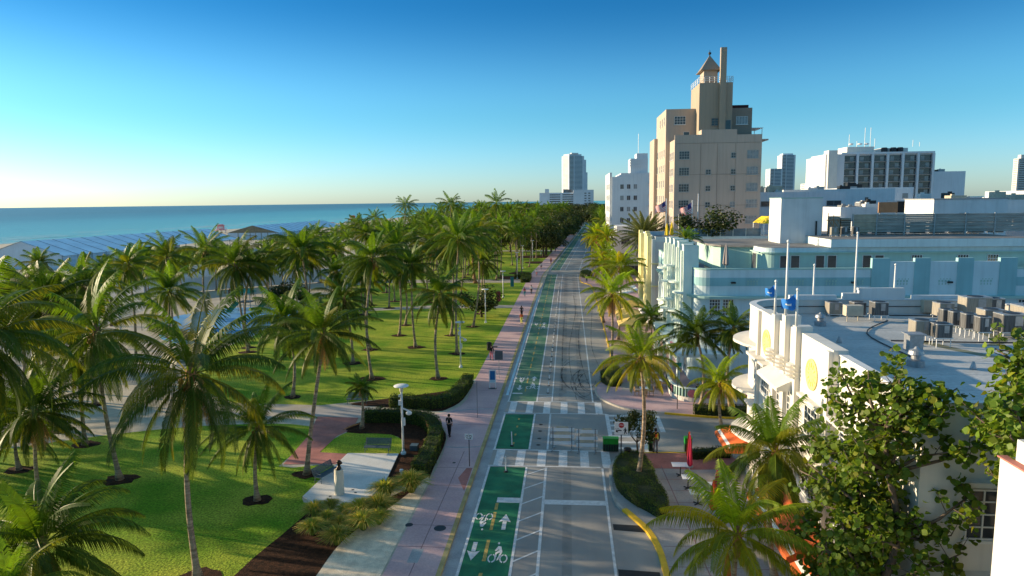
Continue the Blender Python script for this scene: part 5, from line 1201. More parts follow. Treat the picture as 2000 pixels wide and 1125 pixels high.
win(T,21.9,139.5,32.6,2.2,1.6,4,3,'N'); win(T,27.9,136,31.9,1.3,1.4,2,3,'N',fr='peachdk'); win(T,30.4,136,30.9,1.0,2.0,1,1,'N',fr='framedk',sill=False); win(T,33.3,137.5,32.2,2.2,1.5,4,1,'N',gl='glass2'); win(T,23.2,139.5,30.2,1.2,1.0,1,1,'N'); 
mb = MB()
for z in (28.4,22.6,16.8): mb.box(20.3,35.7,132.96,132.998,z,z+.06)
for x in (24.8,27.9,31.2): mb.box(x,x+.06,132.96,132.998,8,28.3)
part('joint', mb, ms['peachdk'], T)
# ---- blue white hotel left of the tower
q = thing('white_hotel_block', 'blue white seven-storey block with a ribbed roof tower, left of the beige tower', 'building', (18,200,.13))
part('wall', MB().box(11.9,30,190,212,.13,24.3), ms['whiteblue'], q); part('upper_wall', MB().box(14.3,30,190,212,24.3,25.3), ms['whiteblue'], q); part('front', MB().box(11.3,11.897,190.5,212,.13,25.5), ms['whites'], q)
mb = MB(); mb.box(16.9,21.6,191,198,25.3,29.2); mb.box(18.6,21.6,191.5,197,29.2,30.6)
for z in (27.2,27.9,28.6): mb.box(16.7,20.0,190.8,191,z,z+.3)
part('roof_tower', mb, ms['whiteblue'], q); part('antenna', MB().tube([(19.2,193,30.6),(19.2,193,36)],.06,5), ms['whitemetal'], q)
for k in range(7):
    z = 21.0-3.05*k
    for x in (14.6,16.4,18.2): win(q,x,190,z,1.0,1.3,2,1,'N',fr='whiteblue',gl='glass' if (k+int(x)) % 3 else 'glass2')
    for y in (193,197,201,205): win(q,11.3,y,z,1.4,1.5,2,1,'E')
    mb = MB(); mb.box(21.6,27,189.2,189.998,z+1.5,z+1.7); part('balcony_slab', mb, ms['whiteblue'], q)
# ---- big hotel with recessed balconies
Q = thing('balcony_hotel', 'large white hotel slab with six dark columns of recessed balconies and roof antennas', 'building', (145,336,0))
part('wall', MB().box(125.4,165.5,330.4,350,0,37.5), ms['whiteblue'], Q); part('roof_slab', MB().box(125.2,165.7,329.2,350,37.5,38.4), ms['whiteblue'], Q)
part('end_wall', MB().box(117,125.4,327,346,0,37.6), ms['farwhite'], Q); part('end_tower', MB().box(117.6,121.5,325,331,0,39.2), ms['cream'], Q)
mb = MB()
for i in range(7): x = 125.4+6.65*i; mb.box(x-.5,x+.5,329.0,330.398,0,37.5)
part('pier', mb, ms['whiteblue'], Q)
bm = MB(); bm.mi = 1; bm.box(-2.8,2.8,-.05,.3,.0,2.7); bm.mi = 0; bm.box(-2.8,2.8,-1.35,-.05,-.1,.08)
for i in range(9): bm.box(-2.55+.63*i,-2.5+.63*i,-1.36,-1.32,.35,1.1)
bm.box(-2.55,2.55,-1.37,-1.31,1.05,1.12); bm.mi = 2; bm.box(-1.9,-.3,-.09,-.051,.2,2.2)
BM = bm.mesh('balcony', [ms['framedk'], ms['glass'], ms['glass2']])
og = ORG[Q.name]
for i in range(6):
    for k in range(11): link('balcony', BM, Q, (125.4+6.65*i+3.33-og[0], 330.35-og[1], 34.2-3.05*k), (0,0,0), (1 if (i+k) % 2 else -1,1,1))
mb = MB(); mb.box(129,141,334,345,38.4,41.2); mb.box(145,157,336,345,38.4,40.5); part('roof_house', mb, ms['cream'], Q)
mb = MB(); [mb.lathe((x,335,38.4), [(1.4,0),(1.4,1.8),(1.1,2.3)], 12) for x in (146,150,153)]; part('cooling_tower', mb, ms['dark'], Q)
mb = MB(); [mb.tube([(x,336,41),(x,336,z)],.12,5) for x, z in ((130.5,47),(134,44),(137.5,50),(140,50),(142,45),(159,44),(162,43))]; [mb.lathe((x,335,42), [(.2,0),(1.1,.3),(1.1,.7),(.2,1)], 10) for x in (131,135,138)]; part('antenna', mb, ms['whitemetal'], Q)
# ---- generic blocks of the roofscape
def block(name, x0, x1, y0, y1, h, m, label, wn=None, roof='roofdk', z0=-.02, par=.7, grp=None, wz=3.1, houses=0):
    t = thing(name, label, 'building', ((x0+x1)/2,(y0+y1)/2,z0), grp)
    part('wall', MB().box(x0,x1,y0,y1,z0,h), ms[m], t); mb = ring(MB(), rounded(x0,x1,y0,y1), .3, h, h+par); part('parapet', mb, ms[m], t); part('roof', MB().box(x0+.3,x1-.3,y0+.3,y1-.3,h,h+.03), ms[roof], t)
    if wn:
        nx, nz, w, hh, gl = wn
        for i in range(nx):
            for k in range(nz): win(t, x0+(x1-x0)*(i+.5)/nx, y0, h-1.9-wz*k-.4, w, hh, 2, 1, 'N', fr='framedk', gl=gl)
    if houses:
        r = random.Random(int(x0*7+y0))
        for _ in range(houses):
            a = r.uniform(x0+1,x1-4); b = r.uniform(y0+1,y1-4) if y1-y0 > 6 else y0+1; hh = r.uniform(.8,2.2)
            part('roof_equipment', MB().box(a,a+r.uniform(1,3),b,b+r.uniform(1,2.5),h+.03,h+hh).box(a+.2,a+.7,b+.2,b+.7,h+hh,h+hh+.25), ms[r.choice(['greymetal','beigemetal','whites','dark'])], t)
    return t
block('city_block',40,58,150,170,18.6,'whiteblue','blue white block with dark strip windows right behind the beige tower',(4,4,3.0,1.1,'glass'),houses=4)
block('city_block',45,56,118,126,15.7,'whites','low white block left of the brown and black screen',(5,1,1.0,.9,'glass'),houses=6)
block('city_block',52,78,172,190,19.3,'whites','white block behind the stair tower, with a small dome on the roof',(2,2,.8,1.0,'glass'),houses=3)
t = thing('billboard_screen','long brown and black roof screen behind the louvres','screen',(51,110,13)); part('brown_panel', MB().box(47.6,50.4,110,110.3,15.6,17.2), ms['brownpanel'], t); part('black_panel', MB().box(50.41,57,110,110.3,15.6,17.3), ms['blackpanel'], t)
mb = MB(); [mb.box(x,x+.15,110.05,110.25,10,15.6) for x in (47.8,50.3,53,56.5)]; part('post', mb, ms['greymetal'], t)
block('city_block',46,70,111,124,13.4,'farwhite','low white roof under the brown and black screen',(6,1,1.2,1.0,'glass'),houses=8)
block('city_block',62,92,118,140,16.6,'whites','white building behind the roof building at the right',(6,2,1.4,1.1,'glass'),houses=7)
block('city_block',58,100,92,108,13.2,'farwhite','long low roof at the right edge behind the louvre screen',None,houses=14)
block('city_block',100,140,170,200,16.2,'farwhite','wide white building in the middle distance under the balcony hotel',(9,2,1.8,1.3,'glass'),houses=8)
block('city_block',80,98,205,225,20.0,'whiteblue','blue white building left under the balcony hotel',(4,3,1.5,1.3,'glass2'),houses=3)
block('city_block',166,181,332,350,28.6,'whiteblue','plain blue grey block right beside the balcony hotel',None,houses=3)
block('city_block',150,178,240,262,18.8,'farwhite','low white building with a mast right of the balcony hotel',(5,2,2,1.4,'glass'),houses=4)
block('city_block',166,172,480,500,44,'cream','slim sunlit slab just left of the balcony hotel',None) .location
t = ORG; r = random.Random(12)
for i in range(34):
    y = r.uniform(230,1500); x = y*r.uniform(.42,.72); w = r.uniform(16,40); 
    if 60 < x < 215 and 300 < y < 380: continue
    block('distant_building', x, x+w, y, y+w*.7, r.uniform(9,17.2), r.choice(['farwhite','whites','whiteblue','lilac','peach']), 'low distant city building under the skyline at the right', None, grp='low distant city buildings', houses=2)
for i in range(10):
    y = r.uniform(230,900); x = r.uniform(.06,.11)*y+14+sh(y); w = r.uniform(14,24)
    block('distant_building', x, x+w, y, y+w, r.uniform(9,16), r.choice(['farwhite','whites','lilac']), 'low distant building along the right side of the avenue', None, grp='low distant buildings of the avenue', houses=1)
# towers far away
ROT = {}
def tower(x0, x1, y, d, h, m, label, floors, balc=True, gl='glassblue', steps=None):
    t = thing('high_rise', label, 'skyscraper', ((x0+x1)/2,y,0)); w = x1-x0
    mb = MB(); mb.box(x0,x1,y,y+d,0,h); part('wall', mb, ms[m], t)
    mb = MB()
    for k in range(1, floors): z = h*k/floors; mb.box(x0-.8,x0+w*.32,y-1.5,y-.01,z-.5,z+.7) if balc else None; mb.box(x0+w*.36,x1+.5,y-.9,y-.01,z+.6,z+2.3) if False else None
    if balc: part('balcony_slab', mb, ms['farwhite'], t)
    mb = MB()
    for k in range(floors): z = h*(k+.35)/floors; mb.box(x0+w*.36,x1-w*.12,y-.4,y-.005,z,z+h/floors*.55)
    part('window_band', mb, ms[gl], t)
    mb = MB()
    for k in range(floors): z = h*(k+.35)/floors; mb.box(x0+w*.05,x0+w*.30,y-.3,y-.006,z,z+h/floors*.5)
    part('window_band', mb, ms['glass'], t)
    mb = MB()
    for k in range(floors): z = h*(k+.3)/floors; mb.box(x0-.3,x0-.01,y+d*.15,y+d*.85,z,z+h/floors*.4)
    part('side_window_band', mb, ms['glass2'], t)
    if steps:
        mb = MB(); [mb.box(*s) for s in steps]; part('upper_storeys', mb, ms[m], t)
tower(-2,62,2500,50,178,'farwhite','tall white residential tower far away above the treetops',40, steps=[(0,52,2502,2540,178,184),(62,74,2505,2545,0,165),(74,82,2508,2545,0,120),(8,36,2498,2510,184,188)]); [setattr(o, 'rotation_euler', (0,0,R(32))) for o in COL.objects if o.name == 'high_rise']
tower(538,571,1800,40,126,'whiteblue','dark glass balcony tower right of the beige tower',36, steps=[(541,566,1805,1830,126,130)])
tower(507,537,1790,40,92,'whiteblue','shorter glass tower just left of the dark glass balcony tower',26)
tower(498,520,1500,30,48,'farwhite','low white block at the foot of the two glass towers',12)
tower(735,790,1200,12,78,'cream','curved-top white tower cut by the right edge of the photo',26,gl='glass2', steps=[(740,780,1202,1210,78,84)])
t = thing('long_white_block', 'long white apartment block above the distant treetops at the end of the park', 'building', (-4,1120,0))
part('wall', MB().box(-46,8,1100,1130,0,31), ms['whiteblue'], t); part('right_wing', MB().box(8,40,1096,1150,0,35), ms['farwhite'], t); part('roof_house', MB().box(-8,6,1105,1120,31,36), ms['roofdk'], t); part('stair_head', MB().box(-37,-31,1099,1112,31,37), ms['whiteblue'], t)
WB = MB(); WB.box(-1.6,1.6,-.4,0,0,1.3); WB = WB.mesh('window', ms['glass']); og = ORG[t.name]
for i in range(11):
    for k in range(6):
        if i not in (5,): link('window', WB, t, (-28+3.4*i-og[0], 1100-og[1], 27-3.5*k))
for k in range(6):
    for x in (27,33): link('window', WB, t, (x-og[0],1096-og[1],29-4*k))
# far tree line
t2 = random.Random(3)
mb = MB(); mb.c = []
for _ in range(420):
    y = t2.uniform(500,1600); x = y*t2.uniform(.35,.80); s = t2.uniform(5,9); j = t2.uniform(.7,1.2)
    leafball(mb, (x,y,s*.9), s, 26, 3.2, t2, lambda q, v: tuple(c*j for c in tf(q, v)), .8)
for _ in range(260):
    y = t2.uniform(900,3000); x = t2.uniform(-190,60)+y*.012+(0); s = t2.uniform(6,10); j = t2.uniform(.7,1.2)
    leafball(mb, (x,y,s*.8), s, 22, 3.6, t2, lambda q, v: tuple(c*j for c in tf(q, v)), .7)
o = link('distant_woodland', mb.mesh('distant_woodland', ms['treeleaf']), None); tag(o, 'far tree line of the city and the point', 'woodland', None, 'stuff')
# ------------------------------------------------------------------ beach: tents, fences, lifeguard huts
def tent(x, y, L, w, he, hr, rz, label, gable, nb):
    t = thing('event_tent', label, 'tent', (x,y,.12)); t.rotation_euler[2] = rz; ORG[t.name] = (0,0,0)
    def pt(n, mb, m, s=False): o = link(n, mb.mesh(n, m), t); return o
    h = w/2
    mb = MB(); mb.quad((-h-.4,-.3,he-.1),(0,-.3,hr),(0,L,hr),(-h-.4,L,he-.1)); mb.quad((0,-.3,hr),(h+.4,-.3,he-.1),(h+.4,L,he-.1),(0,L,hr)); pt('roof', mb, ms['tentroof'])
    mb = MB()
    for i in range(nb+1):
        yy = L*i/nb
        for s in (-1,1): mb.tube([(0,yy,hr+.02),(s*(h+.4),yy,he-.06)], .09, 5)
        for s in (-1,1): mb.box(s*h-.08,s*h+.08,yy-.08,yy+.08,0,he)
    pt('frame', mb, ms['framedk'])
    mb = MB(); mb.box(h-.03,h+.03,0,L*.28 if nb > 8 else L,.0,he-.15); mb.box(-h-.03,-h+.03,0,L,0,he-.15); pt('side_wall', mb, ms['tentwhite'])
    mb = MB(); mb.quad((-h,0,0),(h,0,0),(h,0,he-.1),(0,0,hr-.05),(-h,0,he-.1)) if gable == 'w' else mb.quad((-h,0,0),(h,0,0),(h,0,he-.1),(-h,0,he-.1)); pt('end_wall', mb, ms['tentwhite'])
    if gable != 'w':
        mb = MB(); mb.quad((-h,-.02,he),(h,-.02,he),(0,-.02,hr-.05)); pt('gable', mb, ms['tentbrown'])
        mb = MB(); [mb.box(xx-.12,xx+.12,-.15,-.03,0,he) for xx in (-8,-4.5,-1.5,1.5,4.5,8)]; mb.box(-4.5,1.5,-.15,-.03,2,2.2); pt('door_frame', mb, ms['tentbrown'])
    return t
tent(-158.5,186,88,27,4,8.1,-.10,'long blue roofed event tent with a white gable end at the left edge','w',16)
tent(-161.8,340,95,27,3.6,7.2,-.02,'second blue roofed event tent with a tan timber gable, further down the beach','b',14)
t = thing('timber_container', 'timber and glass stall beside the long blue tent', 'stall', (-140,205,.12)); mb = MB(); mb.box(-143,-137,200,214,.12,3.2); part('body', mb, ms['rack'], t)
mb = MB(); [mb.box(-136.98,-136.9,200+2*i,201.4+2*i,.6,2.8) for i in range(7)]; [mb.box(-142.5+2.0*i,-141+2.0*i,199.9,199.98,.6,2.8) for i in range(3)]; part('pane', mb, ms['glass2'], t)
def mesh_fence(pts, h, label, m='whitemetal', st=3.0, screen=None):
    t = thing('site_fence', label, 'fence', (pts[0][0],pts[0][1],.12)); mb = MB(); sc_ = MB()
    for a, b in zip(pts, pts[1:]):
        L = math.dist(a,b); k = max(1,int(L/st))
        for i in range(k+1): u = i/k; p = (a[0]+(b[0]-a[0])*u, a[1]+(b[1]-a[1])*u); mb.tube([(p[0],p[1],.12),(p[0],p[1],h)], .05, 5)
        for z in (.3,h*.5,h-.05): mb.tube([(a[0],a[1],z),(b[0],b[1],z)], .03, 4)
        if screen: sc_.quad((a[0],a[1]+.06,.2),(b[0],b[1]+.06,.2),(b[0],b[1]+.06,h-.1),(a[0],a[1]+.06,h-.1))
    part('posts', mb, ms[m], t)
    if screen: part('screen', sc_, ms[screen], t)
mesh_fence([(-175,178),(-150,182),(-136,196),(-128,235),(-124,275)], 2.6, 'temporary mesh fence in front of the long blue tent', 'greymetal', 4)
mesh_fence([(-84,128),(-72,140),(-58,150),(-50,158)], 3.3, 'white screened event fence behind the playground', 'whitemetal', 5, 'tentwhite')
mesh_fence([(-98,150),(-84,158),(-66,172)], 3.0, 'second white screened fence nearer the beach', 'whitemetal', 5, 'tentwhite')
def hut(x, y, m, label, rz, s=1):
    t = thing('lifeguard_hut', label, 'lifeguard hut', (x,y,.1)); t.rotation_euler[2] = rz; ORG[t.name] = (0,0,0); t.scale = (s,s,s)
    def pt(n, mb, mm): return link(n, mb.mesh(n, ms[mm]), t)
    mb = MB(); [mb.box(a-.12,a+.12,b-.12,b+.12,0,1.4) for a in (-2.2,0,2.2) for b in (-2,2)]; pt('stilts', mb, 'whitemetal')
    mb = MB(); mb.box(-2.8,2.8,-2.6,2.6,1.4,1.6); mb.obox((-4.2,0,.75),3.2,1.2,.12,0,0,-.45); pt('deck', mb, m)
    mb = MB(); mb.box(-1.6,1.6,-1.5,1.5,1.6,3.8); pt('cabin', mb, m)
    mb = MB(); mb.box(-2.2,2.2,-2.1,2.1,3.8,3.98); mb.box(-1.2,1.2,-1.2,1.2,3.98,4.4); pt('roof', mb, m)
    mb = MB(); mb.box(-1.1,1.1,-1.56,-1.505,2.3,3.3); pt('window', mb, 'cwhite')
    mb = MB(); [mb.tube([(-2.7,b,z),(2.7,b,z)],.05,5) for b in (-2.5,2.5) for z in (2.0,2.5)]; [mb.tube([(a,b,1.6),(a,b,2.5)],.05,5) for a in (-2.7,-1,1,2.7) for b in (-2.5,2.5)]; pt('railing', mb, 'whitemetal')
hut(-225,428,'pinkpaint','pink and white lifeguard hut on stilts at the waterline',.4,1.25)
hut(-205,640,'orangepaint','orange lifeguard hut on stilts further down the beach',.3,1.5)
t = thing('beach_kiosk','small red kiosk at the far end of the second tent','kiosk',(-186,520,.1)); part('body', MB().box(-190,-183,518,522,.1,3.2), ms['signred'], t); part('roof', MB().box(-191,-182,517.5,522.5,3.2,3.6), ms['pinkpaint'], t)
t = thing('beach_shelter','low grey white shelter on the beach left of the second tent','shelter',(-190,330,.1)); part('wall', MB().box(-196,-178,330,336,.1,2.8), ms['tentwhite'], t); part('roof', MB().box(-197,-177,329.5,336.5,2.8,3.1), ms['framedk'], t)
# ------------------------------------------------------------------ playground
t = thing('play_structure','green climbing frame with twin slides and a dark net beside the blue play surface','playground equipment',(-53,112,.13))
mb = MB(); [mb.tube([(x,y,.13),(x,y,3.2)],.07,6) for x in (-56,-53.8,-51.6,-49.6) for y in (110.5,112.5)]; part('post', mb, ms['greymetal'], t)
mb = MB(); mb.box(-56,-53.8,110.5,112.5,1.5,1.65); mb.box(-51.6,-49.6,110.5,112.5,1.8,1.95); part('platform', mb, ms['dark'], t)
for x in (-56.2,-51.4):
    mb = MB(); mb.quad((x,110.4,1.7),(x+.8,110.4,1.7),(x+.5,107.4,.3),(x-.3,107.4,.3)); mb.quad((x,110.4,1.7),(x-.3,107.4,.3),(x-.3,107.4,.65),(x,110.4,2.05)); mb.quad((x+.8,110.4,1.7),(x+.5,107.4,.3),(x+.5,107.4,.65),(x+.8,110.4,2.05)); part('slide', mb, ms['playgreen'], t)
mb = MB(); mb.quad((-56.3,110.2,3.2),(-53.5,110.2,3.2),(-54.9,111.5,4)); mb.quad((-53.5,110.2,3.2),(-53.5,112.8,3.2),(-54.9,111.5,4)); mb.quad((-51.8,110.2,3.1),(-49.3,110.2,3.1),(-49.3,112.8,3.4),(-51.8,112.8,3.4)); part('roof', mb, ms['playgreen'], t)
mb = MB(); [mb.tube([(-49.4,111,3),(-46.5+.6*k,109.5+.6*k,.2)],.05,5) for k in range(6)]; part('net', mb, ms['dark'], t)
mb = MB()
for i in range(9):
    x, y = -61.5+1.55*i, 92.5-.75*i; mb.tube([(x,y,.13),(x,y,1.3),(x+.25,y-.1,1.55),(x+.6,y-.25,1.62),(x+.95,y-.4,1.55),(x+1.15,y-.5,1.3),(x+1.15,y-.5,.13)], .035, 5)
solo('hoop_railing', mb, ms['dark'], 'row of dark hoop rails along the near edge of the blue play surface', 'railing', (-61,92,.13))
# ------------------------------------------------------------------ lamp posts, camera pole
def lamp(x, y, label, near=False, h=5.1, grp='disc-topped white lamp posts along the lawn'):
    t = thing('lamp_post', label, 'lamp post', (x,y,.13), grp); n = 16 if near else 10
    mb = MB(); mb.tube([(x,y,.13),(x,y,h-.35)], [.085,.07], n); part('post', mb, ms['whitemetal'], t, True)
    mb = MB(); mb.lathe((x,y,.13), [(.2,0),(.2,.12),(.12,.2),(.1,.35)], n); part('base', mb, ms['whitemetal'], t)
    mb = MB(); mb.lathe((x,y,h-.38), [(.1,0),(.13,.1),(.12,.3),(.08,.36)], n); part('lamp_head', mb, ms['stone'], t)
    mb = MB(); mb.lathe((x,y,h), [(.2,-.03),(.50,.0),(.54,.04),(.50,.08),(.1,.12)], 24); part('disc_shade', mb, ms['whitemetal'], t, True)
    if near:
        for q in ((x-.22,x-.06,y-.12,y+.08,h-1.35,h-1.0),(x-.2,x-.07,y-.1,y+.06,h-.75,h-.58),(x+.08,x+.2,y-.08,y+.08,h-2.85,h-2.3)): part('equipment_box', MB().box(*q), ms['whitemetal'], t)
        mb = MB(); mb.tube([(x+.05,y,h-1.6),(x+.3,y-.05,h-1.68),(x+.5,y-.1,h-1.75)], .06, 8); mb.lathe((x+.52,y-.1,h-1.98), [(.05,-.08),(.2,.0),(.22,.1),(.12,.22),(.05,.25)], 14); part('camera', mb, ms['whitemetal'], t)
    return t
lamp(-11.82,46.28,'nearest white disc lamp post, with cameras and boxes, between bench and curved hedge',True)
lamp(-11.7,71.98,'white disc lamp post behind the lawn hedge, second from the camera',True)
lamp(-12.3,99.6,'third white disc lamp post, beside the tall leaning palm',False)
lamp(-12.2,126,'fourth white disc lamp post, near the pink banner',False)
for y, x, l in ((158,-11.9,'fifth'),(182,-12.2,'sixth'),(206,-10.8,'seventh'),(232,-9.3,'eighth')): lamp(x,y,f'white disc lamp post, the {l} along the lawn edge',False,6.2)
t = thing('camera_pole','tall white camera pole with small box heads among the left palms','pole',(-59.5,85,.13)); part('post', MB().tube([(-59.5,85,.13),(-59.5,85,11.6)],.14,10), ms['whitemetal'], t); part('camera', MB().box(-59.9,-59.1,84.7,85.3,11.2,12.0).box(-60.1,-59.8,84.7,85.1,9.8,10.4), ms['whitemetal'], t)
mb = MB(); mb.box(-12.6,-11.9,118.0,118.15,.6,2.4); solo('banner_sign', mb, ms['cred'], 'small pink red banner board on the lawn', 'sign', (-12.2,118,.13))
mb = MB(); mb.box(-11.9,-11.2,139,139.15,.6,2.6); solo('banner_sign', mb, ms['cteal'], 'small teal banner board on the lawn before the crossing', 'sign', (-11.5,139,.13))
# ------------------------------------------------------------------ benches, bust, plaza items
def bench(x, y, rz, label):
    t = thing('park_bench', label, 'bench', (x,y,.15)); t.rotation_euler[2] = rz; ORG[t.name] = (0,0,0)
    def pt(n, mb): return link(n, mb.mesh(n, ms['bench']), t)
    mb = MB(); [mb.box(-.95,.95,-.27+.09*k,-.195+.09*k,.42,.46) for k in range(6)]; pt('seat', mb)
    mb = MB(); [mb.obox((0,.30+.03*k,.52+.075*k),1.9,.025,.065,0,-.3) for k in range(6)]; pt('backrest', mb)
    for sx in (-.86,.86): mb = MB(); mb.tube([(sx,-.24,0),(sx,-.22,.43)],.022,6); mb.tube([(sx,.3,0),(sx,.22,.43),(sx,.46,.95)],.022,6); mb.tube([(sx,-.24,.2),(sx,.28,.2)],.018,5); pt('leg', mb)
    for sx in (-.9,.9): mb = MB(); mb.tube([(sx,-.25,.43),(sx,-.27,.66),(sx,.32,.66)],.02,6); pt('armrest', mb)
bench(-13.75,46.45,PI+0,'dark bench on the far edge of the white plaza with its back to the camera')
bench(-15.75,41.6,PI/2-.35,'dark bench at the left edge of the white plaza beside the bust')
bench(-18.9,58.2,0,'dark bench beside the park path behind the curved palm trunk')
for o in [x for x in COL.objects if x.name.startswith('park_bench')][:1]: o.rotation_euler[2] = 0
t = thing('memorial_bust','dark bronze bust on a tall twisted pale stone pedestal','statue',(-14.1,39.2,.19))
mb = MB(); n = 16; H_ = 1.62
for i in range(25):
    u = i/24; tw = .9*u; w = .30-.03*u
    for j in range(n):
        a = 2*PI*j/n; ca, sa = math.cos(a), math.sin(a); q = 3.2-2.2*abs(u-.5); r = w/((abs(ca)**q+abs(sa)**q)**(1/q)); mb.v.append((-14.1+r*math.cos(a+tw), 39.2+r*.85*math.sin(a+tw), .19+H_*u))
for i in range(24):
    for j in range(n): mb.f.append((i*n+j,i*n+(j+1) % n,(i+1)*n+(j+1) % n,(i+1)*n+j)); mb.m.append(0)
mb.f.append(tuple(24*n+j for j in range(n))); mb.m.append(0); part('pedestal', mb, ms['stone'], t)
mb = MB(); z = .19+H_; sects = [(0,.24,.14,0),(.06,.27,.15,0),(.13,.22,.13,0),(.19,.10,.09,.02),(.27,.075,.08,.03),(.31,.09,.11,.05),(.36,.115,.145,.07),(.42,.125,.155,.06),(.49,.12,.15,.05),(.55,.09,.11,.04),(.58,.03,.04,.04)]
for (dz, rx, ry, oy) in sects:
    for j in range(16): a = 2*PI*j/16; nose = (.035 if dz in (.36,.42) and j == 0 else 0); mb.v.append((-14.1+(ry+nose)*math.cos(a)+oy, 39.2+rx*math.sin(a), z+dz))
for i in range(len(sects)-1):
    for j in range(16): mb.f.append((i*16+j,i*16+(j+1) % 16,(i+1)*16+(j+1) % 16,(i+1)*16+j)); mb.m.append(0)
part('bust', mb, ms['bronze'], t, True)
mb = MB(); [mb.lathe((x,y,.185), [(.09,0),(.09,.009)], 12) for x, y in ((-14.6,38.9),(-14.3,38.4),(-13.5,39.9),(-13.2,39.5))]; struct('plaza_ground_lights', mb, ms['dark'])
mb = MB(); mb.lathe((-12.25,34.35,.13), [(.2,0),(.22,.1),(.2,.28),(.08,.34)], 14); solo('bed_spotlight', mb, ms['whitemetal'], 'small white round spotlight among the grass clumps', 'lamp', (-12.25,34.35,.13))
mb = MB(); mb.lathe((-11.0,42.4,.13), [(.06,0),(.06,.25),(.13,.3),(.13,.42),(.05,.46)], 12); solo('bed_spotlight', mb, ms['whitemetal'], 'tiny white spotlight in the mulch beside the curved hedge', 'lamp', (-11,42.4,.13))
mb = MB(); mb.box(-11.5,-10.95,46.9,47.5,.13,.5); solo('utility_box', mb, ms['bench'], 'low blue grey utility box behind the nearest lamp post', 'box', (-11.2,47.2,.13))
# ------------------------------------------------------------------ signs
def text(s, size, m, parent, loc, rot, name='lettering', ext=.004):
    cu = bpy.data.curves.new('lettering', 'FONT'); cu.body = s; cu.size = size; cu.align_x = 'CENTER'; cu.align_y = 'CENTER'; cu.extrude = ext
    o = bpy.data.objects.new('tmp', cu); COL.objects.link(o); bpy.context.view_layer.update()
    me = bpy.data.meshes.new_from_object(o.evaluated_get(bpy.context.evaluated_depsgraph_get())); bpy.data.objects.remove(o); bpy.data.curves.remove(cu)
    me.materials.clear(); me.materials.append(ms[m]); return link(name, me, parent, loc, rot)
t = thing('detour_sign','white sign with a red STOP disc, an arrow and a walking figure','sign',(3.62,46.0,.13))
mb = MB(); mb.tube([(3.62,46.06,.13),(3.62,46.06,3.05)],.04,8); part('post', mb, ms['dark'], t)
mb = MB(); mb.box(3.17,4.07,45.98,46.02,2.2,3.08); part('panel', mb, ms['signwhite'], t)
mb = MB(); mb.mi = 0
def disc(mb, cx, cz, r, y, n=20): mb.quad(*[(cx+r*math.cos(2*PI*i/n), y, cz+r*math.sin(2*PI*i/n)) for i in range(n)])
disc(mb, 3.62,2.86,.185,45.975); disc(mb,3.62,2.86,.0,45.97) ; part('red_disc', mb, ms['signred'], t)
text('STOP', .13, 'signwhite', t, (0,45.972-46,2.86-.13), (PI/2,0,0)); text('FLOW', .10, 'black', t, (-.28,-.022,2.60-.13), (PI/2,0,0))
mb = MB(); y = 45.975
mb.quad((3.24,y,2.38),(3.42,y,2.36),(3.36,y,2.44),(3.5,y,2.47),(3.63,y,2.45),(3.64,y,2.52),(3.5,y,2.55),(3.33,y,2.5),(3.27,y,2.55)); disc(mb,3.88,2.66,.045,y,10)
for q in ([(3.83,2.6),(3.95,2.6),(3.93,2.42),(3.83,2.42)],[(3.84,2.44),(3.90,2.44),(3.85,2.25),(3.79,2.25)],[(3.88,2.44),(3.93,2.44),(4.0,2.27),(3.94,2.27)],[(3.83,2.6),(3.83,2.54),(3.76,2.48),(3.74,2.5)],[(3.94,2.58),(3.94,2.53),(4.0,2.46),(4.02,2.49)]): mb.quad(*[(a,y,b) for a, b in q])
part('pictogram', mb, ms['black'], t); t.location = (3.56,45.2,.13)
t = thing('cycle_sign','small white bicycle and arrow sign on a dark post, pink pavement','sign',(-6.74,44.17,.13))
part('post', MB().tube([(-6.74,44.22,.13),(-6.74,44.22,2.45)],.03,8), ms['dark'], t); part('panel', MB().box(-7.01,-6.47,44.16,44.18,2.05,2.45), ms['signwhite'], t)
mb = MB(); y = 44.155
for cx in (-6.87,-6.62):
    for i in range(12):
        a, b = 2*PI*i/12, 2*PI*(i+1)/12; mb.quad((cx+.06*math.cos(a),y,2.27+.06*math.sin(a)),(cx+.085*math.cos(a),y,2.27+.085*math.sin(a)),(cx+.085*math.cos(b),y,2.27+.085*math.sin(b)),(cx+.06*math.cos(b),y,2.27+.06*math.sin(b)))
for a, b in (((-6.87,2.27),(-6.8,2.38)),((-6.8,2.38),(-6.68,2.37)),((-6.68,2.37),(-6.62,2.27)),((-6.8,2.38),(-6.75,2.26)),((-6.75,2.26),(-6.66,2.36))): mb.quad((a[0],y,a[1]),(b[0],y,b[1]),(b[0],y,b[1]+.02),(a[0],y,a[1]+.02))
mb.quad((-6.9,y,2.12),(-6.66,y,2.12),(-6.66,y,2.09),(-6.57,y,2.135),(-6.66,y,2.18),(-6.66,y,2.15),(-6.9,y,2.15)); part('pictogram', mb, ms['black'], t)
t = thing('information_totem','white framed information board with a dark blue upper panel on the pavement','sign',(-7.3,63.7,.13))
mb = MB(); mb.box(-7.62,-7.55,63.66,63.76,.13,1.95); mb.box(-7.05,-6.98,63.66,63.76,.13,1.95); mb.box(-7.549,-7.051,63.66,63.76,1.88,1.95); mb.box(-7.549,-7.051,63.66,63.76,.68,.75); part('frame', mb, ms['whitemetal'], t)
part('panel', MB().box(-7.54,-7.06,63.68,63.74,1.0,1.87), ms['signblue'], t); part('lower_panel', MB().box(-7.54,-7.06,63.68,63.74,.76,.995), ms['bluekerb'], t); part('base', MB().box(-7.68,-6.92,63.5,63.9,.13,.17), ms['dark'], t)
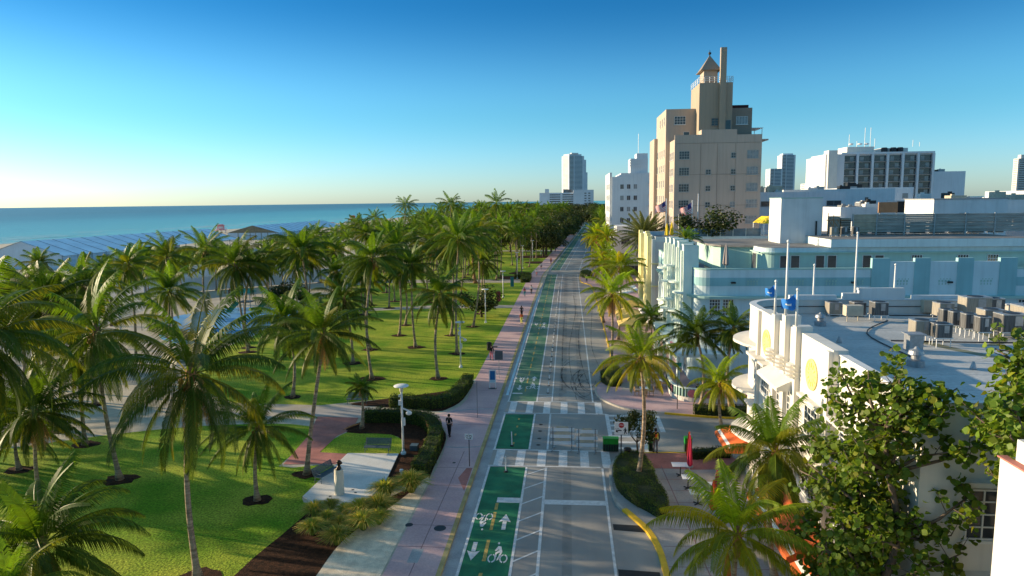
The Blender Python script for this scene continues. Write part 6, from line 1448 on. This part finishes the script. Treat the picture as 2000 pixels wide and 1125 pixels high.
t = thing('street_sign','grey back of a square traffic sign on a thin post beside the blue information board','sign',(-7.05,67.5,.13)); part('post', MB().tube([(-7.05,67.5,.13),(-7.05,67.5,3.0)],.03,8), ms['greymetal'], t); part('panel', MB().box(-7.45,-6.65,67.4,67.43,2.1,3.0), ms['signgrey'], t)
t = thing('thin_post','thin dark post standing on the pink pavement near the path mouth','post',(-7.6,54.8,.13)); part('post', MB().tube([(-7.6,54.8,.13),(-7.6,54.8,3.1)],.02,6), ms['signgrey'], t); part('cap', MB().lathe((-7.6,54.8,3.1),[(.03,0),(.04,.05),(.01,.09)],8), ms['signgrey'], t)
t = thing('street_name_post','thin post with a small green street name plate at the patio corner','sign',(9.3,57.9,.13)); part('post', MB().tube([(9.3,57.9,.13),(9.3,57.9,4.3)],.035,8), ms['dark'], t); part('name_plate', MB().box(9.0,9.6,57.88,57.92,3.85,4.2), ms['playgreen'], t)
# ------------------------------------------------------------------ street objects
def barricade(x0, x1, y, label):
    t = thing('barricade', label, 'barricade', ((x0+x1)/2,y,0))
    for z in (.35,.85,1.35): part('board', MB().box(x0-.08,x1+.08,y+.03,y+.06,z,z+.24), ms['signwhite'], t)
    part('sign_board', MB().box(x0+.35,x1-.35,y+.065,y+.08,1.3,1.72), ms['beigemetal'], t); part('sign_board', MB().box(x0+.2,x1-.2,y+.065,y+.08,.62,1.28), ms['beigemetal'], t)
    for x in (x0+.1,x1-.1): part('upright', MB().tube([(x,y,0.05),(x,y,1.68)],.022,6), ms['dark'], t); part('foot', MB().obox((x,y,.04),.06,1.1,.06,-.15), ms['greymetal'], t)
barricade(-1.25,.32,48.1,'left white three-board barricade closing the lane at the crossing')
barricade(.62,2.0,47.75,'right white three-board barricade closing the lane at the crossing')
def greenbox(x, y, w, h, label):
    t = thing('green_box', label, 'street box', (x,y,0)); part('body', MB().box(x-w/2,x+w/2,y-.25,y+.25,.05,h*.6), ms['darkgreen'], t); part('upper_panel', MB().box(x-w/2,x+w/2,y-.24,y+.24,h*.6,h), ms['greenplastic'], t)
    mb = MB(); k = max(2,int(w/.16))
    for i in range(k): mb.box(x-w/2+w*(i+.25)/k, x-w/2+w*(i+.75)/k, y-.27,y-.251,.1,h*.55)
    part('slot', mb, ms['black'], t); part('lid', MB().box(x-w/2-.02,x+w/2+.02,y-.27,y+.27,h,h+.04), ms['greenplastic'], t)
greenbox(3.02,48.0,1.1,.95,'widest bright green box at the end of the barricades')
greenbox(5.95,48.15,.42,1.1,'narrow bright green box beside the person in the orange vest'); greenbox(8.55,48.2,.5,1.0,'bright green box standing alone in the side street')
def delin(x, y, label):
    t = thing('delineator', label, 'lane post', (x,y,0)); part('base', MB().lathe((x,y,0),[(.16,0),(.16,.04),(.09,.09)],12), ms['blackplastic'], t); part('post', MB().tube([(x,y,.08),(x-.02,y,1.1)],.04,8), ms['signwhite'], t)
delin(-4.2,43.7,'white lane post on the green lane just below the near crossing'); delin(-4.2,48.6,'white lane post on the green lane above the near crossing')
BO = MB().tube([(0,0,0),(0,0,.42)],.055,8).mesh('post', ms['signwhite']); BB = MB().lathe((0,0,0),[(.14,0),(.14,.03),(.07,.06)],10).mesh('base', ms['blackplastic'])
for k in range(34):
    y = 62.8+2.55*k; t = thing('lane_bollard','short white bollard in the row between green lane and traffic lane','bollard',(-1.95,y,.002),'bollards of the lane buffer'); link('post', BO, t); link('base', BB, t)
mb = MB(); mb.lathe((4.05,45.9,.13), [(.22,0),(.24,.75),(.27,.8),(.25,.86),(.1,.9)], 14); solo('litter_bin', mb, ms['blackplastic'], 'black litter bin behind the trunk of the bushy street tree', 'bin', (4.05,45.9,.13))
mb = MB(); mb.lathe((4.85,65.2,.13), [(.22,0),(.24,.8),(.28,.9),(.22,1.0),(.08,1.05)], 14); solo('litter_bin', mb, ms['darkgreen'], 'dark green litter bin in front of the far corner hedge', 'bin', (4.85,65.2,.13))
mb = MB(); mb.lathe((-9.6,80.8,.13), [(.3,0),(.3,.9),(.2,1.0)], 12); mb.box(-9.3,-8.6,80.6,81,.5,.58); solo('litter_bin', mb, ms['blackplastic'], 'black litter bin at the lawn edge left of the pavement', 'bin', (-9.6,80.8,.13))
# cafe tables and parasols on the near corner
def table(x, y, z, label, w=.75, d=.75, grp=None):
    t = thing('cafe_table', label, 'table', (x,y,z), grp); part('tabletop', MB().box(x-w/2,x+w/2,y-d/2,y+d/2,z+.72,z+.75), ms['signwhite'], t)
    mb = MB(); mb.tube([(x,y,z+.02),(x,y,z+.72)],.035,8); part('stem', mb, ms['dark'], t)
    mb = MB(); mb.obox((x,y,z+.025),.6,.07,.04,.78); mb.obox((x,y,z+.026),.6,.07,.04,-.78); part('foot', mb, ms['dark'], t)
table(7.25,43.4,.135,'white cafe table nearest the oval hedge',1.1); table(7.4,41.4,.13,'white cafe table in front of the closed crimson parasol'); table(7.6,39.2,.13,'third white cafe table half hidden by the sunlit palm',1.0); table(8.8,40.3,.13,'white cafe table behind the crimson parasol')
umb_closed(7.75,42.9,.13,3.0,.17,'redcanvas','tall closed crimson parasol by the cafe tables'); umb_closed(8.05,44.9,.13,2.5,.2,'redorange','closed orange red parasol behind the crimson one'); umb_closed(8.4,37.9,.13,2.7,.2,'redcanvas','closed crimson parasol behind the sunlit palm'); umb_closed(8.0,36.9,.13,2.5,.2,'redorange','closed orange red parasol behind the sunlit palm')
umb_closed(6.9,28.7,.13,2.6,.2,'redcanvas','closed crimson parasol at the bottom edge below the sunlit palm')
# tables, chairs and yellow parasols of the far corner
def chair(x, y, rz, label, grp):
    t = thing('rattan_chair', label, 'chair', (x,y,.13), grp); t.rotation_euler[2] = rz; ORG[t.name] = (0,0,0)
    link('seat', CH[0], t); link('backrest', CH[1], t)
    for q in CHL: link('leg', CH[2], t, q)
CH = [MB().box(-.22,.22,-.22,.22,.42,.47).mesh('seat', ms['rattan']), MB().prism([(-.24,.2),(.24,.2),(.2,.27),(-.2,.27)],.47,.9).mesh('backrest', ms['rattan']), MB().tube([(0,0,0),(0,0,.42)],.02,5).mesh('leg', ms['rattan'])]
CHL = [(-.18,-.18,0),(.18,-.18,0),(-.18,.18,0),(.18,.18,0)]
i = 0
for y in (61.8,64.6,67.4,70.2,73.0):
    for x in (6.9,8.5):
        if y == 61.8 and x > 8: continue
        table(x,y,.134,'white table of the far corner cafe among rattan chairs',.8,.8,'tables of the far corner cafe')
        chair(x-.65,y,PI/2+.1,'tan rattan chair of the far corner cafe','chairs of the far corner cafe'); chair(x+.65,y,-PI/2,'tan rattan chair of the far corner cafe','chairs of the far corner cafe'); chair(x,y-.65,PI,'tan rattan chair of the far corner cafe','chairs of the far corner cafe')
def parasol(x, y, r, h, label, m='yellowcanvas'):
    t = thing('open_parasol', label, 'parasol', (x,y,.13)); part('pole', MB().tube([(x,y,.13),(x,y,h)],.035,8), ms['wood'], t)
    mb = MB(); b = [(x-r,y-r,h-.75),(x+r,y-r,h-.75),(x+r,y+r,h-.75),(x-r,y+r,h-.75)]
    for i in range(4): mb.quad(b[i],b[(i+1) % 4],(x,y,h)); p, q = b[i], b[(i+1) % 4]; mb.quad((p[0],p[1],p[2]-.2),(q[0],q[1],q[2]-.2),q,p)
    part('canopy', mb, ms[m], t)
parasol(8.1,86.5,1.8,3.3,'largest yellow square parasol of the cafe row'); parasol(8.2,90.6,1.8,3.3,'yellow square parasol behind the largest one'); parasol(9.2,101,1.7,3.4,'small yellow square parasol nearest the yellow fin building'); parasol(8.2,95,1.7,3.3,'third yellow square parasol in the cafe row')
for k in range(5): table(7.6+.3*(k % 2),83.5-1.9*k,.134,'white table before the yellow parasols',.8,.8,'tables before the yellow parasols'); chair(7.0,83.5-1.9*k,PI/2,'tan rattan chair before the yellow parasols','chairs before the yellow parasols')

# ------------------------------------------------------------------ people
def skin_part(name, V, E, m, parent, sub=1):
    """V: name -> (x,y,z,r)"""
    ks = list(V); me = bpy.data.meshes.new(name); me.from_pydata([V[k][:3] for k in ks], [(ks.index(a), ks.index(b)) for a, b in E], []); me.materials.append(ms[m])
    o = link(name, me, parent); md = o.modifiers.new('Skin','SKIN'); md.use_smooth_shade = True
    if not me.skin_vertices: return o
    for i, k in enumerate(ks): me.skin_vertices[0].data[i].radius = (V[k][3],)*2 if len(V[k]) == 4 else V[k][3:5]; me.skin_vertices[0].data[i].use_root = (i == 0)
    s = o.modifiers.new('Sub','SUBSURF'); s.levels = s.render_levels = sub; return o
def person(x, y, z, rz, h, label, top, legs, stride=.18, arm=(.1,-.1), vest=False, hat=None, bare_arms=False, shorts=False, grp=None, hair='hair', bend=0):
    t = thing('person', label, 'person', (x,y,z), grp); t.rotation_euler[2] = rz; ORG[t.name] = (0,0,0); s = h/1.75; t.scale = (s,s,s)
    st = stride     # faces local -Y
    V = {'pel':(0,0,.95,.13,.10),'wai':(0,-bend*.3,1.08,.12,.09),'che':(0,-bend*.8,1.30,.145,.10),'sho':(0,-bend,1.43,.10,.08),'nec':(0,-bend-.01,1.50,.055,.055),'hea':(0,-bend-.03,1.60,.085,.095),'top':(0,-bend-.02,1.70,.075,.085),
         'nos':(0,-bend-.135,1.61,.013,.013)}
    E = [('pel','wai'),('wai','che'),('che','sho'),('sho','nec'),('nec','hea'),('hea','top'),('hea','nos')]
    for sd, n in ((-1,'l'),(1,'r')):
        a = arm[0 if sd < 0 else 1]
        V['s'+n] = (sd*.19,-bend,1.41,.055); V['e'+n] = (sd*.25,a*.35-bend,1.14,.042); V['w'+n] = (sd*.24,-abs(a)*.3-.06+a-bend,.92 if abs(a) < .2 else 1.02,.028); V['h'+n] = (sd*.235,-abs(a)*.3-.09+a-bend,.85 if abs(a) < .2 else .98,.032,.022)
        E += [('sho','s'+n),('s'+n,'e'+n),('e'+n,'w'+n),('w'+n,'h'+n)]
        hx, hy, hz = V['h'+n][:3]
        for q in range(4): V[f'f{q}{n}'] = (hx+(q-1.5)*.016, hy-.02-.006*q, hz-.085+.012*abs(q-1.3), .008); E.append(('h'+n, f'f{q}{n}'))
        V['t'+n] = (hx-sd*.045, hy-.03, hz-.03, .009); E.append(('w'+n,'t'+n))
        d = st*sd
        V['p'+n] = (sd*.09,0,.90,.095); V['k'+n] = (sd*.095,-.03-d*.6,.50,.062); V['a'+n] = (sd*.095,.03-d*1.2 if d < 0 else -.02-d,.09,.038); V['o'+n] = (sd*.10,V['a'+n][1]-.15,.035,.036)
        E += [('pel','p'+n),('p'+n,'k'+n),('k'+n,'a'+n),('a'+n,'o'+n)]
    skin_part('body', V, E, 'skin', t)
    g = lambda k, f, r=None: (*V[k][:3], *( [q*f for q in V[k][3:]] if r is None else [r]))
    TV = {'pel':g('pel',1.12),'wai':g('wai',1.15),'che':g('che',1.14),'sho':g('sho',1.12)}; TE = [('pel','wai'),('wai','che'),('che','sho')]
    for n in 'lr':
        TV['s'+n] = g('s'+n,1.3); TE.append(('sho','s'+n)); TV['e'+n] = g('e'+n,1.3); TE.append(('s'+n,'e'+n))
        if not bare_arms: TV['w'+n] = g('w'+n,1.35); TE.append(('e'+n,'w'+n))
    skin_part('shirt', TV, TE, top, t)
    LV = {'pel':(0,0,.93,.135,.11)}; LE = []
    for n in 'lr':
        LV['p'+n] = g('p'+n,1.15); LV['k'+n] = g('k'+n,1.3); LE += [('pel','p'+n),('p'+n,'k'+n)]
        if not shorts: LV['a'+n] = g('a'+n,1.5); LE.append(('k'+n,'a'+n))
    skin_part('trousers', LV, LE, legs, t)
    for sd, n in ((-1,'l'),(1,'r')):
        a, o = V['a'+n], V['o'+n]; mb = MB(); mb.tube([(a[0],a[1]+.05,.04),(o[0],o[1]-.05,.035)],[.045,.04],8); link('shoe', mb.mesh('shoe', ms['cblack'], smooth=True), t)
    mb = MB(); mb.lathe((0,-bend-.005,1.60), [(.095,-.03),(.108,.04),(.10,.10),(.06,.145),(.01,.155)], 12); mb.v = [(v[0],v[1]+.02*(1 if v[2] < 1.64 else .4),v[2]) for v in mb.v]; link('hair', mb.mesh('hair', ms[hair], smooth=True), t)
    if vest:
        VV = {'wai':(0,0,1.02,.155,.125),'che':(0,0,1.28,.172,.128),'sho':(0,0,1.38,.15,.115)}; skin_part('vest', VV, [('wai','che'),('che','sho')], 'corange', t)
        mb = MB(); mb.box(-.15,-.10,.128,.14,1.0,1.45); mb.box(.10,.15,.128,.14,1.0,1.45); mb.box(-.17,.17,.128,.142,1.06,1.12); mb.box(-.17,.17,-.142,-.128,1.06,1.12); link('reflective_band', mb.mesh('reflective_band', ms['clime']), t)
    return t
person(-9.15,50.1,.134,PI-.25,1.78,'person in black walking away on the pink pavement beside the curved hedge','cblack','cblack',.12,(.08,-.08),bare_arms=True)
person(6.15,47.45,.134,PI+.15,1.80,'person in a high-visibility orange vest and grey trousers at the side street','cblack','cgrey',.05,(.12,.12),vest=True)
person(-8.75,75.7,.134,.3,1.72,'person in a black top and pale pink trousers walking toward the camera','cblack','cpink',.22)
person(-7.3,105.0,.134,PI,1.75,'person in dark clothes far up the pink pavement','cblack','cblack',.18,bare_arms=True)
person(-6.9,98.8,.134,PI,1.7,'person in orange yellow clothes close to the kerb','corange','yellowcanvas' if False else 'clime',.1)
person(-8.3,128,.134,PI,1.72,'person in a dark red top and teal trousers, left one of the strolling pair','cred','cteal',.2)
person(-7.2,131.5,.134,PI,1.75,'person in a white top and black trousers, right one of the strolling pair','cwhite','cblack',.2)
person(-7.6,163,.134,0,1.72,'person in a white top and pink shorts before the far crossing','cwhite','cpink',.2,shorts=True)
person(-7.2,180,.134,0,1.72,'person in a pale top and dark shorts beyond the far crossing','cwhite','cblack',.2,shorts=True)
person(-5.0,196,.134,0,1.75,'person in an orange red top jogging far up the pavement','corange','cred',.3)
person(-4.6,243,.134,0,1.75,'tiny person in dark clothes at the far end of the pavement','cnavy','cblack',.2)
person(4.0,150,.134,0,1.75,'person in a white shirt standing at the far kerb bulge','cwhite','cnavy',.1)
person(6.4,66.8,.134,PI/2,1.72,'waiter in a white shirt and black trousers at the far corner cafe','cwhite','cblack',.1)
person(-62.5,97.5,.134,0,1.72,'person in black standing by the blue play surface','cblack','cnavy',.1)
person(-66.5,128,.134,1.2,1.7,'person bending near the white screened fence','cblack','cblack',.1,bend=.2)
person(-26.5,126,.134,0,1.72,'person in a red top on the path behind the lawn','cred','cnavy',.1)
# ------------------------------------------------------------------ camera, sun, sky
cam = bpy.data.cameras.new('camera'); co = bpy.data.objects.new('camera', cam); COL.objects.link(co); sc.camera = co
cam.sensor_width = 36; cam.lens = 36*1333.3/2000; cam.clip_start = .5; cam.clip_end = 60000
co.location = (0,0,18)
PITCH, YAW, ROLL = R(7.2216), R(4.7667), R(.699)
co.matrix_world = Matrix.Translation((0,0,18)) @ Matrix.Rotation(YAW, 4, 'Z') @ Matrix.Rotation(PI/2-PITCH, 4, 'X') @ Matrix.Rotation(-ROLL, 4, 'Z')
EL, AZ = R(12), R(77)      # sun: 77 degrees to the left of the avenue, low over the sea
sd = Vector((-math.sin(AZ)*math.cos(EL), math.cos(AZ)*math.cos(EL), math.sin(EL)))
sl = bpy.data.lights.new('sun', 'SUN'); so = bpy.data.objects.new('sun', sl); COL.objects.link(so)
sl.energy = 5.0; sl.angle = R(.53); sl.color = (1.0,.79,.52); so.rotation_euler = sd.to_track_quat('Z', 'Y').to_euler(); so.location = (-50,20,60)
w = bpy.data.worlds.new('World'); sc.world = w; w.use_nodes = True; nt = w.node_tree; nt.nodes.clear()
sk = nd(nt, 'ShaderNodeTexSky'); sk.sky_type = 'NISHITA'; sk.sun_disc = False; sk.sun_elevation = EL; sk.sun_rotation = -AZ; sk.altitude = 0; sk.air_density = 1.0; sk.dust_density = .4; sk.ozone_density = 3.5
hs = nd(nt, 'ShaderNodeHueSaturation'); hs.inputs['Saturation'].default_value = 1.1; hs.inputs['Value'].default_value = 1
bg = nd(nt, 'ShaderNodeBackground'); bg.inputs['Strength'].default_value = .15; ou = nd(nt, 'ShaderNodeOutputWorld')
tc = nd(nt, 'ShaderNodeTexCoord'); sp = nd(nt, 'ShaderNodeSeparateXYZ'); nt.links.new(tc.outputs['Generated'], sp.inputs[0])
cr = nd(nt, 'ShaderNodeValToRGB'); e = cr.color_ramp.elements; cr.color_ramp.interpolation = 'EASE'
e[0].position = 0; e[0].color = (.64,.82,1.12,1); e[1].position = 1; e[1].color = (2.5,1.8,1.15,1)  # overhead sky, out of view, is multiplied up as added fill for shaded areas
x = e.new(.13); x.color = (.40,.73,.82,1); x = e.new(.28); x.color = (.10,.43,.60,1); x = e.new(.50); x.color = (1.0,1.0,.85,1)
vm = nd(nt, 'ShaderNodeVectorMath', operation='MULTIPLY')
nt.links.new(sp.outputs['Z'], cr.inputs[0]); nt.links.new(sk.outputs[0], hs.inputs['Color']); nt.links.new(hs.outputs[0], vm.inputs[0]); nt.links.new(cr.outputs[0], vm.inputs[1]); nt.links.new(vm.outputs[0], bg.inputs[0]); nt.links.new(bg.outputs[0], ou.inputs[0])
sc.view_settings.view_transform = 'Standard'; sc.view_settings.look = 'None'; sc.view_settings.exposure = .78; sc.view_settings.gamma = 1
sc.render.engine = 'CYCLES'; sc.cycles.max_bounces = 6; sc.cycles.transparent_max_bounces = 6; sc.cycles.use_denoising = True
